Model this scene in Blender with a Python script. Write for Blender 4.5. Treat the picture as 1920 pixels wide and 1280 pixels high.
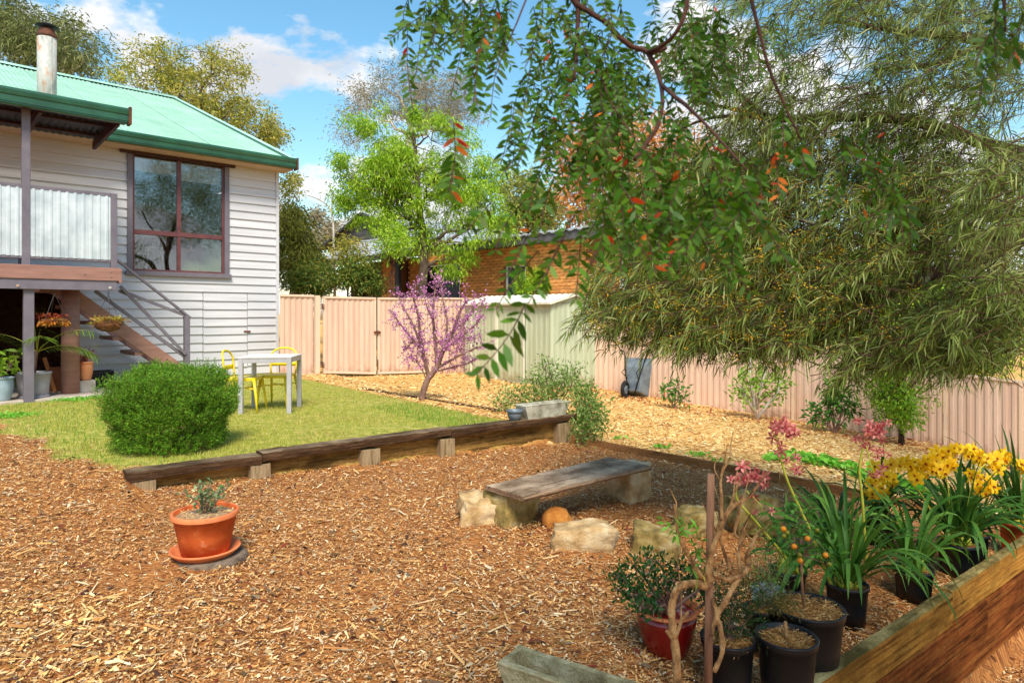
import bpy, bmesh, math, random
import numpy as np
from mathutils import Vector, Matrix, Euler, Quaternion, noise as mnoise
random.seed(7); RNG = np.random.default_rng(11)
for o in list(bpy.data.objects): bpy.data.objects.remove(o)
S = bpy.context.scene
COL = S.collection
R = math.radians
# ------------------------------------------------------------------ camera
F, HX, HY, CZ = 1250.0, 960.0, 587.0, 1.6          # focal length in photo pixels, principal column, horizon row, eye height
cam_d = bpy.data.cameras.new('camera'); cam = bpy.data.objects.new('camera', cam_d); COL.objects.link(cam)
cam.location = (0, 0, CZ); cam.rotation_euler = (R(90), 0, 0)
cam_d.sensor_width = 36; cam_d.lens = F / 1920 * 36
cam_d.shift_y = (HY - 640) / 1920
cam_d.clip_start = 0.05; cam_d.clip_end = 3000
cam_d.dof.use_dof = True; cam_d.dof.focus_distance = 6.0; cam_d.dof.aperture_fstop = 6.3
S.camera = cam
# ------------------------------------------------------------------ world, sun, exposure
SUN_EL, SUN_AZ = 52.0, 172.0      # azimuth clockwise from +Y: the sun stands high behind the camera
W = bpy.data.worlds.new('World'); S.world = W; W.use_nodes = True
nt = W.node_tree; nt.nodes.clear()
def N(tree, kind, **kw):
    n = tree.nodes.new(kind)
    for k, v in kw.items():
        if k == 'ins':
            for a, b in v.items(): n.inputs[a].default_value = b
        else: setattr(n, k, v)
    return n
sky = N(nt, 'ShaderNodeTexSky', sky_type='NISHITA', sun_disc=False, sun_elevation=R(SUN_EL), sun_rotation=R(SUN_AZ), air_density=1.3, dust_density=0.3, ozone_density=2.5)
hs = N(nt, 'ShaderNodeHueSaturation', ins={'Saturation': 1.2, 'Value': 2.0, 'Hue': 0.485})
tc = N(nt, 'ShaderNodeTexCoord')
mp = N(nt, 'ShaderNodeMapping'); mp.inputs['Scale'].default_value = (1, 1, 1.9); mp.inputs['Location'].default_value = (0.961, 6.323, 5.868)
n1 = N(nt, 'ShaderNodeTexNoise', ins={'Scale': 4.2, 'Detail': 10.0, 'Roughness': 0.56, 'Distortion': 0.1})
sx = N(nt, 'ShaderNodeSeparateXYZ')
el = N(nt, 'ShaderNodeMapRange', ins={'From Min': 0.0, 'From Max': 0.5, 'To Min': 0.09, 'To Max': -0.07})
ad = N(nt, 'ShaderNodeMath', operation='ADD')
cr = N(nt, 'ShaderNodeValToRGB'); cr.color_ramp.elements[0].position = 0.505; cr.color_ramp.elements[1].position = 0.565
n2 = N(nt, 'ShaderNodeTexNoise', ins={'Scale': 4.5, 'Detail': 6.0, 'Roughness': 0.5})
c2 = N(nt, 'ShaderNodeValToRGB'); c2.color_ramp.elements[0].position = 0.36; c2.color_ramp.elements[1].position = 0.62
c2.color_ramp.elements[0].color = (7.2, 7.5, 8.2, 1); c2.color_ramp.elements[1].color = (12.0, 11.9, 11.7, 1)
mx = N(nt, 'ShaderNodeMixRGB')
bg = N(nt, 'ShaderNodeBackground', ins={'Strength': 0.07}); wo = N(nt, 'ShaderNodeOutputWorld')
L = nt.links.new
L(sky.outputs[0], hs.inputs['Color']); L(tc.outputs['Generated'], mp.inputs[0]); L(mp.outputs[0], n1.inputs['Vector'])
L(tc.outputs['Generated'], sx.inputs[0]); L(sx.outputs['Z'], el.inputs['Value']); L(n1.outputs['Fac'], ad.inputs[0]); L(el.outputs[0], ad.inputs[1])
L(ad.outputs[0], cr.inputs[0]); L(mp.outputs[0], n2.inputs['Vector']); L(n2.outputs['Fac'], c2.inputs[0])
L(cr.outputs[0], mx.inputs[0]); L(hs.outputs[0], mx.inputs[1]); L(c2.outputs[0], mx.inputs[2]); L(mx.outputs[0], bg.inputs[0]); L(bg.outputs[0], wo.inputs[0])
sun_d = bpy.data.lights.new('sun', 'SUN'); sun = bpy.data.objects.new('sun', sun_d); COL.objects.link(sun)
sun_d.energy = 3.9; sun_d.angle = R(20); sun_d.color = (1.0, 0.92, 0.78)
_az, _el = R(SUN_AZ), R(SUN_EL)
_sv = Vector((math.sin(_az) * math.cos(_el), math.cos(_az) * math.cos(_el), math.sin(_el)))
sun.rotation_euler = _sv.to_track_quat('Z', 'Y').to_euler(); sun.location = _sv * 60
S.view_settings.view_transform = 'Standard'; S.view_settings.look = 'None'; S.view_settings.gamma = 1; S.view_settings.use_curve_mapping = False
S.view_settings.exposure = 0.58
try:
    S.cycles.max_bounces = 8; S.cycles.diffuse_bounces = 3; S.cycles.glossy_bounces = 4; S.cycles.transmission_bounces = 6; S.cycles.transparent_max_bounces = 12; S.cycles.use_denoising = True
except Exception: pass

# ------------------------------------------------------------------ materials
def lin(c): return tuple(((v / 255) / 12.92 if v / 255 <= 0.04045 else ((v / 255 + 0.055) / 1.055) ** 2.4) for v in c) + (1,)
def newmat(name):
    m = bpy.data.materials.new(name); m.use_nodes = True; t = m.node_tree; t.nodes.clear()
    out = N(t, 'ShaderNodeOutputMaterial'); b = N(t, 'ShaderNodeBsdfPrincipled'); t.links.new(b.outputs[0], out.inputs[0])
    return m, t, b, out
def ramp(t, cols):
    r = N(t, 'ShaderNodeValToRGB'); cr = r.color_ramp
    while len(cr.elements) < len(cols): cr.elements.new(0.5)
    for e, (p, c) in zip(cr.elements, cols): e.position = p; e.color = lin(c)
    return r
def surf(name, c1, c2=None, rough=0.6, scale=6.0, stretch=(1, 1, 1), rotz=0.0, bump=0.0, bscale=40.0, metal=0.0, island=0.0, spec=0.4, third=None, detail=6.0, lo=0.35, hi=0.65, coat=0.0):
    """painted or natural surface: two (three) colours mixed by stretched noise, fine relief, per-piece variation"""
    m, t, b, out = newmat(name); LK = t.links.new
    tc = N(t, 'ShaderNodeTexCoord'); mp = N(t, 'ShaderNodeMapping'); mp.inputs['Rotation'].default_value = (0, 0, rotz); mp.vector_type = 'TEXTURE'
    mp.inputs['Scale'].default_value = tuple(1 / s for s in stretch)
    LK(tc.outputs['Object'], mp.inputs[0])
    n = N(t, 'ShaderNodeTexNoise', ins={'Scale': scale, 'Detail': detail, 'Roughness': 0.62})
    LK(mp.outputs[0], n.inputs['Vector'])
    cols = [(lo, c1), (hi, c2 or c1)] if not third else [(lo, c1), ((lo + hi) / 2, c2), (hi, third)]
    r = ramp(t, cols); LK(n.outputs['Fac'], r.inputs[0]); last = r.outputs[0]
    if island:
        g = N(t, 'ShaderNodeNewGeometry'); oi = N(t, 'ShaderNodeObjectInfo'); a = N(t, 'ShaderNodeMath', operation='ADD'); fr = N(t, 'ShaderNodeMath', operation='FRACT')
        LK(g.outputs['Random Per Island'], a.inputs[0]); LK(oi.outputs['Random'], a.inputs[1]); LK(a.outputs[0], fr.inputs[0])
        mr = N(t, 'ShaderNodeMapRange', ins={'To Min': 1 - island, 'To Max': 1 + island}); LK(fr.outputs[0], mr.inputs['Value'])
        h = N(t, 'ShaderNodeHueSaturation'); LK(mr.outputs[0], h.inputs['Value']); LK(last, h.inputs['Color']); last = h.outputs[0]
    LK(last, b.inputs['Base Color'])
    b.inputs['Roughness'].default_value = rough; b.inputs['Metallic'].default_value = metal; b.inputs['Specular IOR Level'].default_value = spec
    if coat: b.inputs['Coat Weight'].default_value = coat
    if bump:
        n3 = N(t, 'ShaderNodeTexNoise', ins={'Scale': bscale, 'Detail': 9.0, 'Roughness': 0.68}); LK(mp.outputs[0], n3.inputs['Vector'])
        bp = N(t, 'ShaderNodeBump', ins={'Strength': bump, 'Distance': 0.02}); LK(n3.outputs['Fac'], bp.inputs['Height']); LK(bp.outputs[0], b.inputs['Normal'])
    return m
def leafm(name, cols, trans=0.35, rough=0.5, spec=0.3):
    rough = max(rough, 0.5); spec = min(spec, 0.25)
    """leaf: colour picked per leaf from a ramp, light passes through"""
    m, t, b, out = newmat(name); LK = t.links.new
    g = N(t, 'ShaderNodeNewGeometry'); oi = N(t, 'ShaderNodeObjectInfo'); a = N(t, 'ShaderNodeMath', operation='ADD'); fr = N(t, 'ShaderNodeMath', operation='FRACT')
    LK(g.outputs['Random Per Island'], a.inputs[0]); LK(oi.outputs['Random'], a.inputs[1]); LK(a.outputs[0], fr.inputs[0])
    k = len(cols); r = ramp(t, [(i / k if i else 0.0, c) for i, c in enumerate(cols)]); r.color_ramp.interpolation = 'LINEAR'
    LK(fr.outputs[0], r.inputs[0]); LK(r.outputs[0], b.inputs['Base Color'])
    b.inputs['Roughness'].default_value = rough; b.inputs['Specular IOR Level'].default_value = spec
    tr = N(t, 'ShaderNodeBsdfTranslucent'); LK(r.outputs[0], tr.inputs[0]); mxs = N(t, 'ShaderNodeMixShader', ins={0: trans})
    LK(b.outputs[0], mxs.inputs[1]); LK(tr.outputs[0], mxs.inputs[2]); LK(mxs.outputs[0], out.inputs[0])
    return m

HA = math.atan2(0.674, 0.7387)          # direction of the house wall in plan
M = {}
M['board'] = surf('grey_weatherboard_paint', (192, 191, 194), (206, 204, 206), 0.55, 2.0, (0.4, 0.4, 8), bump=0.12, bscale=30, island=0.035)
M['trim'] = surf('grey_trim_paint', (104, 97, 106), (117, 110, 118), 0.5, 5, bump=0.08)
M['maroon'] = surf('maroon_window_paint', (92, 52, 54), (110, 66, 66), 0.4, 6)
M['dkmaroon'] = surf('dark_red_rafter_paint', (52, 24, 22), (72, 36, 34), 0.6, 6)
M['brown'] = surf('brown_timber_paint', (142, 102, 90), (160, 118, 104), 0.55, 3, (1, 1, 6), bump=0.15, bscale=25)
M['roof'] = surf('green_corrugated_steel', (134, 174, 150), (152, 190, 168), 0.5, 1.3, bump=0.03, spec=0.3, island=0.05)
M['roofcap'] = surf('pale_green_flashing', (160, 208, 186), (184, 220, 204), 0.42, 2)
M['gutter'] = surf('green_gutter_steel', (24, 74, 52), (36, 92, 66), 0.32, 3, spec=0.6)
M['soffit'] = surf('cream_soffit', (196, 168, 146), (208, 180, 158), 0.7, 3)
M['zinc'] = surf('zinc_corrugated_sheet', (186, 196, 198), (222, 228, 228), 0.35, 3, (1, 1, 1), metal=0.35, spec=0.5)
M['galv'] = surf('weathered_galvanised_flue', (150, 152, 146), (186, 186, 178), 0.5, 9, (1, 1, 0.4), third=(176, 116, 66), bump=0.1, metal=0.0, lo=0.34, hi=0.68)
M['rust'] = surf('rusty_iron', (70, 40, 28), (110, 62, 38), 0.8, 12, bump=0.3)
M['fence'] = surf('beige_steel_fence', (206, 170, 146), (220, 188, 164), 0.5, 5, (1, 1, .15), spec=0.4, island=0.0, bump=0.02)
M['fencetrim'] = surf('beige_fence_rail', (218, 188, 160), (226, 198, 172), 0.5, 2)
M['shed'] = surf('pale_green_shed_steel', (170, 178, 146), (192, 198, 168), 0.5, 5, (1, 1, .15), spec=0.4)
def dirty(m, col, reach):
    """soil splashed up the foot of each sheet, with a ragged upper edge"""
    t = m.node_tree; b = next(n for n in t.nodes if n.type == 'BSDF_PRINCIPLED'); src = b.inputs['Base Color'].links[0].from_socket; LK = t.links.new
    tc = N(t, 'ShaderNodeTexCoord'); sx = N(t, 'ShaderNodeSeparateXYZ'); LK(tc.outputs['Generated'], sx.inputs[0]); n = N(t, 'ShaderNodeTexNoise', ins={'Scale': 7.0, 'Detail': 8.0, 'Roughness': .7}); LK(tc.outputs['Object'], n.inputs['Vector'])
    a = N(t, 'ShaderNodeMath', operation='MULTIPLY_ADD'); a.inputs[1].default_value = -.45; LK(n.outputs['Fac'], a.inputs[0]); LK(sx.outputs['Z'], a.inputs[2]); mr = N(t, 'ShaderNodeMapRange', ins={'From Min': -.22, 'From Max': reach - .2, 'To Min': .75, 'To Max': 0.0}); LK(a.outputs[0], mr.inputs['Value'])
    mx_ = N(t, 'ShaderNodeMixRGB'); mx_.inputs[2].default_value = lin(col); LK(mr.outputs[0], mx_.inputs[0]); LK(src, mx_.inputs[1]); LK(mx_.outputs[0], b.inputs['Base Color'])
dirty(M['fence'], (150, 110, 84), .12); dirty(M['shed'], (142, 124, 84), .12)
M['shedw'] = surf('cream_shed_trim', (212, 208, 186), (226, 222, 204), 0.5, 3)
M['concrete'] = surf('mossy_concrete', (120, 116, 96), (172, 166, 146), 0.9, 7, third=(198, 194, 176), bump=0.5, bscale=60)
M['oldconc'] = surf('weathered_trough_concrete', (92, 78, 48), (150, 142, 106), 0.92, 9, third=(196, 184, 160), bump=0.7, bscale=80, lo=0.3, hi=0.72)
M['slab'] = surf('pale_concrete_slab', (168, 152, 136), (196, 182, 168), 0.9, 3, bump=0.2)
M['terra'] = surf('terracotta', (176, 76, 30), (196, 94, 44), 0.75, 9, third=(222, 162, 122), bump=0.15, spec=0.2, lo=.38, hi=.80)
M['terrarim'] = surf('terracotta_pale_rim', (196, 104, 56), (212, 126, 76), 0.7, 8, bump=0.1)
M['redglaze'] = surf('red_glazed_ceramic', (112, 14, 14), (138, 24, 20), 0.25, 3, coat=0.4, spec=0.5)
M['blackpl'] = surf('black_plastic', (16, 17, 20), (24, 25, 28), 0.42, 8, spec=0.4)
M['greypl'] = surf('grey_plastic', (150, 148, 156), (164, 160, 168), 0.5, 5)
M['bluepot'] = surf('pale_blue_glazed_pot', (140, 162, 172), (164, 182, 190), 0.35, 5)
M['barrow'] = surf('grey_barrow_steel', (92, 104, 112), (122, 132, 138), 0.45, 5, metal=0.2)
M['tyre'] = surf('black_rubber', (20, 20, 20), (34, 32, 30), 0.85, 10)
M['yellow'] = surf('yellow_chair_paint', (224, 196, 20), (238, 214, 40), 0.35, 6, spec=0.5)
M['tablegrey'] = surf('grey_table_paint', (166, 162, 164), (180, 176, 178), 0.4, 6)
M['tabletop'] = surf('pale_table_top', (214, 204, 198), (226, 218, 212), 0.45, 10)
M['tile'] = surf('slate_roof_tile', (150, 152, 160), (178, 180, 188), 0.45, 5, island=0.12, spec=0.6)
M['gable'] = surf('dark_gable_cladding', (84, 80, 84), (100, 96, 100), 0.6, 4)
M['gabledark'] = surf('dark_fascia_and_shade', (38, 34, 38), (50, 46, 50), 0.5, 4)
M['brick'] = surf('orange_brick', (214, 132, 62), (238, 170, 98), 0.85, 14, island=0.22, bump=0.3, bscale=70)
M['mortar'] = surf('dark_mortar', (130, 78, 46), (150, 98, 64), 0.95, 12)
M['bark'] = surf('grey_brown_bark', (70, 56, 46), (112, 94, 78), 0.9, 14, (1, 1, 0.25), bump=0.6, bscale=50)
M['lichen'] = surf('lichened_bark', (52, 36, 28), (74, 52, 38), 0.9, 7, third=(150, 156, 124), bump=0.6, bscale=40, lo=0.4, hi=0.66)
M['redbark'] = surf('dark_reddish_bark', (58, 34, 26), (92, 58, 44), 0.9, 14, bump=0.5)
M['palebark'] = surf('pale_gum_bark', (168, 154, 140), (206, 196, 182), 0.8, 5, bump=0.2)
M['tanbark'] = surf('tan_smooth_bark', (110, 74, 42), (180, 132, 80), 0.85, 26, (1, 1, 0.6), bump=0.8, bscale=70, third=(206, 164, 110), lo=.36, hi=.66)
M['stake'] = surf('weathered_stake_wood', (132, 90, 64), (174, 128, 96), 0.85, 8, (6, 6, 0.6), bump=0.5, bscale=30)
def wood(name, cs, ang, sc=3.0, dark=None, bump=0.5, top=None, stain=0.35):
    """sawn timber: long grain, cracks, blotchy stains, and weathering on faces that look up"""
    m, t, b, out = newmat(name); LK = t.links.new
    tc = N(t, 'ShaderNodeTexCoord'); ro = N(t, 'ShaderNodeMapping'); ro.vector_type = 'POINT'; ro.inputs['Rotation'].default_value = (0, 0, -ang); LK(tc.outputs['Object'], ro.inputs[0])
    oi = N(t, 'ShaderNodeObjectInfo'); of = N(t, 'ShaderNodeVectorMath', operation='MULTIPLY_ADD'); of.inputs[1].default_value = (37, 17, 11)
    cx = N(t, 'ShaderNodeCombineXYZ'); [LK(oi.outputs['Random'], cx.inputs[i]) for i in range(3)]; LK(cx.outputs[0], of.inputs[0]); LK(ro.outputs[0], of.inputs[2])
    def noise(s_, st, det=6.0, r_=.6):
        mp = N(t, 'ShaderNodeMapping'); mp.inputs['Scale'].default_value = st; LK(of.outputs[0], mp.inputs[0]); n = N(t, 'ShaderNodeTexNoise', ins={'Scale': s_, 'Detail': det, 'Roughness': r_}); LK(mp.outputs[0], n.inputs['Vector']); return n
    g1 = noise(sc * 9, (.045, 1.5, 1.5), 9, .68); r = ramp(t, [(0.32, cs[0]), (0.5, cs[1]), (0.68, cs[2] if len(cs) > 2 else cs[1])]); LK(g1.outputs['Fac'], r.inputs[0])
    g2 = noise(34, (.05, 1, 1), 3); cr_ = N(t, 'ShaderNodeMapRange', ins={'From Min': .30, 'From Max': .42, 'To Min': .35, 'To Max': 1.0}); LK(g2.outputs['Fac'], cr_.inputs['Value'])
    g3 = noise(3.2, (.6, 1, 1.4), 7, .7); st = N(t, 'ShaderNodeMapRange', ins={'From Min': .38, 'From Max': .62, 'To Min': 1 - stain, 'To Max': 1.12}); LK(g3.outputs['Fac'], st.inputs['Value'])
    kp_ = N(t, 'ShaderNodeMapping'); kp_.inputs['Scale'].default_value = (1.2, 5, 5); LK(of.outputs[0], kp_.inputs[0]); kn = N(t, 'ShaderNodeTexVoronoi', ins={'Scale': 1.6}); LK(kp_.outputs[0], kn.inputs['Vector']); kr = N(t, 'ShaderNodeMapRange', ins={'From Min': .06, 'From Max': .14, 'To Min': .45, 'To Max': 1.0}); LK(kn.outputs['Distance'], kr.inputs['Value'])
    g4 = noise(90, (.5, 1, 1), 4); st4 = N(t, 'ShaderNodeMapRange', ins={'From Min': .3, 'From Max': .7, 'To Min': .8, 'To Max': 1.2}); LK(g4.outputs['Fac'], st4.inputs['Value'])
    mu = N(t, 'ShaderNodeMath', operation='MULTIPLY'); LK(cr_.outputs[0], mu.inputs[0]); LK(st.outputs[0], mu.inputs[1]); mu2 = N(t, 'ShaderNodeMath', operation='MULTIPLY'); kk = N(t, 'ShaderNodeMath', operation='MULTIPLY'); LK(st4.outputs[0], kk.inputs[0]); LK(kr.outputs[0], kk.inputs[1]); LK(mu.outputs[0], mu2.inputs[0]); LK(kk.outputs[0], mu2.inputs[1])
    last = r.outputs[0]
    if top:
        gm = N(t, 'ShaderNodeNewGeometry'); sx = N(t, 'ShaderNodeSeparateXYZ'); LK(gm.outputs['Normal'], sx.inputs[0]); mr = N(t, 'ShaderNodeMapRange', ins={'From Min': .6, 'From Max': .9}); LK(sx.outputs['Z'], mr.inputs['Value'])
        rt = ramp(t, [(0.35, top[0]), (0.62, top[1])]); LK(g3.outputs['Fac'], rt.inputs[0]); mm = N(t, 'ShaderNodeMixRGB'); LK(mr.outputs[0], mm.inputs[0]); LK(last, mm.inputs[1]); LK(rt.outputs[0], mm.inputs[2]); last = mm.outputs[0]
    h = N(t, 'ShaderNodeHueSaturation'); LK(last, h.inputs['Color']); LK(mu2.outputs[0], h.inputs['Value']); LK(h.outputs[0], b.inputs['Base Color'])
    b.inputs['Roughness'].default_value = .92; b.inputs['Specular IOR Level'].default_value = .06
    bp = N(t, 'ShaderNodeBump', ins={'Strength': bump, 'Distance': 0.006}); LK(mu2.outputs[0], bp.inputs['Height']); LK(bp.outputs[0], b.inputs['Normal'])
    return m
WA = math.atan2(2.84, 3.97)
M['cap'] = wood('weathered_dark_sleeper', [(52, 36, 24), (84, 60, 42), (112, 86, 64)], WA, 5, top=((84, 66, 50), (136, 116, 92)))
M['sleeper'] = wood('treated_pine_sleeper', [(96, 68, 36), (146, 112, 60), (176, 140, 84)], WA, 4, stain=.6)
M['postw'] = surf('treated_pine_post', (128, 104, 74), (162, 138, 104), 0.85, 5, (5, 5, 0.5), bump=0.5, bscale=20, third=(112, 92, 58), island=0.08)
RA = math.atan2(1.8, 2.32)
M['newsleeper'] = wood('mossy_pine_sleeper', [(104, 66, 28), (166, 116, 50), (176, 140, 66)], RA, 3.2, top=((120, 104, 56), (176, 156, 104)), stain=.55)
M['newsleeper2'] = wood('reddish_pine_sleeper', [(70, 34, 16), (128, 70, 32), (150, 100, 48)], RA, 3.0, stain=.6)
M['sleepertop'] = wood('grey_green_sleeper_top', [(112, 92, 52), (156, 134, 88), (172, 154, 110)], RA, 5)
EA = math.atan2(-1.56, 2.95)
M['edging'] = wood('thin_pine_edging', [(104, 66, 38), (150, 104, 64), (128, 92, 54)], EA, 4)
M['bench'] = wood('weathered_grey_plank', [(96, 70, 50), (136, 108, 84), (166, 140, 114)], math.atan2(.94, 1.08), 6, top=((104, 80, 60), (172, 150, 126)), stain=.25)
M['sand'] = surf('sandstone', (132, 100, 60), (188, 154, 106), 0.95, 6, third=(216, 194, 156), bump=1.0, bscale=22, lo=0.3, hi=0.66)
M['sandmoss'] = surf('mossy_sandstone', (84, 74, 36), (146, 122, 66), 0.95, 6, third=(186, 168, 124), bump=0.9, bscale=18, lo=0.32, hi=0.66)
M['ochre'] = surf('ochre_stone', (158, 92, 30), (196, 132, 58), 0.95, 12, bump=0.9, bscale=45)
M['coir'] = surf('coir_fibre', (112, 66, 34), (160, 104, 60), 0.95, 30, (1, 1, 1), bump=1.0, bscale=60)
M['soil'] = surf('straw_topped_soil', (104, 60, 24), (176, 124, 66), 0.95, 30, bump=1.0, bscale=60)
M['grit'] = surf('pale_potting_grit', (150, 116, 84), (190, 158, 122), 0.95, 60, bump=0.8, bscale=90)
M['stump'] = surf('grey_stump_wood', (70, 56, 44), (132, 114, 96), 0.95, 16, bump=0.8)
M['wire'] = surf('galvanised_wire', (70, 66, 62), (90, 86, 82), 0.5, 8, metal=0.6)
M['screw'] = surf('steel_screw', (90, 86, 84), (110, 106, 104), 0.5, 8, metal=0.5)
M['timberint'] = surf('honey_timber', (160, 96, 44), (190, 122, 62), 0.5, 4)
M['white'] = surf('white_paint', (222, 220, 216), (232, 230, 226), 0.5, 4)
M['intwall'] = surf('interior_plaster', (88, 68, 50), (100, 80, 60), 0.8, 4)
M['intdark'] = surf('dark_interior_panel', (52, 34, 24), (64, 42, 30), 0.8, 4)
M['fruit'] = surf('orange_kumquat_skin', (216, 120, 12), (232, 144, 24), 0.45, 8)
M['fruitg'] = surf('green_kumquat_skin', (104, 112, 24), (140, 130, 30), 0.45, 8)
M['card'] = surf('rust_brown_box_board', (120, 62, 34), (142, 78, 46), 0.8, 4)
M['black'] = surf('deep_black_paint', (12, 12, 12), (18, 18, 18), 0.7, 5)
M['litter'] = surf('litter_white', (214, 208, 200), (226, 220, 212), 0.7, 5)
def glassm():
    m, t, b, out = newmat('window_glass'); LK = t.links.new
    gl = N(t, 'ShaderNodeBsdfGlossy', ins={'Roughness': 0.015, 'Color': (0.86, 0.90, 0.94, 1)}); tr = N(t, 'ShaderNodeBsdfTransparent', ins={'Color': (0.82, 0.82, 0.80, 1)})
    fr = N(t, 'ShaderNodeFresnel', ins={'IOR': 1.5}); mr = N(t, 'ShaderNodeMapRange', ins={'From Min': 0.0, 'From Max': 1.0, 'To Min': 0.13, 'To Max': 1.0})
    tcn = N(t, 'ShaderNodeTexCoord'); nz = N(t, 'ShaderNodeTexNoise', ins={'Scale': 1.7, 'Detail': 1.0}); bp = N(t, 'ShaderNodeBump', ins={'Strength': 0.012, 'Distance': 0.2})
    LK(tcn.outputs['Object'], nz.inputs['Vector']); LK(nz.outputs['Fac'], bp.inputs['Height']); LK(bp.outputs[0], gl.inputs['Normal'])
    ms = N(t, 'ShaderNodeMixShader'); LK(fr.outputs[0], mr.inputs['Value']); LK(mr.outputs[0], ms.inputs[0]); LK(tr.outputs[0], ms.inputs[1]); LK(gl.outputs[0], ms.inputs[2]); LK(ms.outputs[0], out.inputs[0])
    return m
M['glass'] = glassm()
# leaves
M['l_rosemary'] = leafm('rosemary_needles', [(40, 80, 18), (92, 146, 28), (148, 200, 56), (66, 116, 24), (116, 168, 40), (110, 116, 44)], 0.3)
M['l_fore'] = leafm('overhanging_leaflets', [(50, 92, 14), (72, 116, 20), (58, 104, 16), (96, 136, 30), (42, 80, 14), (84, 108, 24)], 0.4, 0.5)
M['l_red'] = leafm('red_young_leaflets', [(196, 40, 20), (214, 88, 30), (170, 60, 24), (220, 120, 40)], 0.45, 0.4)
M['l_acacia'] = leafm('narrow_grey_green_leaves', [(82, 108, 40), (116, 138, 56), (142, 154, 66), (66, 90, 36), (170, 176, 112), (100, 120, 44)], 0.34, 0.5)
M['l_blossom'] = leafm('yellow_blossom', [(232, 180, 40), (244, 200, 60), (216, 164, 40)], 0.4, 0.8)
M['l_bright'] = leafm('bright_spring_leaves', [(150, 190, 40), (178, 208, 56), (200, 222, 84), (160, 196, 48), (128, 170, 38)], 0.45)
M['l_gum'] = leafm('gum_leaves', [(104, 116, 60), (132, 140, 80), (158, 158, 104), (120, 128, 72)], 0.35)
M['l_euc'] = leafm('grey_eucalypt_leaves', [(140, 138, 108), (166, 160, 130), (124, 126, 94), (180, 170, 146)], 0.35)
M['l_olive'] = leafm('olive_yellow_leaves', [(130, 140, 50), (164, 168, 66), (190, 186, 90), (112, 126, 48), (204, 182, 84)], 0.4)
M['l_dark'] = leafm('dark_shrub_leaves', [(74, 104, 36), (98, 126, 46), (126, 138, 54), (158, 144, 60), (82, 110, 44)], 0.35)
M['l_cypress'] = leafm('feathery_olive_foliage', [(98, 108, 42), (122, 130, 54), (142, 146, 64)], 0.35)
M['l_orange'] = leafm('orange_autumn_leaves', [(216, 160, 90), (226, 176, 104), (200, 136, 76)], 0.4)
M['l_round'] = leafm('yellow_green_leaves', [(150, 158, 76), (176, 178, 98), (132, 142, 64)], 0.35)
M['l_maple'] = leafm('fresh_maple_leaves', [(110, 160, 34), (140, 186, 44), (88, 136, 30), (166, 200, 64)], 0.45)
M['l_citrus'] = leafm('glossy_citrus_leaves', [(56, 104, 32), (80, 132, 44), (104, 156, 58), (62, 112, 36)], 0.3)
M['l_shrub'] = leafm('pale_shrub_leaves', [(100, 134, 56), (134, 164, 78), (168, 188, 112), (114, 144, 60)], 0.4)
M['l_orchid'] = leafm('orchid_strap_leaves', [(50, 92, 26), (76, 120, 36), (100, 142, 54), (60, 102, 30)], 0.28)
M['l_orchidd'] = leafm('dark_orchid_strap_leaves', [(34, 72, 22), (50, 92, 28), (70, 112, 38)], 0.25)
M['l_jade'] = leafm('jade_leaves', [(24, 56, 20), (36, 76, 28), (48, 92, 38)], 0.15, 0.35, 0.5)
M['l_fern'] = leafm('fine_dark_foliage', [(44, 72, 30), (60, 92, 38), (36, 60, 26)], 0.3)
M['l_palm'] = leafm('palm_leaflets', [(92, 120, 36), (118, 144, 50), (76, 104, 32)], 0.35)
M['l_lime'] = leafm('lime_leaves', [(128, 160, 40), (150, 182, 54), (112, 146, 40)], 0.4)
M['l_ground'] = leafm('low_green_leaves', [(100, 170, 44), (124, 194, 60), (142, 204, 74)], 0.4)
M['l_red2'] = leafm('dry_red_fronds', [(150, 60, 40), (178, 96, 50), (120, 44, 34)], 0.3)
M['l_amber'] = leafm('amber_succulent', [(200, 120, 40), (184, 96, 30), (210, 148, 60), (150, 120, 50)], 0.3)
M['f_yellow'] = leafm('yellow_petals', [(250, 206, 24), (254, 220, 52), (244, 192, 16)], 0.4, 0.5)
M['f_lip'] = leafm('maroon_orchid_lip', [(150, 60, 10), (130, 40, 20)], 0.2)
M['f_pink'] = leafm('dusty_pink_petals', [(214, 126, 116), (228, 154, 142), (190, 96, 92)], 0.35, 0.5)
M['f_pinklip'] = leafm('crimson_orchid_lip', [(140, 20, 50), (170, 40, 70)], 0.2)
M['f_redbud'] = leafm('magenta_blossom', [(204, 116, 186), (220, 146, 200), (182, 90, 164), (232, 178, 216)], 0.35, 0.6)
M['stemgreen'] = surf('yellow_green_stem', (150, 150, 40), (176, 176, 62), 0.5, 8)
M['stemdark'] = surf('purple_brown_stem', (104, 76, 66), (146, 112, 98), 0.8, 9, bump=0.3)
def grassm():
    m = leafm('grass_blades', [(160, 170, 56), (186, 186, 78), (208, 198, 108), (140, 160, 50), (218, 202, 130), (172, 176, 66)], 0.35, 0.6)
    return m
M['grass'] = grassm()
M['grassg'] = leafm('lush_edge_grass', [(90, 150, 34), (110, 170, 44), (76, 130, 30)], 0.35, 0.6)
M['chipb'] = leafm('brown_wood_chips', [(112, 64, 32), (204, 146, 84), (216, 172, 112), (132, 78, 40), (238, 208, 156), (164, 102, 54), (210, 152, 88), (78, 46, 28), (242, 220, 178), (184, 126, 70), (108, 60, 32), (220, 172, 106)], 0.0, 0.8, 0.2)
M['chipy'] = leafm('pale_wood_chips', [(226, 184, 112), (238, 208, 140), (204, 150, 80), (244, 222, 168), (216, 168, 100), (160, 106, 56)], 0.0, 0.85, 0.2)
M['chipr'] = leafm('reddish_leaf_litter', [(150, 58, 34), (176, 86, 50), (126, 44, 30), (196, 120, 72)], 0.1, 0.85, 0.2)
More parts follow.
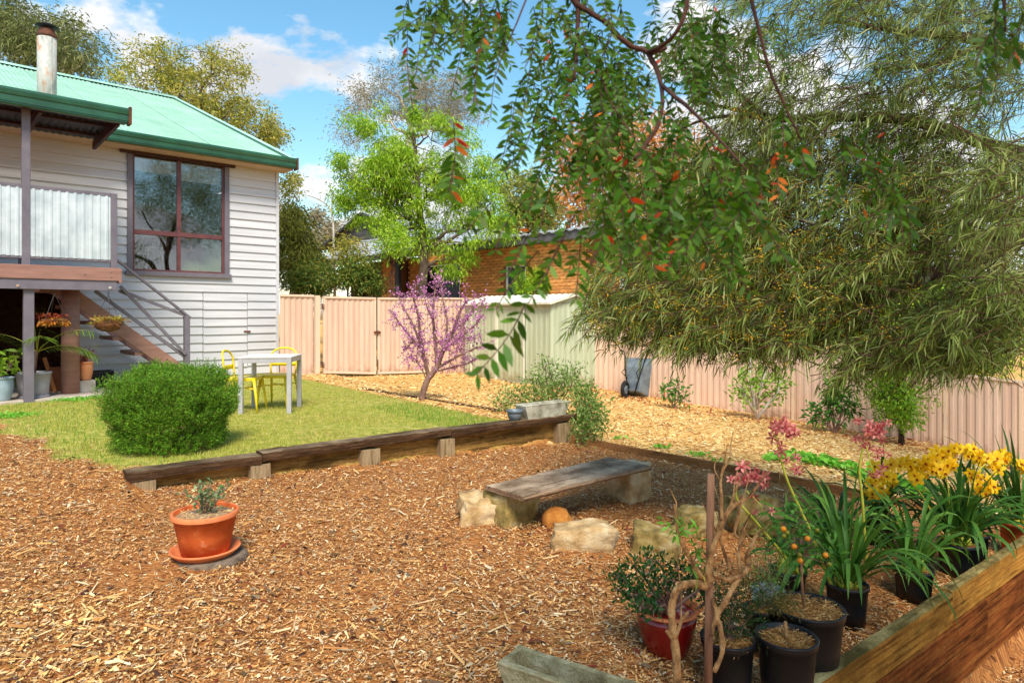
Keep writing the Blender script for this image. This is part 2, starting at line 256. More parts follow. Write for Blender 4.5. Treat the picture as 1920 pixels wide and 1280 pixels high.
M['straw'] = leafm('straw_shreds', [(176, 120, 56), (206, 152, 84), (140, 84, 36), (222, 176, 112)], 0.1, 0.85, 0.2)
def groundm():
    m, t, b, out = newmat('mulched_ground'); LK = t.links.new
    tc = N(t, 'ShaderNodeTexCoord')
    def chips(ang, sc, sh):
        mp = N(t, 'ShaderNodeMapping'); mp.inputs['Rotation'].default_value = (0, 0, ang); mp.inputs['Scale'].default_value = (sc * 0.3, sc, 1); mp.inputs['Location'].default_value = (sh, sh * 2, 0)
        LK(tc.outputs['Object'], mp.inputs[0]); v = N(t, 'ShaderNodeTexVoronoi', voronoi_dimensions='2D', ins={'Scale': 1.0}); LK(mp.outputs[0], v.inputs['Vector']); return v
    v1, v2 = chips(0.5, 70, 0), chips(2.1, 90, 5)
    c1 = ramp(t, [(0.0, (70, 38, 20)), (0.25, (136, 80, 42)), (0.5, (180, 120, 64)), (0.75, (110, 62, 32)), (1.0, (206, 150, 90))]); c1.color_ramp.interpolation = 'LINEAR'
    c2 = ramp(t, [(0.0, (150, 96, 46)), (0.3, (206, 154, 84)), (0.6, (226, 184, 112)), (0.85, (180, 122, 62)), (1.0, (232, 200, 140))])
    mz = N(t, 'ShaderNodeMixRGB', ins={0: 0.5}); s1 = N(t, 'ShaderNodeSeparateColor')
    LK(v1.outputs['Color'], mz.inputs[1]); LK(v2.outputs['Color'], mz.inputs[2]); LK(mz.outputs[0], s1.inputs[0]); LK(s1.outputs[0], c1.inputs[0]); LK(s1.outputs[1], c2.inputs[0])
    at = N(t, 'ShaderNodeVertexColor', layer_name='zone'); sp = N(t, 'ShaderNodeSeparateColor'); LK(at.outputs[0], sp.inputs[0])
    m1 = N(t, 'ShaderNodeMixRGB'); LK(sp.outputs[0], m1.inputs[0]); LK(c1.outputs[0], m1.inputs[1]); LK(c2.outputs[0], m1.inputs[2])
    ng = N(t, 'ShaderNodeTexNoise', ins={'Scale': 9.0, 'Detail': 8.0}); LK(tc.outputs['Object'], ng.inputs['Vector'])
    c3 = ramp(t, [(0.35, (122, 130, 48)), (0.55, (166, 160, 76)), (0.7, (196, 176, 112))]); LK(ng.outputs['Fac'], c3.inputs[0])
    m2 = N(t, 'ShaderNodeMixRGB'); LK(sp.outputs[1], m2.inputs[0]); LK(m1.outputs[0], m2.inputs[1]); LK(c3.outputs[0], m2.inputs[2])
    LK(m2.outputs[0], b.inputs['Base Color']); b.inputs['Roughness'].default_value = 0.95; b.inputs['Specular IOR Level'].default_value = 0.15
    bp = N(t, 'ShaderNodeBump', ins={'Strength': 0.8, 'Distance': 0.015}); LK(s1.outputs[0], bp.inputs['Height']); LK(bp.outputs[0], b.inputs['Normal'])
    return m
M['ground'] = groundm()

# ------------------------------------------------------------------ geometry helpers
def V3(*a): return Vector(a)
class MB:
    """collects faces, then becomes ONE mesh object"""
    def __init__(s): s.v = []; s.f = []; s.sm = []
    def add(s, vs, fs, smooth=False):
        k = len(s.v); s.v += [tuple(v) for v in vs]; s.f += [tuple(i + k for i in f) for f in fs]; s.sm += [smooth] * len(fs); return s
    def hexa(s, p):   # p: 8 corners, bottom 4 ccw then top 4
        return s.add(p, [(3, 2, 1, 0), (4, 5, 6, 7), (0, 1, 5, 4), (1, 2, 6, 5), (2, 3, 7, 6), (3, 0, 4, 7)])
    def box(s, o, ax, ay, az):   # centre o and half-axis vectors
        o, ax, ay, az = map(Vector, (o, ax, ay, az))
        return s.hexa([o - ax - ay - az, o + ax - ay - az, o + ax + ay - az, o - ax + ay - az, o - ax - ay + az, o + ax - ay + az, o + ax + ay + az, o - ax + ay + az])
    def bar(s, a, b, w, h, up=(0, 0, 1)):   # a bar from a to b, w wide across, h tall
        a, b, up = Vector(a), Vector(b), Vector(up); d = (b - a).normalized(); sd = d.cross(up)
        if sd.length < 1e-4: sd = d.cross(Vector((1, 0, 0)))
        sd.normalize(); u = sd.cross(d).normalized()
        return s.box((a + b) / 2, (b - a) / 2, -sd * w / 2, u * h / 2)
    def tube(s, pts, rad, n=8, cap=True):
        pts = [Vector(p) for p in pts]; rad = rad if hasattr(rad, '__len__') else [rad] * len(pts)
        k = len(s.v); up = None
        for i, p in enumerate(pts):
            d = (pts[min(i + 1, len(pts) - 1)] - pts[max(i - 1, 0)]).normalized()
            if up is None: up = d.orthogonal().normalized()
            else: up = (up - d * up.dot(d)); up = up.normalized() if up.length > 1e-5 else d.orthogonal().normalized()
            w = d.cross(up)
            for j in range(n):
                a = 2 * math.pi * j / n; s.v.append(tuple(p + (up * math.cos(a) + w * math.sin(a)) * rad[i]))
        for i in range(len(pts) - 1):
            for j in range(n):
                a, b = k + i * n + j, k + i * n + (j + 1) % n; s.f.append((a, b, b + n, a + n)); s.sm.append(True)
        if cap:
            s.f.append(tuple(range(k + n - 1, k - 1, -1))); s.sm.append(False)
            e = k + (len(pts) - 1) * n; s.f.append(tuple(range(e, e + n))); s.sm.append(False)
        return s
    def lathe(s, o, prof, n=32, sx=1.0, sy=1.0, wob=0.0, caps=True):
        o = Vector(o); k = len(s.v)
        for i, (r, z) in enumerate(prof):
            for j in range(n):
                a = 2 * math.pi * j / n; q = 1 + wob * math.sin(3 * a + i) * 0.5
                s.v.append((o.x + r * q * math.cos(a) * sx, o.y + r * q * math.sin(a) * sy, o.z + z))
        for i in range(len(prof) - 1):
            for j in range(n):
                a, b = k + i * n + j, k + i * n + (j + 1) % n; s.f.append((a, b, b + n, a + n)); s.sm.append(True)
        if caps:
            s.f.append(tuple(range(k + n - 1, k - 1, -1))); s.sm.append(False)
            e = k + (len(prof) - 1) * n; s.f.append(tuple(range(e, e + n))); s.sm.append(False)
        return s
    def mesh(s, name, m, off=(0, 0, 0)):
        me = bpy.data.meshes.new(name); ox, oy, oz = off
        me.from_pydata([(x - ox, y - oy, z - oz) for x, y, z in s.v], [], s.f); me.polygons.foreach_set('use_smooth', s.sm)
        me.materials.append(M[m] if isinstance(m, str) else m); me.update(); return me
    def build(s, name, m, parent=None, bevel=0.0, loc=None):
        root = parent
        while root is not None and root.parent is not None: root = root.parent
        if root is not None: off = root.location
        else: off = loc if loc is not None else (0, 0, 0)
        o = bpy.data.objects.new(name, s.mesh(name, m, off)); COL.objects.link(o)
        if parent is not None: o.parent = parent
        elif loc is not None: o.location = loc
        if bevel:
            b = o.modifiers.new('bevel', 'BEVEL'); b.width = bevel; b.segments = 2; b.limit_method = 'ANGLE'; b.angle_limit = R(40)
        return o
def tag(o, label=None, cat=None, group=None, kind=None):
    for k, v in (('label', label), ('category', cat), ('group', group), ('kind', kind)):
        if v: o[k] = v
    return o
def thing(name, loc, label, cat, group=None, rz=0):
    o = bpy.data.objects.new(name, None); COL.objects.link(o); o.location = loc; o.rotation_euler = (0, 0, rz); o.empty_display_size = 0.1
    return tag(o, label, cat, group)
def np_mesh(name, V, T, m, parent=None, smooth=False, kind=None):
    V = np.asarray(V, dtype=np.float32).reshape(-1, 3).copy(); T = np.asarray(T, dtype=np.int32)
    root = parent
    while root is not None and root.parent is not None: root = root.parent
    if root is not None: V -= np.array(root.location, dtype=np.float32)
    me = bpy.data.meshes.new(name); k = T.shape[1]
    me.vertices.add(len(V)); me.vertices.foreach_set('co', V.ravel()); me.loops.add(T.size); me.loops.foreach_set('vertex_index', T.ravel())
    me.polygons.add(len(T)); me.polygons.foreach_set('loop_start', np.arange(0, T.size, k, dtype=np.int32)); me.polygons.foreach_set('loop_total', np.full(len(T), k, dtype=np.int32))
    if smooth: me.polygons.foreach_set('use_smooth', np.ones(len(T), dtype=bool))
    me.materials.append(M[m] if isinstance(m, str) else m); me.update(calc_edges=True); me.validate()
    o = bpy.data.objects.new(name, me); COL.objects.link(o)
    if parent is not None: o.parent = parent
    if kind: o['kind'] = kind
    return o
def part_copy(src, parent, mat, name=None):
    """one more object on the same mesh; mat is the world matrix"""
    o = bpy.data.objects.new(name or src.name, src if isinstance(src, bpy.types.Mesh) else src.data); COL.objects.link(o); o.parent = parent
    root = parent
    while root.parent is not None: root = root.parent
    o.matrix_local = Matrix.Translation(-Vector(root.location)) @ mat
    return o
def unit(a): return a / (np.linalg.norm(a, axis=-1, keepdims=True) + 1e-9)
def leaves(P0, D, ln, wd, droop=0.2, seg=1, side=None):
    """P0 base points, D directions -> diamond (seg=1) or bent blade (seg=2) per leaf"""
    P0 = np.asarray(P0, float); n = len(P0); D = unit(np.asarray(D, float)); ln = np.broadcast_to(ln, (n,))[:, None]; wd = np.broadcast_to(wd, (n,))[:, None]
    Sd = unit(np.cross(D, RNG.normal(size=(n, 3)))) if side is None else unit(np.cross(D, side))
    dz = np.array([0, 0, -1.0]) * droop
    if seg == 1:
        mid = P0 + D * ln * 0.5 + dz * ln * 0.2; tip = P0 + D * ln + dz * ln
        nn = np.cross(D, Sd) * wd * 0.25
        Vv = np.stack([P0, mid + Sd * wd / 2 + nn, tip, mid - Sd * wd / 2 + nn], 1)
        T = np.array([[0, 1, 2], [0, 2, 3]])
    else:
        m1 = P0 + D * ln * 0.35 + dz * ln * 0.12; m2 = P0 + D * ln * 0.7 + dz * ln * 0.5; tip = P0 + D * ln + dz * ln
        Vv = np.stack([P0, m1 + Sd * wd / 2, m1 - Sd * wd / 2, m2 + Sd * wd * .42, m2 - Sd * wd * .42, tip], 1)
        T = np.array([[0, 1, 2], [1, 3, 4], [1, 4, 2], [3, 5, 4]])
    k = Vv.shape[1]
    TT = (T[None] + (np.arange(n) * k)[:, None, None]).reshape(-1, 3)
    return Vv.reshape(-1, 3), TT
def merge(parts):
    Vs, Ts, k = [], [], 0
    for v, t in parts: Vs.append(v); Ts.append(t + k); k += len(v)
    return np.concatenate(Vs), np.concatenate(Ts)

# ------------------------------------------------------------------ the lie of the land
def P(px, py, Y): return Vector(((px - HX) / F * Y, Y, CZ + (HY - py) / F * Y))
def Zp(px, py, z):
    Y = (CZ - z) * F / (py - HY); return P(px, py, Y)
CAPZ = 0.36
W0 = Zp(238, 884, CAPZ); W1 = Zp(1080, 776, CAPZ)
wd_ = (W1 - W0); wd_.z = 0; WL = wd_.length; WD = wd_.normalized(); WN = Vector((-WD.y, WD.x, 0))     # WN points behind the wall
RW0 = Vector((1.45, 3.1, 0)); RD = Vector((2.32, 1.8, 0)).normalized(); RN = Vector((-RD.y, RD.x, 0))   # right raised bed wall, RN points inside
E0 = Zp(560, 712, 0.30); E1 = Zp(945, 772, 0.33)
ed_ = (E1 - E0); ed_.z = 0; EL = ed_.length; ED = ed_.normalized(); EN = Vector((-ED.y, ED.x, 0))
def sst(a, b, x): t = np.clip((x - a) / (b - a), 0, 1); return t * t * (3 - 2 * t)
def gbase(x, y):
    x = np.clip(x, -9, 14); return np.where(x < 1, -0.045 * (x - 1), -0.11 * (x - 1)) - 0.12 * sst(0.3, 1.4, x) * (1 - sst(3.5, 6.5, y))
def lawn_mask(x, y):
    t = (x - W0.x) * WD.x + (y - W0.y) * WD.y; s = (x - W0.x) * WN.x + (y - W0.y) * WN.y
    e = (x - E0.x) * EN.x + (y - E0.y) * EN.y      # >0: beyond the lawn edge
    front = np.where(t > 0.0, sst(0.10, 0.2, s), sst(-1.3, 0.6, s))
    back = 1 - sst(0.0, 4.0, e)
    right = 1 - sst(WL - 0.25, WL + 0.5, t)
    return front * back * right
def terrain(x, y):
    x = np.asarray(x, float); y = np.asarray(y, float)
    g = gbase(x, y); m = lawn_mask(x, y); h = g + (0.325 - g) * m
    r = (x - RW0.x) * RN.x + (y - RW0.y) * RN.y    # <0: the low side of the right wall
    h = np.where(r < 0.12, h - 0.52 * (1 - sst(0.0, 0.1, r)), h)
    return h
def gz(x, y): return float(terrain(x, y))
def G(px, py, dz=0.0):
    """where the sight line through a photo pixel meets the ground"""
    Y = 1.8
    while Y < 80:
        p = P(px, py, Y)
        if p.z < gz(p.x, p.y) + dz: break
        Y += 0.02
    p.z = gz(p.x, p.y); return p
def inlawn(x, y):
    t = (x - W0.x) * WD.x + (y - W0.y) * WD.y; s = (x - W0.x) * WN.x + (y - W0.y) * WN.y; e = (x - E0.x) * EN.x + (y - E0.y) * EN.y
    curve = 0.5 * np.sin(t * 0.8)
    left = (x + 6.2) * 0.65 + (y - 6.0) * 0.76    # the mulch path cuts the lawn's left corner
    ok = (s > 0.12) & (e < 0.0) & (t < WL - 0.9) & (left > 1.42 + 0.10 * np.sin(x * 5) + 0.05 * np.sin(x * 13))
    return ok & ((t > 0.15) | (s > 0.25 + 0.1 * np.sin(y * 7)))
def axis(lo, hi, step, far):
    a = list(np.arange(lo, hi + 1e-6, step)); d = step
    while a[-1] < far: d *= 1.35; a.append(a[-1] + d)
    d = step; b = []
    x = lo
    while x > -far: d *= 1.35; x -= d; b.append(x)
    return np.array(b[::-1] + a)
xs = axis(-10, 10, 0.1, 900); ys = axis(1.0, 18, 0.1, 900)
XX, YY = np.meshgrid(xs, ys); ZZ = terrain(XX, YY)
nzv = np.array([mnoise.noise(Vector((x * 1.7, y * 1.7, 0))) * 0.02 + mnoise.noise(Vector((x * 6, y * 6, 3))) * 0.007 if (abs(x) < 12 and 0 < y < 20) else 0 for x, y in zip(XX.ravel(), YY.ravel())]).reshape(XX.shape)
LAWN = inlawn(XX, YY)
ZZ = ZZ + nzv * np.where(LAWN, 0.4, 1.0)
VV = np.stack([XX, YY, ZZ], -1).reshape(-1, 3); nx = len(xs); ny = len(ys)
ii, jj = np.meshgrid(np.arange(nx - 1), np.arange(ny - 1)); a0 = (jj * nx + ii).ravel()
ground = np_mesh('ground', VV, np.stack([a0, a0 + 1, a0 + nx + 1, a0 + nx], 1), 'ground', smooth=True)
tag(ground, 'uneven garden ground of bark mulch, lawn and pale chips', 'ground', kind='structure')
# which part of the ground is pale chips (r) or lawn (g)
EDG0 = Zp(1072, 822, gz(0.9, 8.2) + 0.07); EDG1 = Zp(1642, 930, gz(3.7, 6.7) + 0.07)
gd_ = EDG1 - EDG0; gd_.z = 0; GD = gd_.normalized(); GN = Vector((-GD.y, GD.x, 0))
def pale(x, y):
    g = (x - EDG0.x) * GN.x + (y - EDG0.y) * GN.y; t = (x - W0.x) * WD.x + (y - W0.y) * WD.y; e = (x - E0.x) * EN.x + (y - E0.y) * EN.y; s = (x - W0.x) * WN.x + (y - W0.y) * WN.y
    return ((g > 0) & (t > WL - 0.9)) | ((e > 0) & (s > 0)) | ((t > WL - 0.9) & (s > 0.1) & (t < WL + 0.2))
col = ground.data.color_attributes.new('zone', 'FLOAT_COLOR', 'POINT')
cc = np.zeros((len(VV), 4), dtype=np.float32); cc[:, 3] = 1; cc[:, 0] = pale(VV[:, 0], VV[:, 1]); cc[:, 1] = LAWN.ravel()
col.data.foreach_set('color', cc.ravel())
M['grassdry'] = leafm('dry_grass', [(204, 186, 120), (222, 200, 142), (186, 166, 100), (196, 150, 96)], 0.2, 0.7)
M['litterm'] = leafm('dead_leaf_scraps', [(58, 34, 26), (120, 50, 34), (90, 70, 44), (196, 180, 150), (150, 110, 50), (70, 44, 34)], 0.05, 0.8, 0.2)
# ------------------------------------------------------------------ chips, grass
def scatter(n, y0, y1, p=0.0, xl=0.86, ok=None):
    u = RNG.random(n); k = 1 - p
    y = (y0 ** k + u * (y1 ** k - y0 ** k)) ** (1 / k) if abs(k) > 1e-6 else y0 * (y1 / y0) ** u
    x = (RNG.random(n) * 2 - 1) * (xl * y + 0.5)
    if ok is not None:
        m = ok(x, y); x, y = x[m], y[m]
    return x, y
def chips(name, x, y, ln, wd, m, lift=0.004, tilt=0.3, parent=None):
    n = len(x); a = RNG.random(n) * 2 * math.pi; D = np.stack([np.cos(a), np.sin(a), RNG.normal(size=n) * tilt], 1); D = unit(D)
    z = terrain(x, y); P0 = np.stack([x, y, z + lift + RNG.random(n) * 0.016], 1) - D * ln[:, None] / 2
    up = np.tile([0, 0, 1.0], (n, 1)) + RNG.normal(size=(n, 3)) * 0.35; Sd = unit(np.cross(D, up)); Nn = unit(np.cross(Sd, D))
    w = wd[:, None]; l = ln[:, None]; sk = (RNG.random((n, 1)) - .5) * w
    A = P0 + Sd * w / 2 + D * sk; B = P0 - Sd * w / 2; C = P0 + D * l - Sd * w * .35; Dd = P0 + D * l + Sd * w * .4 - D * sk; E = P0 + D * l * .5 + Nn * w * .35
    V = np.stack([A, B, C, Dd, E], 1); T = np.array([[0, 1, 4], [1, 2, 4], [2, 3, 4], [3, 0, 4]])
    TT = (T[None] + (np.arange(n) * 5)[:, None, None]).reshape(-1, 3)
    o = np_mesh(name, V.reshape(-1, 3), TT, m, parent); return o
def brownzone(x, y): return (~pale(x, y)) & (~inlawn(x, y)) & (y < 11)
x, y = scatter(270000, 2.0, 10.5, 0.5, ok=brownzone); n = len(x)
o = chips('wood_chips', x, y, 0.006 + RNG.gamma(1.2, 0.009, n), 0.0022 + RNG.gamma(1.7, 0.0021, n), 'chipb', tilt=0.25)
tag(o, 'brown and tan bark mulch covering the fire pit yard', 'mulch', kind='stuff')
def palezone(x, y): return pale(x, y) & (y < 18)
x, y = scatter(75000, 4.5, 17.0, 0.4, 0.80, palezone); n = len(x)
o = chips('wood_chips', x, y, 0.02 + RNG.gamma(2.0, 0.014, n), 0.008 + RNG.gamma(2.0, 0.005, n), 'chipy', tilt=0.2)
tag(o, 'pale yellow wood chips spread along the fences', 'mulch', kind='stuff')
# reddish litter near the far right fence
def redz(x, y): return pale(x, y) & (x > 1.2) & ((y + 0.64 * (x - 1.9)) > 13.2) & (y < 16.5)
x, y = scatter(9000, 9, 16.5, 0, 0.7, redz); n = len(x)
o = chips('leaf_litter', x, y, 0.03 + RNG.random(n) * 0.06, 0.012 + RNG.random(n) * 0.02, 'chipr', lift=0.012); tag(o, 'reddish dry leaves along the foot of the right fence', 'leaf litter', kind='stuff')
# long twigs and big chips in the foreground mulch
x, y = scatter(1500, 2.2, 7.5, 0.3, 0.84, brownzone); n = len(x)
o = chips('wood_chips', x, y, 0.05 + RNG.random(n) * 0.09, 0.004 + RNG.random(n) * 0.009, 'chipb', lift=0.014, tilt=0.12)
tag(o, 'longer bark splinters and twigs lying on the brown mulch', 'mulch', kind='stuff')
x, y = scatter(2600, 2.2, 8.5, 0.3, 0.84, brownzone); n = len(x)
o = chips('leaf_litter', x, y, 0.02 + RNG.random(n) * 0.035, 0.008 + RNG.random(n) * 0.014, 'litterm', lift=0.014, tilt=0.3)
tag(o, 'scattered dead leaves and bark scraps on the brown mulch', 'leaf litter', kind='stuff')
# a paler patch of fresh chips at the near left corner
def nearleft(x, y): return (x < -1.55 - (y - 2.9) * 0.5) & (y < 3.4)
x, y = scatter(7000, 2.2, 3.4, 0, 0.95, nearleft); n = len(x)
o = chips('wood_chips', x, y, 0.012 + RNG.gamma(1.5, .012, n), 0.004 + RNG.gamma(1.5, .004, n), 'chipy', lift=0.014); tag(o, 'patch of fresh cream wood chips in the near left corner', 'mulch', kind='stuff')
# grass
def gdens(x, y):
    v = np.array([mnoise.noise(Vector((a * 0.9, b * 0.9, 5))) for a, b in zip(x, y)]); left = (x + 6.2) * 0.65 + (y - 6.0) * 0.76
    keep = RNG.random(len(x)) < np.clip(0.88 + v * 0.9, 0.25, 1)
    return inlawn(x, y) & keep & ((left > 2.0) | (RNG.random(len(x)) < 0.35 + np.clip(left - 1.3, 0, .6)))
def blades(name, x, y, h, w, m, lean=0.45):
    n = len(x); z = terrain(x, y); a = RNG.random(n) * 2 * math.pi; D = np.stack([np.cos(a) * lean, np.sin(a) * lean, np.ones(n)], 1); D[:, :2] *= RNG.random((n, 1)) * 1.8
    D = unit(D); b = RNG.random(n) * 2 * math.pi; Sd = np.stack([np.cos(b), np.sin(b), 0 * b], 1); P0 = np.stack([x, y, z - 0.003], 1)
    V = np.stack([P0 + Sd * w[:, None] / 2, P0 - Sd * w[:, None] / 2, P0 + D * h[:, None]], 1).reshape(-1, 3)
    return np_mesh(name, V, np.arange(n * 3).reshape(-1, 3), m)
x, y = scatter(330000, 5.3, 14.5, 0.6, 0.80, gdens); n = len(x)
o = blades('grass', x, y, 0.018 + RNG.random(n) * 0.028, 0.004 + RNG.random(n) * 0.005, 'grass'); tag(o, 'mown yellow-green lawn grass behind the timber retaining wall', 'grass', kind='stuff')
def strawp(x, y):
    v = np.array([mnoise.noise(Vector((a * 1.3, b * 1.3, 25))) + .5 * mnoise.noise(Vector((a * 4, b * 4, 2))) for a, b in zip(x, y)]); return inlawn(x, y) & (v > .12)
x, y = scatter(110000, 5.3, 13.5, 0.4, 0.80, strawp); n = len(x)
o = blades('grass', x, y, 0.016 + RNG.random(n) * 0.02, 0.005 + RNG.random(n) * 0.006, 'grassdry', 1.2); tag(o, 'dry straw coloured patches in the lawn', 'grass', kind='stuff')
def edgeg(x, y):
    e = (x - E0.x) * EN.x + (y - E0.y) * EN.y; t = (x - W0.x) * WD.x + (y - W0.y) * WD.y; s = (x - W0.x) * WN.x + (y - W0.y) * WN.y
    return inlawn(x, y) & ((e > -0.3) & (x > -1.9) | (t > WL - 1.7) & (s < 2.3) | ((t < 0.6) & (RNG.random(len(x)) < 0.25)))
x, y = scatter(100000, 5.3, 13.5, 0.2, 0.80, edgeg); n = len(x)
o = blades('grass', x, y, 0.03 + RNG.random(n) * 0.04, 0.004 + RNG.random(n) * 0.005, 'grassg'); tag(o, 'longer lush green grass along the lawn border', 'grass', kind='stuff')

# ------------------------------------------------------------------ the weatherboard house
HD = Vector((0.7387, 0.674, 0)); HN = Vector((0.674, -0.7387, 0))        # along the wall to the right; out of the wall towards the garden
HC = Vector((P(521, 587, 14.3).x, 14.3, 0))
def H(t, off, z): return HC - HD * t + HN * off + Vector((0, 0, z))
def pH(px, py, off):
    """photo pixel -> (t, z) on the vertical plane off metres out from the house wall"""
    a = (px - HX) / F; o = HC + HN * off; t = (o.x - a * o.y) / (HD.x - a * HD.y); Y = o.y - HD.y * t
    return t, CZ + (HY - py) / F * Y
house = thing('weatherboard_house', H(2, 0, gz(-6, 12)), 'pale grey weatherboard house with green corrugated roof and raised timber deck', 'house')
def hbox(mb, t0, t1, o0, o1, z0, z1):
    return mb.hexa([H(t1, o1, z0), H(t0, o1, z0), H(t0, o0, z0), H(t1, o0, z0), H(t1, o1, z1), H(t0, o1, z1), H(t0, o0, z1), H(t1, o0, z1)])
zb = pH(521, 697, 0)[1]; zt = pH(521, 324, 0)[1]; TL = 7.6
tw0, zw0 = pH(428, 521, 0); tw1, _ = pH(237, 516, 0); zw1 = pH(425, 313, 0)[1]
td0, zd1 = pH(463, 555, 0); td1, _ = pH(379, 553, 0); zd0 = pH(420, 686, 0)[1]
BH = 0.1683
def board(t0, t1, z, parent, o=0.0, name='weatherboard', h=BH):
    m = MB(); th = 0.018; lip = 0.028
    for_t = lambda t: [H(t, o, z), H(t, o + th + lip, z), H(t, o + th + 0.002, z + h), H(t, o, z + h)]
    a, b = for_t(t1), for_t(t0)
    m.add(a + b, [(0, 1, 2, 3), (7, 6, 5, 4), (0, 4, 5, 1), (1, 5, 6, 2), (2, 6, 7, 3), (3, 7, 4, 0)]); return m.build(name, 'board', parent)
door = MB(); hbox(door, td0 + 0.012, td1 - 0.012, -0.02, 0.0, zd0, zd1); 
subdoor = door.build('subfloor_door', 'board', house)
tvoid = pH(146, 600, 0)[0]; zvoid = pH(225, 503, 2.37)[1] - .2  # boards stop here: an added opening turns the area under the deck dark
z = zb; nb = 0
while z < zt - 0.02:
    h = min(BH, zt - z); segs = [(0.06, TL)]
    mid = z + h / 2
    if zw0 - 0.02 < mid < zw1 + 0.02: segs = [(0.06, tw0 + 0.0), (tw1 - 0.0, TL)]
    elif zd0 < mid < zd1:
        segs = [(0.06, td0), (td1, TL)]; board(td0 + 0.012, td1 - 0.012, z - 0.012, subdoor, 0.004)
    for a, b in segs:
        if z + BH < zvoid and b > tvoid: b = tvoid
        if b - a > 4: board(a, a + 3.1, z, house); board(a + 3.103, b, z, house)
        else: board(a, b, z, house)
    z += BH; nb += 1
m = MB(); m.bar(H(td0 + 0.08, 0.05, pH(462, 621, 0)[1]), H(td0 - 0.05, 0.06, pH(462, 621, 0)[1]), 0.02, 0.03); m.build('latch', 'rust', subdoor)
m = MB(); hbox(m, 0, 0.06, 0.0, 0.06, zb - 0.02, zt); m.build('corner_trim', 'board', house)
# wall core behind the boards, with the window opening; rear rooms
core = MB()
hbox(core, tw1, TL, -0.1, -0.003, zvoid, zt); hbox(core, tw1, tvoid, -0.1, -0.003, zb + 0.02, zvoid); hbox(core, 0.0, tw0, -0.1, -0.003, zb + 0.02, zt); hbox(core, tw0, tw1, -0.1, -0.003, zd1 if zd1 > zw0 else zb + 0.02, zw0 - 0.0) if False else hbox(core, tw0, tw1, -0.1, -0.023, zb + 0.02, zw0)
hbox(core, tw0, tw1, -0.1, -0.003, zw1, zt); core.build('wall_frame', 'board', house)
sw = MB(); hbox(sw, -0.01, 0.02, -16.6, -0.05, zb, zt); sw.build('side_wall', 'board', house)
sw = MB(); hbox(sw, TL - 0.02, TL + 0.02, -16.6, -0.05, zb, zt); hbox(sw, 0, TL, -16.6, -16.5, zb, zt); sw.build('rear_wall', 'board', house)
cv = MB(); hbox(cv, tvoid - .6, TL + .1, -3.0, -2.9, -.5, zvoid + .3); hbox(cv, tvoid - .62, tvoid - .6, -2.9, -.1, -.5, zvoid + .3); hbox(cv, TL - .05, TL, -2.9, -.1, -.5, zvoid + .3); hbox(cv, tvoid - .6, TL, -2.9, -.1, zvoid + .02, zvoid + .06); cv.build('shade_lining', 'redbark', house)  # dark lining of the added opening, standing in for deep shade
# interior of the room behind the window
zf = zw0 - 0.12
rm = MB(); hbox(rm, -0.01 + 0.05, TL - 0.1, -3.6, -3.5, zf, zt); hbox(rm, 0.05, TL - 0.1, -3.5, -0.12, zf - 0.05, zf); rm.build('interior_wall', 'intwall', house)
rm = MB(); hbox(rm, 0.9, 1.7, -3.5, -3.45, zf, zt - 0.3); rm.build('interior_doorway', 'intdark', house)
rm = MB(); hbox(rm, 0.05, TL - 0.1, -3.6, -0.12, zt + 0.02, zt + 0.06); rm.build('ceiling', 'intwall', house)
# window
wf = MB(); wt = 0.09
hbox(wf, tw0 - 0.0, tw0 + wt, -0.03, 0.07, zw0 + 0.07, zw1 - 0.02); hbox(wf, tw1 - wt, tw1, -0.03, 0.07, zw0 + 0.07, zw1 - 0.02)
hbox(wf, tw0 - 0.03, tw1 + 0.03, -0.02, 0.10, zw0 - 0.015, zw0 + 0.07)
window = wf.build('window', 'trim', house, bevel=0.004)
hd = MB(); hbox(hd, tw0 - 0.1, tw1 + 0.12, -0.03, 0.13, zw1 - 0.02, zt - 0.005); hd.build('head_flashing', 'dkmaroon', window)
tm = pH(335, 400, 0)[0]; zm = pH(335, 441, 0)[1]
fr = MB()
a0, a1 = tw0 + wt, tw1 - wt
hbox(fr, a0, a0 + .04, -.02, .03, zw0 + .11, zw1 - .02); hbox(fr, a1 - .04, a1, -.02, .03, zw0 + .11, zw1 - .02); hbox(fr, a0, a1, -.02, .035, zw0 + .07, zw0 + .11)
hbox(fr, a0 + .04, a1 - .04, -.022, .04, zm - .035, zm + .05); hbox(fr, tm - .03, tm + .03, -.018, .033, zw0 + .11, zm - .035); hbox(fr, tm - .035, tm + .035, -.018, .038, zm + .05, zw1 - .02)
fr.build('sash_frame', 'maroon', window, bevel=0.003)
for (t0, t1, z0, z1) in ((a0 + .04, tm - .03, zw0 + .11, zm - .03), (tm + .03, a1 - .04, zw0 + .11, zm - .03), (a0 + .04, tm - .03, zm + .05, zw1 - .03), (tm + .03, a1 - .04, zm + .05, zw1 - .03)):
    g = MB(); hbox(g, t0, t1, -0.004, 0.0, z0, z1); g.build('pane', 'glass', window)
bl = MB(); hbox(bl, a0 + .05, tm - .02, -.09, -.085, zw1 - .38, zw1 - .03); bl.build('roller_blind', 'white', window)
bl = MB(); hbox(bl, tm + .02, a1 - .05, -.09, -.085, zw1 - .30, zw1 - .03); bl.build('roller_blind', 'white', window)
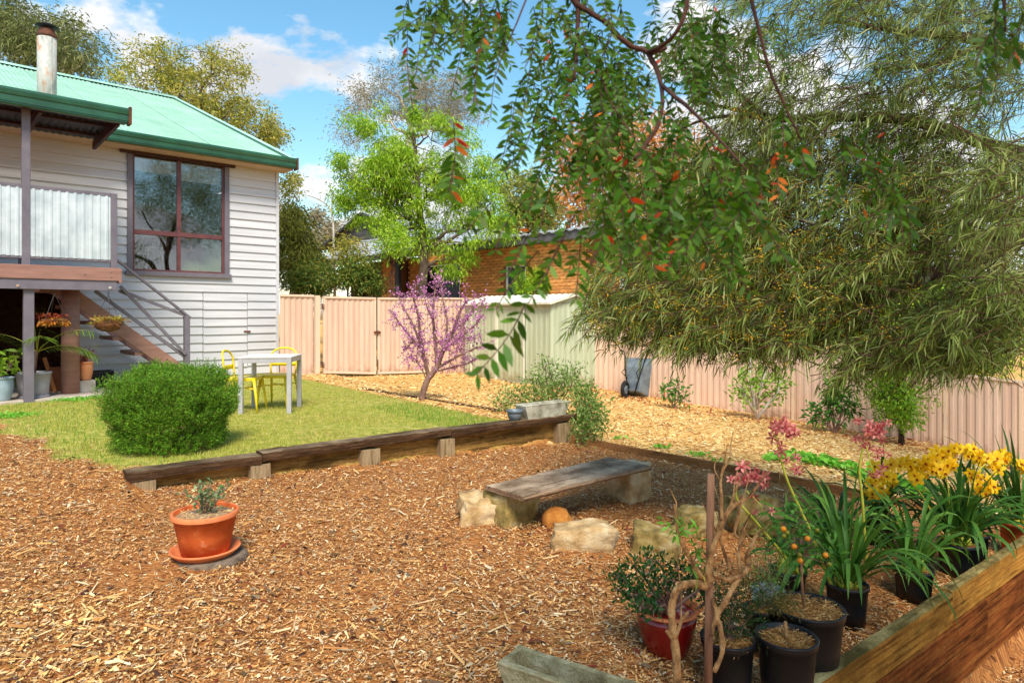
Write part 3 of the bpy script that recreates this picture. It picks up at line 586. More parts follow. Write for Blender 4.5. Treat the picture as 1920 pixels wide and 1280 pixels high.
for k, (t, of, sd) in enumerate(((1.72, -0.42, 0.3), (2.30, -0.5, 0.32), (2.85, -0.4, 0.3), (1.95, -1.2, .3))):
    lab = ['honey timber bar stool at the right end of the window', 'pale bar stool just left of the middle window bar', 'timber bar stool at the left end of the window', 'tall timber stool deeper inside behind the right pane'][k]
    st = thing('bar_stool', H(t, of, zf), lab, 'stool', 'bar stools seen through the house window')
    s = MB(); s.lathe(H(t, of, zf + .66), [(.0, 0), (.17, 0), (.18, .02), (.17, .04), (0, .04)], 20); s.build('seat', 'timberint' if k != 1 else 'white', st)
    for dx, dy in ((-1, -1), (1, -1), (1, 1), (-1, 1)):
        l = MB(); l.tube([H(t + dx * .11, of + dy * .11, zf + .66), H(t + dx * .2, of + dy * .2, zf + .001)], .016, 6); l.build('leg', 'timberint' if k != 1 else 'white', st)
    l = MB()
    for a, b in (((-1, -1), (1, -1)), ((1, -1), (1, 1)), ((1, 1), (-1, 1)), ((-1, 1), (-1, -1))): l.tube([H(t + a[0] * .16, of + a[1] * .16, zf + .28), H(t + b[0] * .16, of + b[1] * .16, zf + .28)], .009, 6)
    l.build('stretcher', 'timberint', st)
    bk = MB(); hbox(bk, t - .17, t + .17, of - .2, of - .17, zf + .9, zf + 1.08); hbox(bk, t - .16, t - .13, of - .185, of - .165, zf + .66, zf + .9); hbox(bk, t + .13, t + .16, of - .185, of - .165, zf + .66, zf + .9); bk.build('backrest', 'timberint' if k != 1 else 'white', st)
# eave, gutter and roof
OV = 0.48
tg, zg = pH(553, 318, OV); _, zg1 = pH(553, 299, OV)
so = MB(); hbox(so, tg + .03, TL + .3, 0.0, OV - .02, zt, zt + .03); so.build('soffit', 'soffit', house)
def gutter(t0, t1, of, z0, z1, parent):
    prof = [(0.0, z1 - .01), (0.0, z0 + .02), (.03, z0), (.075, z0), (.09, z0 + .02), (.088, z0 + (z1 - z0) * .45), (.118, z0 + (z1 - z0) * .6), (.128, z0 + (z1 - z0) * .85), (.122, z1), (.112, z1 - .004), (.10, z0 + .04), (.02, z0 + .03)]
    g = MB(); k = len(prof); g.add([H(t0, of + a, b) for a, b in prof] + [H(t1, of + a, b) for a, b in prof], [(i, (i + 1) % k, k + (i + 1) % k, k + i) for i in range(k)] + [tuple(range(k))[::-1], tuple(range(k, 2 * k))])
    return g.build('gutter', 'gutter', parent)
gut = gutter(tg, TL + .3, OV - .02, zg, zg1, house)
m = MB(); hbox(m, tg - .03, tg, OV - .06, OV + .12, zg - .02, zg1 + .01); m.build('gutter_end', 'rust', gut)
SL = math.tan(R(21.5)); RW = 8.3
def corr(t0, t1, o0, o1, zf_, pitch=0.1, amp=0.014, seg=6, flip=1):
    """corrugated sheet whose ribs run from (o0) to (o1); zf_(off) gives the height"""
    n = int((t1 - t0) / pitch * seg) + 1; vs, fs = [], []
    for i in range(n + 1):
        t = t0 + (t1 - t0) * i / n; c = amp * math.cos(2 * math.pi * (t - t0) / pitch)
        vs += [H(t, o0, zf_(o0) + c), H(t, o1, zf_(o1) + c)]
    fs = [(2 * i, 2 * i + 1, 2 * i + 3, 2 * i + 2)[::flip] for i in range(n)]
    return vs, fs
zr = lambda o: zg1 - 0.03 + (OV - o) * SL
t = tg + .06; k = 0
while t < TL + .3:
    m = MB(); vs, fs = corr(t, min(t + .765, TL + .3), OV + .03, OV - RW, lambda o, k=k: zr(o) + (k % 2) * .006); m.add(vs, fs, True); sh_ = m.build('roof_sheet', 'roof', house)
    m = MB(); m.bar(H(t + .01, OV + .03, zr(OV + .03) + .018), H(t + .01, OV - RW, zr(OV - RW) + .018), .022, .01); m.build('sheet_lap', 'roofcap', sh_)
    t += .76; k += 1
m = MB(); p0, p1, p2, p3 = H(tg, OV + .02, zr(OV) - .12), H(TL + .3, OV + .02, zr(OV) - .12), H(TL + .3, OV - 2 * RW, zr(OV) - .12), H(tg, OV - 2 * RW, zr(OV) - .12)
rz_ = zr(OV - RW)
m.add([H(tg + .04, OV - RW, rz_ + .01), H(TL + .3, OV - RW, rz_ + .01), H(TL + .3, OV - 2 * RW, zr(OV)), H(tg + .04, OV - 2 * RW, zr(OV))], [(0, 1, 2, 3)]); m.build('rear_roof', 'roof', house)
for tt in (tg + .06, TL + .25):
    m = MB(); m.add([H(tt, OV, zg1 - .12), H(tt, OV - RW, rz_ - .04), H(tt, OV - 2 * RW, zg1 - .12)], [(0, 1, 2)]); m.build('gable_wall', 'board', house)
m = MB(); hs_ = 0.22
for a, b in ((0, hs_), (0, -hs_)):
    m.add([H(tg, OV - RW + a, rz_ + .05), H(TL + .3, OV - RW + a, rz_ + .05), H(TL + .3, OV - RW + b, rz_ + .05 - abs(b) * SL), H(tg, OV - RW + b, rz_ + .05 - abs(b) * SL)], [(0, 1, 2, 3)])
m.tube([H(tg, OV - RW, rz_ + .05), H(TL + .3, OV - RW, rz_ + .05)], .03, 8); m.build('ridge_cap', 'roofcap', house)
m = MB()
m.add([H(tg - .02, OV + .03, zr(OV) + .05), H(tg + .13, OV + .03, zr(OV) + .05), H(tg + .13, OV - RW, rz_ + .05), H(tg - .02, OV - RW, rz_ + .05), H(tg - .02, OV + .03, zr(OV) - .08), H(tg - .02, OV - RW, rz_ - .08)], [(0, 1, 2, 3), (0, 3, 5, 4)]); m.build('verge_flashing', 'roofcap', house)
# verandah roof
OF = (H(3.49, 0, 0) - H(3.49, 0, 0)).length + 2.37
tv, zv0 = pH(238, 235, OF + .1); zv1 = pH(238, 207, OF + .1)[1]
vg = gutter(tv, TL + .3, OF + .1, zv0, zv1, house)
m = MB(); hbox(m, tv - .035, tv, OF + .08, OF + .25, zv0 - .01, zv1 + .02); m.build('gutter_end', 'rust', vg)
zvf = lambda o: zv1 - .05 + (OF + .1 - o) * ((zg - .02 - zv1 + .05) / (OF + .1 - OV - .1))
m = MB(); vs, fs = corr(tv + .03, TL + .3, OF + .14, OV + .12, zvf, amp=.01); m.add(vs, fs, True); m.build('verandah_roof', 'roof', house)
m = MB(); vs, fs = corr(tv + .03, TL + .3, OF + .12, OV + .14, lambda o: zvf(o) - .014, amp=.01); m.add(vs, fs, True); m.build('verandah_lining', 'gabledark', house)  # dark colour puts the shade under the verandah roof into the lining
m = MB(); hbox(m, tv + .02, TL + .3, OF + .03, OF + .09, zv0 + .01, zvf(OF) - .03); m.build('verandah_fascia', 'dkmaroon', house)
for tt in (tv + .08, tv + 1.05, tv + 2.0, tv + 2.95, tv + 3.9):
    m = MB(); m.hexa([H(tt + .05, OF + .03, zvf(OF) - .19), H(tt, OF + .03, zvf(OF) - .19), H(tt, OV + .18, zvf(OV) - .2), H(tt + .05, OV + .18, zvf(OV) - .2), H(tt + .05, OF + .03, zvf(OF) - .06), H(tt, OF + .03, zvf(OF) - .06), H(tt, OV + .18, zvf(OV + .18) - .06), H(tt + .05, OV + .18, zvf(OV + .18) - .06)]); m.build('rafter', 'dkmaroon', house)
for oo in (OF - .7, OF - 1.4):
    m = MB(); hbox(m, tv + .02, TL + .3, oo, oo + .07, zvf(oo) - .062, zvf(oo) - .022); m.build('batten', 'dkmaroon', house)
# flue: rises from the main roof behind the verandah gutter
of_f = OV - 0.35; tf, zf0 = pH(88, 178, of_f); YF = H(tf, of_f, 0).y; rf = 15.5 / F * YF
fz1 = pH(88, 72, of_f)[1]; fb = H(tf, of_f, 0)
m = MB(); m.lathe(fb, [(rf, zr(of_f) - .1), (rf, fz1)], 28); flue = m.build('flue', 'galv', house)
m = MB(); m.lathe(fb, [(rf * 1.02, fz1 - .0), (rf * 1.1, fz1 + .02), (rf * 1.1, fz1 + .035), (rf * .86, fz1 + .09), (rf * .8, fz1 + .14), (rf * .8, fz1 + .15)], 28); m.build('flue_collar', 'rust', flue)
m = MB(); m.lathe(fb, [(rf * .55, fz1 + .12), (rf * .55, fz1 + .17), (rf * 1.15, fz1 + .19), (rf * 1.18, fz1 + .2), (rf * .5, fz1 + .25), (0.01, fz1 + .26)], 28); m.build('flue_cowl', 'black', flue)
m = MB(); m.lathe(fb, [(rf * 1.35, zr(of_f + .15) - .02), (rf * 1.1, zr(of_f) + .12), (rf * 1.01, zr(of_f) + .13)], 20); m.build('flue_flashing', 'roofcap', flue)
m = MB(); sdv = (Vector((0, 0, 0)) - Vector((fb.x, fb.y, 0))).normalized(); sd2 = Vector((sdv.y, -sdv.x, 0)); q = fb + (sdv * .9 - sd2 * .45).normalized() * rf
m.bar(q + V3(0, 0, zr(of_f)), q + V3(0, 0, fz1), .012, .006, up=sdv); m.build('flue_seam', 'galv', flue)
# deck
te = pH(225, 505, OF)[0]; zdk = pH(225, 503, OF)[1]; zfa = pH(225, 527, OF)[1]; zbm = pH(222, 545, OF)[1]
m = MB(); hbox(m, te, TL + .2, OF - .02, OF + .03, zfa, zdk); hbox(m, te - .02, te + .02, .3, OF + .031, zfa - .03, zdk - .01); m.build('deck_fascia', 'brown', house, bevel=.004)
m = MB(); hbox(m, te + .04, TL + .2, OF - .035, OF + .012, zbm, zfa + .01); m.build('deck_beam', 'trim', house, bevel=.003)
for tt in (4.75, 3.62):
    m = MB(); p = H(tt, OF + .012, (zbm + zfa) / 2 - .03); m.tube([p, p + HN * .012], .02, 8); m.build('bolt', 'galv', house)
for px_, py_ in ((160, 515), (209, 511), (209, 520)):
    t_, z_ = pH(px_, py_, OF + .03); m = MB(); p = H(t_, OF + .029, z_); m.tube([p, p + HN * .004], .009, 6); m.build('screw', 'screw', house)
nb = 17; wdt = (OF - .05) / nb
for i in range(nb):
    if i in range(4, 11): # stair opening next to the beam
        m = MB(); hbox(m, te + 1.35, TL + .2, .02 + i * wdt, .02 + (i + .94) * wdt, zdk - .03, zdk - .002)
    else: m = MB(); hbox(m, te, TL + .2, .02 + i * wdt, .02 + (i + .94) * wdt, zdk - .03, zdk - .002)
    m.build('deck_board', 'brown', house)
for tt in (4.0, 5.0, 6.0, 7.0):
    m = MB(); hbox(m, tt, tt + .05, .05, OF - .06, zfa, zdk - .035); m.build('joist', 'brown', house)
m = MB(); hbox(m, TL - .3, TL - .25, 0.05, OF - .2, gz(-9, 9) - .1, zdk - .04); m.build('added_shade_wall', 'gabledark', house)  # unseen closing wall, added to darken the space under the deck
def post(t0, of, w, z0, z1, m='trim', name='post'):
    mb = MB(); hbox(mb, t0 - w / 2, t0 + w / 2, of - w / 2, of + w / 2, z0, z1); return mb.build(name, m, house, bevel=.005)
tp = pH(54, 755, OF - .06)[0]; PW = .125
gp = H(tp, OF, 0); post(tp, OF - .1, PW, gz(gp.x, gp.y) - .1, zbm + .02)
tp2 = pH(50, 300, OF + .0)[0]; post(tp2, OF - .1, .10, zdk, zvf(OF) - .07)
# brown round column
oc = OF - .62; tcn = pH(132, 700, oc)[0]; pc = H(tcn, oc, 0); rc = 15 / F * pc.y
m = MB(); m.lathe(pc, [(rc, gz(pc.x, pc.y) - .05), (rc, zfa)], 32); m.build('round_column', 'brown', house)
# balustrade
tb0 = pH(213, 430, OF - .08)[0]; tb1 = tp2; zh1 = pH(213, 366, OF - .08)[1]; zh0 = pH(213, 488, OF - .08)[1]
post(tb0 + .0, OF - .08, .085, zdk, zh1 + .02, name='balustrade_post')
for a, b in ((tb0 + .045, tb1 - .05), (tb1 + .05, TL + .2)):
    m = MB(); hbox(m, a, b, OF - .11, OF - .05, zh1 - .03, zh1 + .02); rail = m.build('handrail', 'trim', house, bevel=.003)
    m = MB(); hbox(m, a, b, OF - .1, OF - .06, zh0 - .03, zh0 + .01); m.build('bottom_rail', 'trim', house)
    m = MB(); n = int((b - a) / .1 * 8); vs = []
    for i in range(n + 1):
        t_ = a + (b - a) * i / n; ph = (i % 8); c = [0, .0, .0, .011, .011, .011, .0, 0][ph]; vs += [H(t_, OF - .06 + c, zh0 + .0), H(t_, OF - .06 + c, zh1 - .025)]
    m.add(vs, [(2 * i, 2 * i + 1, 2 * i + 3, 2 * i + 2) for i in range(n)]); m.build('corrugated_infill', 'zinc', rail)
m = MB(); hbox(m, tb0 + .9, tb0 + .98, .3, .38, zdk, zdk + .9); m.build('deck_stub_post', 'trim', house)
# staircase: stringers, treads, rails
os_ = OF - .88; sa = pH(147, 545, os_); sb = pH(372, 704, os_)
sl_ = (sb[1] - sa[1]) / (sb[0] - sa[0])     # z per t (t falls to the right)
def szt(t): return sa[1] + (t - sa[0]) * sl_
ttop = sa[0] + (zdk - sa[1]) / sl_; ttop = min(ttop, sa[0] + .45); tbot = sb[0] - .05
for oo in (os_, os_ - 1.1):
    m = MB(); hh = .27 if oo == os_ else .2
    m.hexa([H(ttop, oo - .04, szt(ttop) - hh), H(tbot, oo - .04, szt(tbot) - hh), H(tbot, oo, szt(tbot) - hh), H(ttop, oo, szt(ttop) - hh), H(ttop, oo - .04, szt(ttop)), H(tbot, oo - .04, szt(tbot)), H(tbot, oo, szt(tbot)), H(ttop, oo, szt(ttop))]); m.build('stair_stringer', 'brown', house, bevel=.004)
nst = 7; zg_ = gz(H(tbot, os_, 0).x, H(tbot, os_, 0).y)
for i in range(nst):
    t_ = ttop + (tbot - ttop) * (i + .5) / nst; z_ = szt(t_) - .16
    m = MB(); hbox(m, t_ - .15, t_ + .24, os_ - 1.06, os_ - .042, z_ - .06, z_); m.build('stair_tread', 'brown', house, bevel=.004)
orl = os_ + .02
pt = pH(350, 640, orl); zp1 = pH(350, 592, orl)[1]
m = MB(); hbox(m, pt[0] - .045, pt[0] + .045, orl - .045, orl + .045, zg_ - .05, zp1); m.build('newel_post', 'trim', house, bevel=.004)
def hr(a, b, w=.045, h=.06, nm='handrail', o=orl):
    a_, b_ = pH(*a, o), pH(*b, o); m = MB(); m.bar(H(a_[0], o, a_[1]), H(b_[0], o, b_[1]), w, h); m.build(nm, 'trim', house, bevel=.003)
hr((187, 462), (357, 596), .075, .035); hr((178, 545), (346, 668), .035, .055, 'stair_rail'); hr((225, 536), (348, 664), .035, .05, 'stair_rail', orl + .05)
hr((223, 545), (240, 552), .035, .05, 'stair_rail'); hr((240, 550), (350, 592), .035, .05, 'stair_rail')
# slab under the deck
sl = MB()
p = [H(2.2, OF + .12, 0), H(TL + .4, OF + .12, 0), H(TL + .4, 0.05, 0), H(2.2, 0.05, 0)]; zz = max(gz(q.x, q.y) for q in p) + .04
p = [H(3.3, OF - .1, 0), H(TL + .4, OF + .1, 0), H(TL + .4, 0.05, 0), H(3.3, 0.05, 0)]
sl.hexa([Vector((q.x, q.y, zz - .2)) for q in p] + [Vector((q.x, q.y, zz)) for q in p]); SLZ = zz
tag(sl.build('paved_slab', 'slab', None, bevel=.01), 'pale concrete slab under the raised deck', 'slab', kind='structure')
# ------------------------------------------------------------------ fences
FL0 = Vector((P(598, 587, 14.15).x, 14.15, 0))
def onl(px, o, d):
    a = (px - HX) / F; return (a * o.y - o.x) / (d.x - a * d.y)
def ribs(m, a, b, za0, zb0, za1, zb1, nrm, pitch=0.125, amp=0.014):
    """ribbed steel sheet from a to b between the lower and upper heights"""
    L_ = (b - a).length; n = max(4, int(round(L_ / pitch)) * 6); d = (b - a) / n; prof = [0, 0, amp, amp, amp, 0]; vs = []
    for i in range(n + 1):
        q = a + d * i + nrm * prof[i % 6]; f = i / n; vs += [(q.x, q.y, za0 + (zb0 - za0) * f), (q.x, q.y, za1 + (zb1 - za1) * f)]
    return m.add(vs, [(2 * i, 2 * i + 2, 2 * i + 3, 2 * i + 1) for i in range(n)])
def fpanel(parent, a, b, z0a, z0b, z1a, z1b, nrm, name='fence_panel', mat='fence', frame='fencetrim', gate=False):
    m = MB(); ribs(m, a, b, z0a, z0b, z1a, z1b, nrm); p = m.build(name, mat, parent)
    for (za, zb_, nm) in ((z1a, z1b, 'top_rail'), (z0a + .03, z0b + .03, 'bottom_rail')):
        r = MB(); r.bar(Vector((a.x, a.y, za)) + nrm * .008, Vector((b.x, b.y, zb_)) + nrm * .008, .055, .045); r.build(nm, frame, p, bevel=.004)
    if gate:
        for q, w in ((a, 1), (b, -1)):
            s_ = MB(); c = q + (b - a).normalized() * .022 * w + nrm * .009; s_.bar((c.x, c.y, (z0a if w > 0 else z0b) + .053), (c.x, c.y, (z1a if w > 0 else z1b) - .023), .05, .04, up=nrm); s_.build('stile', frame, p, bevel=.003)
    return p
def fpost(parent, q, z0, z1, nrm, w=.06, mat='fencetrim'):
    m = MB(); m.bar((q.x, q.y, z0), (q.x, q.y, z1), w, w, up=nrm); return m.build('fence_post', mat, parent, bevel=.004)
FZ = 1.6 + (587 - 556) / F * 14.15 + .01
s0, s1, s2, s3, s4 = [onl(px, FL0, HD) for px in (525, 596, 604, 704, 712)]; s5 = onl(800, FL0, HD); s6 = onl(900, FL0, HD) + 3.2
fA = FL0 + HD * s0
lf = thing('steel_fence', Vector((fA.x, fA.y, gz(fA.x, fA.y))), 'short beige ribbed steel fence panel between the house corner and the gate', 'fence', 'beige ribbed steel fences')
def fp(s): return FL0 + HD * s
zz = lambda q: gz(q.x, q.y)
fpanel(lf, fp(s0), fp(s1 - .1), zz(fp(s0)) - .03, zz(fp(s1)) - .03, FZ, FZ, HN); fpost(lf, fp(s1 - .02), zz(fp(s1)) - .1, FZ + .01, HN, .10)
gt = thing('side_gate', Vector((fp(s2).x, fp(s2).y, zz(fp(s2)))), 'closed beige steel double gate with rusty hinges and a latch in the middle', 'gate')
zg0 = zz(fp(s2)) + .0; 
lfa = fpanel(gt, fp(s2 + .02), fp(s3), zg0 + .01, zz(fp(s3)) + .03, FZ - .02, FZ - .03, HN, 'gate_leaf', gate=True)
lfb = fpanel(gt, fp(s3 + .05), fp(s5), zz(fp(s3)) + .03, zz(fp(s5)) + .03, FZ - .03, FZ - .02, HN, 'gate_leaf', gate=True)
for zz_ in (FZ - .22, zg0 + .2):
    m = MB(); q = fp(s2 - .02) + HN * .05; m.bar((q.x, q.y, zz_ - .06), (q.x, q.y, zz_ + .06), .018, .018)
    for k in (-.04, 0, .04): q2 = q + HD * .05; q1 = q - HD * .05; m.bar((q1.x, q1.y, zz_ + k), (q2.x, q2.y, zz_ + k), .01, .015)
    m.build('hinge', 'rust', lfa)
m = MB(); q = fp(s3 + .03) + HN * .05; zl_ = 1.6 - (623 - 587) / F * q.y; m.bar(Vector((q.x, q.y, zl_)) - HD * .09, Vector((q.x, q.y, zl_)) + HD * .07, .02, .05); m.bar(Vector((q.x, q.y, zl_ - .05)), Vector((q.x, q.y, zl_ + .05)), .02, .02); m.build('latch', 'rust', lfa)
m = MB(); m.bar(Vector((q.x, q.y, zg0 + .25)), Vector((q.x, q.y, zg0 + .02)), .018, .018, up=HN); m.build('drop_bolt', 'rust', lfb)
q = fp(s5 + .06); fe = thing('steel_fence', Vector((q.x, q.y, zz(q))), 'beige ribbed steel fence behind the pink flowering tree and green shed', 'fence', 'beige ribbed steel fences')
fpost(fe, q, zz(q) - .1, FZ + .02, HN, .08); fpost(fe, fp(s5 + 1.1), zz(q) - .2, FZ + .02, HN, .07)
fpanel(fe, fp(s5 + .1), fp(s5 + 1.06), zz(q) - .05, zz(q) - .1, FZ, FZ, HN); q3, q4, q5 = fp(s5 + 1.14), Vector((-.1, 17.78, 0)), Vector((2.1, 15.38, 0)); fpanel(fe, q3, q4, zz(q) - .1, zz(q) - .2, FZ, FZ, HN); fpost(fe, q4, -.2, FZ + .02, HN, .07); fpanel(fe, q4, q5, -.15, -.15, FZ, 1.5, -HD)
# right boundary fence, falling with the ground
A_ = Vector((1.84, 15.2, 0)); C_ = Vector((7.6, 11.7, 0)); AD = (C_ - A_).normalized(); AN = Vector((AD.y, -AD.x, 0)) ; AN = AN if AN.y < 0 else -AN
rf_ = thing('steel_fence', Vector((A_.x, A_.y, gz(A_.x, A_.y))), 'long beige ribbed steel fence falling downhill to the right beneath the trees', 'fence', 'beige ribbed steel fences')
stops = [(-.3, 1.55), (1.9, 1.36), (4.25, 1.06), (4.86, .90), (6.74, .55), (7.8, .455), (9.2, .36), (11.5, .1), (13.8, -.15), (16.2, -.4)]
for (a, za), (b, zb2) in zip(stops, stops[1:]):
    qa, qb = A_ + AD * a, A_ + AD * b; fpanel(rf_, qa + AD * .03, qb - AD * .03, zz(qa) - .05, zz(qb) - .05, za, zb2, AN); fpost(rf_, qb, zz(qb) - .1, zb2 + .02, AN, .05)
# ------------------------------------------------------------------ shed
S1 = Vector((.82, 14.2, 0)); sz0 = gz(.82, 14.2) - .02; SZ = 1.6 + (587 - 568) / F * 14.2
shed = thing('garden_shed', Vector((.82, 14.2, sz0)), 'small pale green ribbed steel shed with double doors and cream flat roof', 'shed')
def SH(u, v, z): return S1 - HN * u + HD * v + Vector((0, 0, z))   # u along the front to the left, v back along the side
SWD = 2.93; u_d0 = onl(985, S1, -HN); u_d1 = onl(932, S1, -HN); u_d2 = onl(884, S1, -HN)
m = MB(); ribs(m, SH(0, .0, 0), SH(0, 1.5, 0), sz0, sz0 + .02, SZ, SZ + .0, HN, .17, .015); m.build('side_wall', 'shed', shed)
m = MB(); ribs(m, SH(0, 0, 0), SH(u_d0, 0, 0), sz0, sz0, SZ, SZ, -HD, .17, -.008); m.build('front_wall', 'shed', shed)
m = MB(); ribs(m, SH(u_d2, 0, 0), SH(SWD, 0, 0), sz0 + .05, sz0 + .06, SZ, SZ, -HD, .17, -.008); m.build('front_wall', 'shed', shed)
m = MB(); ribs(m, SH(SWD, 0, 0), SH(SWD, 1.5, 0), sz0, sz0, SZ, SZ, HN, .17, .015); m.build('side_wall', 'shed', shed)
m = MB(); ribs(m, SH(0, 1.5, 0), SH(SWD, 1.5, 0), sz0, sz0, SZ + .1, SZ + .1, HD, .17, .015); m.build('rear_wall', 'shed', shed)
for a, b in ((u_d0 + .02, u_d1 - .02), (u_d1 + .02, u_d2 - .02)):
    m = MB(); ribs(m, SH(a, -.02, 0), SH(b, -.02, 0), sz0 + .08, sz0 + .08, SZ - .07, SZ - .07, -HD, .13, -.006); d = m.build('shed_door', 'shed', shed)
    fr = MB()
    for u in (a, b): fr.bar(SH(u, -.03, sz0 + .07), SH(u, -.03, SZ - .06), .04, .025, up=HD)
    fr.build('door_stile', 'shedw', d)
m = MB(); m.bar(SH(0 - .02, -.04, SZ - .03), SH(SWD + .02, -.04, SZ - .03), .03, .07); m.build('door_head', 'shed', shed)
m = MB(); m.bar(SH(u_d0 - .02, -.04, sz0 + .04), SH(u_d2 + .02, -.04, sz0 + .05), .05, .07); m.build('door_sill', 'concrete', shed)
for v0, v1, z0_, z1_ in ((-.1, .72, SZ, SZ + .2), (.72, 1.55, SZ + .2, SZ)):
    m = MB(); n = 64; vs = []
    for i in range(n + 1):
        u = -.08 + (SWD + .16) * i / n; c = [0, 0, .022, .022][i % 4]; vs += [tuple(SH(u, v0, z0_ + c)), tuple(SH(u, v1, z1_ + c))]
    m.add(vs, [(2 * i, 2 * i + 1, 2 * i + 3, 2 * i + 2) for i in range(n)]); m.bar(SH(-.085, v0, z0_ - .01), SH(-.085, v1, z1_ - .01), .015, .05)
    if v0 < 0: m.bar(SH(-.09, v0, z0_ - .005), SH(SWD + .09, v0, z0_ - .005), .015, .04)
    m.build('shed_roof', 'shedw', shed)
m = MB(); m.add([SH(-.0, 0, SZ), SH(-.0, .72, SZ + .19), SH(-.0, 1.5, SZ)], [(0, 1, 2)]); m.build('gable_infill', 'shed', shed)
# ------------------------------------------------------------------ timber retaining wall
def WP(t, off, z): return Vector((W0.x, W0.y, 0)) + WD * t - WN * off + Vector((0, 0, z))
def wbox(mb, t0, t1, o0, o1, z0, z1, z0b=None, z1b=None):
    z0b = z0 if z0b is None else z0b; z1b = z1 if z1b is None else z1b
    return mb.hexa([WP(t0, o0, z0), WP(t1, o0, z0b), WP(t1, o1, z0b), WP(t0, o1, z0), WP(t0, o0, z1), WP(t1, o0, z1b), WP(t1, o1, z1b), WP(t0, o1, z1)])
def wt(px, off=0.0):
    o = Vector((W0.x, W0.y, 0)) - WN * off; return onl(px, o, WD)
rw = thing('retaining_wall', WP(WL / 2, -.1, gz(*WP(WL / 2, 0.1, 0).xy)), 'low timber retaining wall with dark weathered cap along the lawn', 'retaining wall')
caps = [(0, wt(491), CAPZ - .012, 0), (wt(491) + .01, wt(846), CAPZ + .008, .005), (wt(846) + .01, WL + .02, CAPZ, 0)]
def rough_bar(pts8, name, mat, parent, nx_=24, amp=.004, bevel=.006):
    """a sleeper: a box cut along its length and worn by noise"""
    b0, b1, b2, b3, t0_, t1_, t2_, t3_ = [Vector(p) for p in pts8]; m = MB(); rings = []
    ny_, nz_ = 3, 2
    for i in range(nx_ + 1):
        f = i / nx_; lo0 = b0.lerp(b1, f); lo1 = b3.lerp(b2, f); hi0 = t0_.lerp(t1_, f); hi1 = t3_.lerp(t2_, f); ring = []
        for (u, v) in ((0, 0), (.33, 0), (.66, 0), (1, 0), (1, .5), (1, 1), (.66, 1), (.33, 1), (0, 1), (0, .5)):
            p = lo0.lerp(lo1, u).lerp(hi0.lerp(hi1, u), v); nn = mnoise.noise_vector(p * 9.0) * amp + mnoise.noise_vector(p * 31.0) * amp * .5
            c = lo0.lerp(lo1, .5).lerp(hi0.lerp(hi1, .5), .5)
            if (u in (0, 1)) and (v in (0, 1)): p = p.lerp(c, .05)
            ring.append(p + nn)
        rings.append(ring)
    k = len(rings[0]); m.add([p for r in rings for p in r], [(i * k + j, i * k + (j + 1) % k, (i + 1) * k + (j + 1) % k, (i + 1) * k + j) for i in range(nx_) for j in range(k)] + [tuple(range(k))[::-1], tuple(range(nx_ * k, nx_ * k + k))])
    return m.build(name, mat, parent)
def W8(t0, t1, o0, o1, z0, z1, sk=0.0): return [WP(t0, o0, z0), WP(t1, o0, z0 + sk), WP(t1, o1, z0 + sk), WP(t0, o1, z0), WP(t0, o0, z1), WP(t1, o0, z1 + sk), WP(t1, o1, z1 + sk), WP(t0, o1, z1)]
for a, b, z, sk in caps: rough_bar(W8(a, b, 0, -.2, z - .075, z, sk), 'cap_sleeper', 'cap', rw, 40, .006)
for i, (pa, pb) in enumerate(((247, 293), (470, 508), (679, 713), (827, 853), (1047, 1069))):
    a, b = wt(pa, -.01), wt(pb, -.01); zb_ = gz(*WP(a, .1, 0).xy) - .1; rough_bar([WP(a, -.01, zb_), WP(b, -.01, zb_), WP(b, -.1, zb_), WP(a, -.1, zb_), WP(a, -.01, CAPZ - .088), WP(b, -.01, CAPZ - .088), WP(b, -.1, CAPZ - .088), WP(a, -.1, CAPZ - .088)], 'post', 'postw', rw, 3, .003)
edges = [.1] + [wt(p_, -.1) for p_ in (490, 697, 840)] + [WL - .02]
for a, b in zip(edges, edges[1:]):
    for z0, z1 in ((CAPZ - .27, CAPZ - .08), (CAPZ - .47, CAPZ - .275)): rough_bar(W8(a + .004, b - .004, -.1, -.15, z0, z1, -.005), 'sleeper', 'sleeper', rw, 16, .003)
m = MB(); wbox(m, -.06, .02, -.02, -.2, gz(*WP(0, .1, 0).xy) - .1, CAPZ - .09); m.build('end_sleeper', 'cap', rw)
rough_bar([WP(WL - .05, -.12, -.1), WP(WL + .0, -.12, -.1), WP(WL + .0, -.9, -.1), WP(WL - .05, -.9, -.1), WP(WL - .05, -.12, CAPZ - .09), WP(WL, -.12, CAPZ - .09), WP(WL, -.9, CAPZ - .09), WP(WL - .05, -.9, CAPZ - .09)], 'return_sleeper', 'sleeper', rw, 8, .003)
# ------------------------------------------------------------------ right raised bed wall
RT = -0.1
def RP(t, off, z): return RW0 + RD * t + RN * off + Vector((0, 0, z))
rb = thing('timber_bed_wall', RP(1.4, 0, gz(*RP(1.4, -.2, 0).xy)), 'tall new pine sleeper wall beside the black pots at the near right', 'retaining wall')
js = onl(1800, RW0, RD)
def R8(t0, t1, o0, o1, z0, z1): return [RP(t0, o0, z0), RP(t1, o0, z0), RP(t1, o1, z0), RP(t0, o1, z0), RP(t0, o0, z1), RP(t1, o0, z1), RP(t1, o1, z1), RP(t0, o1, z1)]
jt = 1.55
for row, cuts in enumerate(([-2.6, jt, 4.3, 6.0], [-2.6, -.4, 2.15, 4.9, 6.0], [-2.6, .9, 3.5, 6.0])):
    z1 = RT - row * .2
    for k, (a, b) in enumerate(zip(cuts, cuts[1:])):
        up = .012 if (row == 0 and k == 1) else 0; of = .006 * ((k + row) % 2)
        rough_bar(R8(a + .003, b - .003, -.005 + of, .065 + of, z1 - .196 + up, z1 + up), 'sleeper', 'newsleeper' if row == 0 else 'newsleeper2', rb, int((b - a) * 12), .003)
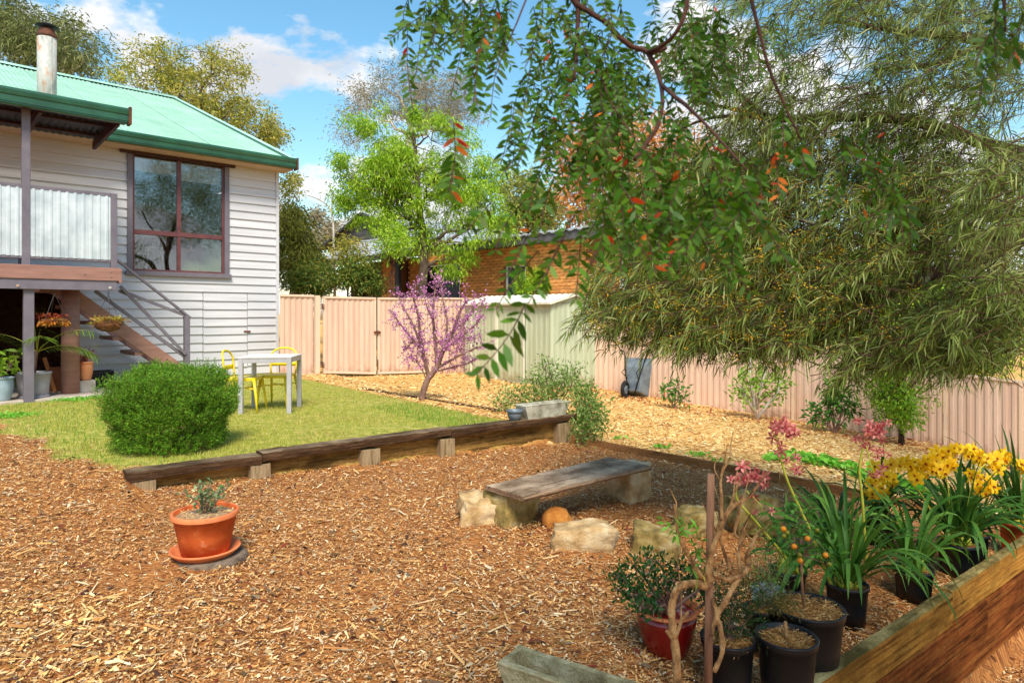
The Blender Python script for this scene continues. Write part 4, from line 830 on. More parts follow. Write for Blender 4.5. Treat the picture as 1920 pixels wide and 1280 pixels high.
# ------------------------------------------------------------------ garden edging
eg = thing('timber_edging', Vector((EDG0.x, EDG0.y, gz(EDG0.x, EDG0.y))), 'long thin pine edging board between brown mulch and pale chips', 'edging')
gl_ = (EDG1 - EDG0); gl_.z = 0; GLn = gl_.length
def EP(t, o, z): q = Vector((EDG0.x, EDG0.y, 0)) + GD * t + GN * o; return Vector((q.x, q.y, z))
for a, b in ((0, 2.35), (2.36, 4.7), (4.71, 6.3)):
    za, zb_ = gz(*EP(a, -.1, 0).xy), gz(*EP(b, -.1, 0).xy)
    rough_bar([EP(a, -.02, za - .1), EP(b, -.02, zb_ - .1), EP(b, .03, zb_ - .1), EP(a, .03, za - .1), EP(a, -.02, za + .095), EP(b, -.02, zb_ + .1), EP(b, .03, zb_ + .1), EP(a, .03, za + .095)], 'edging_board', 'edging', eg, 24, .003)
le = thing('lawn_edging', Vector((E1.x, E1.y, gz(E1.x, E1.y))), 'thin weathered board edging the far side of the lawn', 'edging')
for a, b in ((-.05, 2.0), (2.01, 3.6)):
    p0 = E1 - ED * b; p1 = E1 - ED * a
    rough_bar([Vector((q.x, q.y, z)) for z in (.2, .352) for q in (p0, p1, p1 + EN * .03, p0 + EN * .03)], 'edging_board', 'cap', le, 16, .003)
# ------------------------------------------------------------------ stones and bench
def rock(name, c, size, mat, parent=None, rz=0.0, seed=0, amp=.16, rnd=.35, cuts=6, tilt=0.0):
    cuts = 13; bm = bmesh.new(); bmesh.ops.create_cube(bm, size=2); bmesh.ops.subdivide_edges(bm, edges=bm.edges[:], cuts=cuts, use_grid_fill=True)
    rot = Euler((tilt, tilt * .5, rz)).to_matrix()
    for v in bm.verts:
        p = v.co.copy(); q = p.normalized() * 1.25; p = p.lerp(q, rnd)
        s_ = p * 0.9 + Vector((seed * 7.1, seed * 3.3, 0)); p += p.normalized() * (mnoise.noise(s_) * amp * 1.8 + mnoise.noise(s_ * 2.6) * amp * .7 + mnoise.noise(s_ * 6) * amp * .34 - abs(mnoise.noise(s_ * 1.7 + Vector((9, 2, 4)))) * amp * 1.1 + mnoise.noise(s_ * 14) * amp * .16)
        p = Vector((p.x * size[0], p.y * size[1], p.z * size[2])); v.co = rot @ p
    m = MB(); bm.verts.index_update(); m.add([tuple(Vector(c) + v.co) for v in bm.verts], [tuple(v.index for v in f.verts) for f in bm.faces], True); bm.free()
    return m.build(name, mat, parent, loc=None if parent else c)
bA, bB, bC, bD = [Zp(*q, .33) for q in ((909, 909), (985, 931), (1222, 873), (1140, 856))]
bc = (bA + bB + bC + bD) / 4; bench = thing('bench', Vector((bc.x, bc.y, gz(bc.x, bc.y))), 'low garden bench of one weathered plank resting on sandstone blocks', 'bench')
def dn(v, z): return Vector((v.x, v.y, v.z - z))
rough_bar([dn(bB, .036), dn(bC, .036), dn(bD, .036), dn(bA, .036), bB, bC, bD, bA], 'seat_plank', 'bench', bench, 30, .004)
rock('support_stone', (.0, 4.98, .145), (.17, .13, .155), 'sandmoss', bench, .7, 3, .1, .12)
rock('support_stone', (1.02, 5.82, .135), (.15, .13, .16), 'sand', bench, .75, 5, .09, .1)
def stone(c, size, mat, lab, rz=0, seed=1, amp=.15, rnd=.3, name='boulder', cat='stone', grp='sandstone blocks around the fire pit', tilt=0.0, cuts=7):
    o = rock(name, c, size, mat, None, rz, seed, amp, rnd, cuts, tilt); return tag(o, lab, cat, grp)
stone((-.22, 4.98, .09), (.17, .14, .14), 'sand', 'broad rough sandstone boulder under the left end of the bench', .25, 11, .18, .22, tilt=.12)
stone((.475, 4.52, .045), (.215, .12, .125), 'sand', 'pale rectangular sandstone block in front of the bench', .02, 21, .13, .18)
stone((1.0, 4.62, .0), (.15, .13, .12), 'sandmoss', 'mossy sandstone block right of the pale rectangular one', -.3, 33, .16, .16)
stone((1.9, 5.3, .0), (.19, .14, .16), 'sandmoss', 'grey topped lichened boulder behind the pink orchid flowers', .2, 44, .18, .2)
stone((1.42, 5.15, -.03), (.13, .12, .12), 'sandmoss', 'small dark stone behind the bare shrub stems', .5, 52, .16, .3)
stone((.33, 4.93, .06), (.095, .09, .09), 'ochre', 'bright ochre rounded stone between bench and rectangular block', 0, 61, .08, .85)
# ------------------------------------------------------------------ pots
def pot(parent, o, r1, r0, h, mat, rim=.012, rimh=.03, wall=.012, name='pot', soil='soil', soild=.03, n=36, rimname=None, rimmat=None, belly=0.0, ribs_=0):
    m = MB(); prof = [(r0, 0.0)]
    K = 12 if (belly or ribs_) else 2
    for i in range(1, K + 1):
        f = i / K; r = r0 + (r1 - rim - r0) * f + belly * math.sin(math.pi * f); prof.append((r + (.006 * (i % 2) if ribs_ else 0), (h - rimh) * f))
    prof += [(r1, h - rimh + .004), (r1, h - .004), (r1 - .004, h), (r1 - wall, h), (r1 - wall - .004, h - .004), (r1 - wall - rim * .8, h - soild - .004), (.0005, h - soild - .006)]
    m.lathe(o, prof, n); p = m.build(name, mat, parent)
    if soil:
        s_ = MB(); rr = r1 - wall - rim * .75; nn = 24; vs = [Vector(o) + V3(0, 0, h - soild + .012)]; fs = []
        for k in range(1, 5):
            for j in range(nn): a = 2 * math.pi * j / nn; vs.append(Vector(o) + V3(math.cos(a) * rr * k / 4, math.sin(a) * rr * k / 4, h - soild + .012 - .008 * k / 4 + random.uniform(-.005, .005)))
        fs += [(0, 1 + j, 1 + (j + 1) % nn) for j in range(nn)]
        for k in range(3): fs += [(1 + k * nn + j, 1 + (k + 1) * nn + j, 1 + (k + 1) * nn + (j + 1) % nn, 1 + k * nn + (j + 1) % nn) for j in range(nn)]
        s_.add(vs, fs, True); s_.build('soil', soil, parent)
    return p
def straw(parent, o, r, n=260, m='straw', sz=.035):
    a = RNG.random(n) * 2 * math.pi; rr = np.sqrt(RNG.random(n)) * r; P0 = np.stack([o[0] + rr * np.cos(a), o[1] + rr * np.sin(a), np.full(n, o[2]) + RNG.random(n) * .012], 1)
    D = np.stack([RNG.normal(size=n), RNG.normal(size=n), RNG.normal(size=n) * .25], 1); V, T = leaves(P0, D, .6 * sz + RNG.random(n) * sz, .004, 0.05)
    o_ = np_mesh('straw_mulch', V, T, m, parent); o_['kind'] = 'stuff'; return o_
px_ = V3(-1.84, 4.0, 0); pz = gz(-1.84, 4.0)
st = MB(); st.lathe((px_.x + .045, px_.y + .0, pz), [(.19, -.06), (.2, .0), (.195, .022), (.17, .028), (.02, .03)], 28, wob=.05)
tag(st.build('tree_stump', 'stump', None, loc=Vector((px_.x, px_.y, pz))), 'low grey sawn stump under the big terracotta pot', 'stump')
tp_ = thing('potted_plant', V3(px_.x, px_.y, pz + .03), 'large terracotta pot on a saucer holding a small grey-green shrub', 'potted plant')
m = MB(); m.lathe((px_.x, px_.y, pz + .03), [(.16, 0), (.192, .03), (.2, .04), (.192, .045), (.182, .04), (.15, .014), (.01, .012)], 40); m.build('saucer', 'terrarim', tp_)
bp_ = (px_.x, px_.y, pz + .044); pot(tp_, bp_, .188, .132, .245, 'terra', .012, .03, .014, soil='grit', soild=.025)
m = MB(); m.lathe(bp_, [(.1895, .219), (.1895, .243), (.184, .247), (.175, .2465), (.172, .235)], 40, caps=False); m.build('rim', 'terrarim', tp_)
straw(tp_, (bp_[0], bp_[1], bp_[2] + .228), .16, 260, 'chipy', .02)
def bushlet(parent, base, stems, h, spread, nleaf, ll, lw, m, stemm='stemdark', seed=0, droop=0.1, up=1.2, bare=.2, name='foliage', r=.004, seg=1, lobes=0, fill=1.0):
    """little shrub: forked stems with leaves along them, built as one stem mesh and one leaf mesh"""
    rs = np.random.default_rng(seed); sm = MB(); Pp, Dd = [], []; base = Vector(base)
    for i in range(stems):
        a = 2 * math.pi * (i / stems) + rs.random() * .8; d = Vector((math.cos(a) * spread, math.sin(a) * spread, 1)).normalized() if stems > 1 else Vector((0, 0, 1)); L_ = h * (0.75 + rs.random() * .35) / max(d.z, .35)
        pts = [base + Vector((math.cos(a), math.sin(a), 0)) * r]
        for k in range(1, 7):
            d = (d + Vector(rs.normal(size=3) * .16) + Vector((0, 0, .06))).normalized(); pts.append(pts[-1] + d * L_ / 6)
        sm.tube(pts, [r * (1.3 - .17 * k) for k in range(7)], 5)
        for k in range(1, 7):
            if k / 6 < bare: continue
            for s_ in range(2 if k > 1 else 1):
                d2 = (d + Vector(rs.normal(size=3) * .9)).normalized(); q0 = pts[k]; q1 = q0 + d2 * h * (.1 + .12 * rs.random()) * fill; sm.tube([q0, q1], [r * .5, r * .3], 4, False)
                nl = int(nleaf / (stems * 11)) + 1
                for z in range(nl): f = rs.random(); Pp.append(q0.lerp(q1, f) + Vector(rs.normal(size=3)) * ll * .15); Dd.append(d2 * .5 + Vector(rs.normal(size=3)) * .8 + Vector((0, 0, up * .3)))
    st_ = sm.build('stem', stemm, parent)
    n = len(Pp); V, T = leaves(np.array(Pp), np.array(Dd), ll * (.6 + rs.random(n) * .7), lw * (.7 + rs.random(n) * .5), droop, seg)
    f = np_mesh(name, V, T, m, parent); f['kind'] = 'stuff'; return f
M['l_greygreen'] = leafm('round_grey_green_leaves', [(84, 124, 84), (120, 156, 110), (150, 176, 124), (160, 130, 90), (96, 136, 80)], .3, .4)
bushlet(tp_, (bp_[0], bp_[1], bp_[2] + .22), 7, .19, .5, 230, .03, .02, 'l_greygreen', seed=4, bare=.1)
q = G(428, 1008); q2 = V3(q.x - .13, q.y + .02, gz(q.x, q.y))
t2 = thing('potted_plant', q2, 'smaller terracotta pot hidden behind the large one', 'potted plant')
m = MB(); m.lathe(q2, [(.085, 0.002), (.1, .012), (.105, .035), (.098, .035), (.08, .01), (.01, .01)], 28); m.build('saucer', 'terra', t2)
pot(t2, (q2.x, q2.y, q2.z + .012), .10, .07, .20, 'terra', .008, .03, .01, soil='grit'); bushlet(t2, (q2.x, q2.y, q2.z + .22), 3, .05, .5, 14, .035, .03, 'l_greygreen', seed=9)
# concrete troughs
def trough(name, lab, c, d, L_, w, h, taper, mat, cat='planter', grp=None, wall=.025):
    c = Vector(c); d = Vector((d[0], d[1], 0)).normalized(); s_ = Vector((-d.y, d.x, 0)); m = MB()
    def ring(l, ww, z): return [c + d * a * l / 2 + s_ * b * ww / 2 + V3(0, 0, z) for a, b in ((-1, -1), (1, -1), (1, 1), (-1, 1))]
    rr = [ring(L_ * taper, w * taper, 0), ring(L_, w, h - .02), ring(L_ + .008, w + .008, h - .006), ring(L_ - .004, w - .004, h), ring(L_ - wall * 2, w - wall * 2, h - .002), ring(L_ * taper - wall * 2, w * taper - wall * 2, .03)]
    # cut each side for wear
    K = 14; vs = []
    for r in rr:
        for i in range(4):
            for k in range(K): p = r[i].lerp(r[(i + 1) % 4], k / K); vs.append(p + mnoise.noise_vector(p * 22) * .0045)
    n = 4 * K; fs = [(i * n + j, i * n + (j + 1) % n, (i + 1) * n + (j + 1) % n, (i + 1) * n + j) for i in range(len(rr) - 1) for j in range(n)] + [tuple(range(n))[::-1], tuple(range(5 * n, 6 * n))]
    m.add(vs, fs); o = m.build(name, mat, None, loc=c); return tag(o, lab, cat, grp)
tA, tB, tC = Zp(927, 1236, .2), Zp(981, 1211, .2), Zp(1208, 1282, .2)
td = (tC - tB); td.z = 0; td.normalize(); tw_ = (tB - tA).length; tcn_ = (tA + tB) / 2 + td * .41; tg_ = gz(tcn_.x, tcn_.y)
trough('planter_trough', 'empty weathered concrete trough at the bottom edge of the photo', (tcn_.x, tcn_.y, tg_ - .01), td, .82, tw_, .2 - tg_ + .01, .84, 'oldconc', grp='concrete planter troughs')
tt0, tt1 = wt(990), wt(1070); tm_ = (tt0 + tt1) / 2
trc = WP(tm_, -.125, CAPZ)
trough('planter_trough', 'pale mossy concrete trough standing on the retaining wall end', trc, WD, (tt1 - tt0) * 1.04, .19, .165, .84, 'concrete', grp='concrete planter troughs')
q = WP(wt(975) - .0, -.1, CAPZ); bw = thing('bowl_planter', q, 'small blue-grey bowl planter beside the trough on the wall', 'planter'); pot(bw, q, .095, .05, .12, 'barrow', .012, .03, .01, name='bowl', belly=.012)
# ------------------------------------------------------------------ table and chairs
def frame2(c, rz): cs, sn = math.cos(rz), math.sin(rz); return lambda x, y, z: Vector((c.x + x * cs - y * sn, c.y + x * sn + y * cs, c.z + z))
tz = .325; tcen = V3(-3.165, 8.76, tz); fT = frame2(tcen, R(6))
tb = thing('garden_table', tcen, 'small square grey outdoor table with pale top on the lawn', 'table')
def fbox(f, x0, x1, y0, y1, z0, z1, mb=None):
    mb = mb or MB(); return mb.hexa([f(x0, y0, z0), f(x1, y0, z0), f(x1, y1, z0), f(x0, y1, z0), f(x0, y0, z1), f(x1, y0, z1), f(x1, y1, z1), f(x0, y1, z1)])
fbox(fT, -.33, .33, -.33, .33, .705, .722).build('tabletop', 'tabletop', tb, bevel=.004)
for x, y in ((-1, -1), (1, -1), (1, 1), (-1, 1)): fbox(fT, x * .325 - (.055 if x > 0 else 0), x * .325 + (0 if x > 0 else .055), y * .325 - (.055 if y > 0 else 0), y * .325 + (0 if y > 0 else .055), -.01, .704).build('leg', 'tablegrey', tb, bevel=.004)
for a in (-.322, .282): fbox(fT, -.27, .27, a, a + .04, .645, .703).build('apron', 'tablegrey', tb, bevel=.003); fbox(fT, a, a + .04, -.27, .27, .645, .703).build('apron', 'tablegrey', tb, bevel=.003)
def chair(c, rz, lab):
    t = thing('garden_chair', c, lab, 'chair', 'yellow metal chairs at the grey table'); f = frame2(c, rz)   # the sitter faces +x
    s_ = MB(); n = 8; top = []
    vs = []
    for z, g in ((.445, -.0), (.43, .004), (.405, .0)):
        for k in range(28):
            a = 2 * math.pi * k / 28; ca, sa = math.cos(a), math.sin(a); rx = .19 * abs(ca) ** .35 * (1 if ca > 0 else -1); ry = (.19 - .02 * (ca < 0)) * abs(sa) ** .35 * (1 if sa > 0 else -1); vs.append(f(rx * (1 + g * 3), ry * (1 + g * 3), z))
    fs = [(i * 28 + j, (i + 1) * 28 + j, (i + 1) * 28 + (j + 1) % 28, i * 28 + (j + 1) % 28) for i in range(2) for j in range(28)] + [tuple(range(28)), tuple(range(56, 84))[::-1]]
    s_.add(vs, fs); s_.build('seat', 'yellow', t, bevel=.003)
    for x, y in ((1, -1), (1, 1)):
        l = MB(); l.tube([f(.17 * x, .165 * y, .43), f(.205 * x, .19 * y, .2), f(.225 * x, .205 * y, -.01)], [.021, .017, .012], 8); l.build('leg', 'yellow', t)
    for y in (-1, 1):
        l = MB(); l.tube([f(-.18, .165 * y, .43), f(-.235, .185 * y, .2), f(-.27, .195 * y, -.01)], [.021, .017, .012], 8); l.build('leg', 'yellow', t)
    b = MB(); pts = []
    for k in range(17):
        a = math.pi * k / 16; pts.append(f(-.20 - .05 * math.sin(a), -.185 * math.cos(a), .62 + .17 * math.sin(a) ** .6))
    pts = [f(-.185, -.172, .43), f(-.195, -.182, .53)] + pts + [f(-.195, .182, .53), f(-.185, .172, .43)]
    b.tube(pts, .013, 8); b.build('back_frame', 'yellow', t)
    b = MB(); vs = []
    for k in range(9): y = -.17 + .34 * k / 8; x = -.205 - .02 * math.cos(math.pi * (k / 8 - .5)); vs += [f(x, y, .54), f(x, y, .60)]
    b.add(vs, [(2 * i, 2 * i + 1, 2 * i + 3, 2 * i + 2) for i in range(8)], True); o = b.build('back_slat', 'yellow', t); mm = o.modifiers.new('thick', 'SOLIDIFY'); mm.thickness = .006
    b = MB(); b.tube([f(.17, -.17, .3), f(-.2, .17, .3)], .008, 6); b.tube([f(.17, .17, .3), f(-.2, -.17, .3)], .008, 6); b.build('brace', 'yellow', t)
chair(V3(-3.50, 8.72, tz), R(4), 'yellow metal chair drawn up to the left side of the table')
chair(V3(-3.2, 9.12, tz), R(-92), 'yellow metal chair tucked in behind the table')
# ------------------------------------------------------------------ wheelbarrow against the right fence
wq = G(1196, 744); wa = AD; wn = AN
wb = thing('wheelbarrow', wq, 'grey wheelbarrow stood on its nose against the right fence', 'wheelbarrow')
def WB(a, b, z): return wq + wa * a + wn * b + V3(0, 0, z)
m = MB(); outer = [(-.24, .03), (.24, .03), (.29, .82), (-.29, .82)]; back = [(-.15, .14), (.15, .14), (.17, .66), (-.17, .66)]
vs = [WB(a, .05 - z * .14, z) for a, z in outer] + [WB(a, .30 - z * .14, z) for a, z in back]
m.add(vs, [(4, 5, 6, 7), (0, 1, 5, 4), (1, 2, 6, 5), (2, 3, 7, 6), (3, 0, 4, 7)]); o = m.build('tray', 'barrow', wb, bevel=.02); s_ = o.modifiers.new('thick', 'SOLIDIFY'); s_.thickness = .006
m = MB(); pts = [WB(a, .05 - z * .14, z) for a, z in outer + outer[:1]]; m.tube(pts, .012, 8); m.build('tray_rim', 'barrow', wb)
for sgn in (-1, 1):
    m = MB(); m.tube([WB(.06 * sgn, .36, .1), WB(.16 * sgn, .3, .5), WB(.25 * sgn, .12, .95), WB(.3 * sgn - .04, .1, 1.0), WB(.31 * sgn - .06, .12, .93)], .014, 8); m.build('handle', 'black', wb)
    m = MB(); m.tube([WB(.12 * sgn, .3, .42), WB(.16 * sgn, .52, .56), WB(.15 * sgn, .3, .64)], .01, 6); m.build('leg', 'black', wb)
m = MB(); wc = WB(-.12, .42, .19); pts = [wc + (wn * .0 + V3(0, 0, 0)) + (wn * math.cos(a) + V3(0, 0, 1) * math.sin(a)) * .15 for a in [2 * math.pi * k / 20 for k in range(21)]]; m.tube(pts, .042, 8, False); wl = m.build('wheel', 'tyre', wb)
m = MB(); m.tube([wc - wa * .03, wc + wa * .03], .09, 16); m.build('rim', 'barrow', wl)
m = MB(); m.tube([wc - wa * .1, wc + wa * .22], .01, 6); m.build('axle', 'screw', wb)
# ------------------------------------------------------------------ under the deck
def HG(px, py, off):   # a point on the slab plane level under the deck
    t_, z_ = pH(px, py, off); return H(t_, off, SLZ)
q = HG(63, 745, OF - .42); pm = thing('potted_palm', q, 'palm in a pale grey plastic pot behind the grey deck post', 'potted plant')
rP = 29 / F * q.y; pot(pm, q, rP, rP * .78, .37, 'greypl', .012, .03, .012, n=40); m = MB(); m.lathe((q.x, q.y, q.z), [(rP * .86, .0), (rP * .88, .03), (rP * .82, .034)], 40); m.build('saucer', 'greypl', pm)
m = MB(); m.tube([q + V3(0, 0, .34), q + V3(.02, 0, .5), q + V3(.05, 0, .68)], [.03, .024, .02], 8); m.build('trunk', 'stemdark', pm)
cr_ = q + V3(.05, 0, .66)
for k, (dx, dy, up_, ln) in enumerate(((-.75, -.2, .95, .95), (.85, .1, 1.2, .9), (.5, -.6, 1.0, .8), (-.35, .6, 1.1, .8), (.95, .35, .7, .8), (.12, -.3, 1.5, .75), (-.9, .3, .5, .75))):
    d = Vector((dx, dy, up_)).normalized(); pts = [cr_]
    for i in range(10): d = (d + V3(0, 0, -.13)).normalized(); pts.append(pts[-1] + d * ln / 10)
    m = MB(); m.tube(pts, [.008 - .0007 * i for i in range(11)], 5, False); fr_ = m.build('frond', 'stemgreen', pm)
    Pp, Dd = [], []
    for i in range(2, 11):
        for s_ in (-1, 1):
            for h_ in (0, .5):
                p0 = pts[i - 1].lerp(pts[i], h_); dd = (pts[i] - pts[i - 1]).normalized(); sd = dd.cross(V3(0, 0, 1)).normalized() * s_; Pp.append(p0); Dd.append(sd + dd * .7 + V3(0, 0, -.15))
    V_, T_ = leaves(np.array(Pp), np.array(Dd), .26, .016, .25, 2, side=np.tile([0, 0, 1.0], (len(Pp), 1))); np_mesh('leaflet', V_, T_, 'l_palm', fr_, kind='stuff')
q = HG(2, 752, OF - .25); pl = thing('potted_plant', q, 'pale blue glazed pot with broad lime leaves at the left edge', 'potted plant')
rP = 20 / F * q.y; pot(pl, q, rP * 1.05, rP * .7, .33, 'bluepot', .012, .02, .012, belly=.02); bushlet(pl, q + V3(0, 0, .3), 6, .33, .9, 60, .17, .06, 'l_lime', seed=3, bare=.3, seg=2, droop=.3)
q = HG(160, 738, OF - .75); m = MB(); m.box(q + V3(0, 0, .09), HD * .12, HN * .12, V3(0, 0, .09)); tag(m.build('concrete_block', 'slab', None, .006, q), 'two stacked pale concrete pavers beside the brown column', 'block')
rp_ = thing('potted_plant', q + V3(0, 0, .18), 'ribbed bright terracotta pot standing on the pale pavers', 'potted plant'); rP = 12 / F * q.y; M['terral'] = surf('light_terracotta', (206, 128, 82), (222, 148, 102), .7, 5, bump=.1)
pot(rp_, q + V3(0, 0, .18), rP * 1.1, rP * .72, .29, 'terral', .01, .03, .01, ribs_=1, belly=.012); bushlet(rp_, q + V3(0, 0, .45), 5, .16, .6, 60, .07, .02, 'l_red2', seed=8, bare=.1); bushlet(rp_, q + V3(0, 0, .45), 3, .3, .3, 18, .05, .015, 'l_shrub', seed=18, bare=.1)
q = HG(189, 716, OF - 1.35); ck = thing('milk_crate', q, 'black plastic milk crate against the wall under the stairs', 'crate')
cw, ch = .165, .27
for s_, ax in ((1, 0), (-1, 0), (1, 1), (-1, 1)):
    A2 = HD if ax == 0 else HN; B2 = (HN if ax == 0 else HD) * s_; o = q + B2 * (cw - .01)
    m = MB()
    for z in (.012, .08, .15, .2, .258): m.box(o + V3(0, 0, z), A2 * (cw - .001), B2 * .008, V3(0, 0, .012))
    for k in range(9): m.box(o + A2 * (-cw + .015 + k * (2 * cw - .03) / 8) + V3(0, 0, ch / 2), A2 * .007, B2 * .006, V3(0, 0, ch / 2 - .004))
    m.build('crate_side', 'blackpl', ck)
m = MB(); m.box(q + V3(0, 0, .008), HD * (cw - .02), HN * (cw - .02), V3(0, 0, .006)); m.build('crate_base', 'blackpl', ck)
q = HG(100, 730, OF - 1.0); m = MB(); a = H(pH(84, 700, OF - 1.3)[0], OF - 1.35, SLZ + .52); b = H(pH(104, 700, OF - .95)[0], OF - .95, SLZ + .005)
m.bar(a, b, .028, .05, up=(1, 0, 0)); tag(m.build('timber_offcut', 'timberint', None, .003, b), 'thin honey coloured board leaning under the deck', 'board')
q = HG(112, 730, OF - 1.15); m = MB(); m.box(q + V3(0, 0, .19), HD * .14, HN * .02, V3(0, 0, .19) - HN * .03); tag(m.build('board_panel', 'card', None, .004, q), 'rust brown panel standing behind the round column', 'panel')
def basket(px, py, off, lab, mat, plant, hk, deep=.12, rr=.19):
    t_, z_ = pH(px, py, off); q = H(t_, off, z_); top = Vector((q.x, q.y, zbm)); t = thing('hanging_basket', q, lab, 'hanging basket', 'baskets hanging from the deck beam')
    m = MB(); prof = [(.01, -deep), (rr * .45, -deep * .93), (rr * .75, -deep * .7), (rr * .93, -deep * .35), (rr, 0), (rr * .9, .0), (rr * .7, -.01), (.01, .01)]; m.lathe(q, prof, 28, wob=.04); m.build('liner', mat, t)
    m = MB()
    for k in range(10):
        a = 2 * math.pi * k / 10; m.tube([q + V3(math.cos(a) * r * 1.04, math.sin(a) * r * 1.04, z) for r, z in prof[:5]], .0035, 4, False)
    for r, z in prof[1:5]: m.tube([q + V3(math.cos(a) * r * 1.05, math.sin(a) * r * 1.05, z) for a in [2 * math.pi * k / 20 for k in range(21)]], .0035, 4, False)
    m.build('wire_frame', 'wire', t)
    for k in range(3):
        a = 2 * math.pi * k / 3 + hk; m = MB(); p0 = q + V3(math.cos(a) * rr, math.sin(a) * rr, 0); p1 = top - V3(0, 0, .06); n = 26
        for i in range(n): s0_, s1_ = p0.lerp(p1, i / n), p0.lerp(p1, (i + .9) / n); m.tube([s0_, s1_], .0042 if i % 2 else .0028, 4, False)
        m.build('chain', 'wire', t)
    m = MB(); m.tube([top + V3(0, 0, .02), top - V3(0, 0, .02), top + V3(.015, 0, -.035), top + V3(0, 0, -.06), top + V3(-.012, 0, -.045)], .005, 6); m.build('hook', 'wire', t)
    return t, q
t, q = basket(102, 600, OF - .04, 'hanging basket overflowing with amber succulents left of the round column', 'coir', 'l_amber', .4, .1, .17)
Pp = RNG.normal(size=(420, 3)); Pp = unit(Pp) * np.array([.17, .17, .10]); Pp[:, 2] = np.abs(Pp[:, 2]) * .7 - .05; Pp += np.array(q); V_, T_ = leaves(Pp, unit(Pp - np.array(q)) + RNG.normal(size=(420, 3)) * .6, .05, .03, .5); np_mesh('foliage', V_, T_, 'l_amber', t, kind='stuff')
Pp = RNG.normal(size=(160, 3)) * np.array([.1, .08, .02]) + np.array(q) + [-.08, 0, .06]; V_, T_ = leaves(Pp, RNG.normal(size=(160, 3)), .09, .018, .6); np_mesh('foliage', V_, T_, 'l_red2', t, kind='stuff')
t, q = basket(203, 603, OF - .04, 'hanging coir basket with spiky yellow-green plant right of the round column', 'coir', 'l_lime', 1.2, .15, .2)
M['l_bask'] = leafm('spiky_yellow_leaves', [(190, 176, 60), (160, 160, 64), (206, 170, 90), (176, 110, 70)], .3)
Pp = RNG.normal(size=(240, 3)) * np.array([.08, .08, .01]) + np.array(q) + [0, 0, .01]; V_, T_ = leaves(Pp, RNG.normal(size=(240, 3)) * [1, 1, .4] + [0, 0, .7], .15, .014, .3); np_mesh('foliage', V_, T_, 'l_bask', t, kind='stuff')
# ------------------------------------------------------------------ rosemary bush
def sprigs(parent, cen, rad, n, ln, nneed, nl, nw, m, name='foliage', flat=0.45, seed=3, inner=.55, up=.55, zmin=0.0):
    rs = np.random.default_rng(seed); u = rs.normal(size=(n, 3)); u = unit(u); u[:, 2] = np.abs(u[:, 2]) * 1.0 + zmin * rs.random(n); u = unit(u)
    p = np.sign(u) * np.abs(u) ** flat; p /= np.max(np.abs(p), axis=1, keepdims=True) ** .5
    rr = inner + (1 - inner) * rs.random(n) ** .45; lump = np.array([1 + .16 * mnoise.noise(Vector(q * 2.3)) + .1 * mnoise.noise(Vector(q * 6)) for q in u])
    base = np.array(cen) + p * np.array(rad) * (rr * lump)[:, None]; d = unit(u * .55 + np.array([0, 0, up]) + rs.normal(size=(n, 3)) * .3)
    k = nneed; f = np.tile(np.linspace(0, 1, k), n); B = np.repeat(base, k, 0); D = np.repeat(d, k, 0); LN = np.repeat(ln * (.6 + .7 * rs.random(n)), k)
    P0 = B + D * (f * LN)[:, None]; a = rs.normal(size=(n * k, 3)); nd = unit(unit(a - D * np.sum(a * D, 1, keepdims=True)) + D * (.5 + .8 * f[:, None]))
    V, T = leaves(P0, nd, nl * (1.15 - .5 * f), nw, 0.0); o = np_mesh(name, V, T, m, parent); o['kind'] = 'stuff'; return o
rbq = V3(-3.22, 6.28, .31); rbt = thing('rosemary_bush', rbq, 'dense bright green rounded rosemary bush at the left end of the wall', 'bush')
sprigs(rbt, rbq + V3(0, .0, .28), (.50, .48, .47), 6000, .085, 15, .03, .0055, 'l_rosemary', seed=5, inner=.35, up=.75, zmin=0, flat=.85)
def low(o, c, rx, n, zz_, nm='lower_foliage'):
    rs = np.random.default_rng(8); a = rs.random(n) * 6.283; r = .75 + .25 * rs.random(n); z = rs.random(n) * zz_
    base = np.stack([c.x + np.cos(a) * rx[0] * r, c.y + np.sin(a) * rx[1] * r, c.z + .03 + z], 1); d = unit(np.stack([np.cos(a), np.sin(a), .2 + rs.random(n)], 1)); k = 15; f = np.tile(np.linspace(0, 1, k), n)
    B = np.repeat(base, k, 0); D = np.repeat(d, k, 0); P0 = B + D * (f * .085)[:, None]; q = rs.normal(size=(n * k, 3)); nd = unit(unit(q - D * np.sum(q * D, 1, keepdims=True)) + D * .8)
    V, T = leaves(P0, nd, .028, .0055, 0); o_ = np_mesh(nm, V, T, 'l_rosemary', o); o_['kind'] = 'stuff'
low(rbt, rbq, (.45, .43), 2600, .34)
m = MB()
for k in range(16): a = k * .9; m.tube([rbq + V3(math.cos(a) * .05, math.sin(a) * .05, -.02), rbq + V3(math.cos(a) * .25, math.sin(a) * .22, .2), rbq + V3(math.cos(a) * .4, math.sin(a) * .35, .45)], [.014, .009, .005], 6)
m.build('stem', 'redbark', rbt)
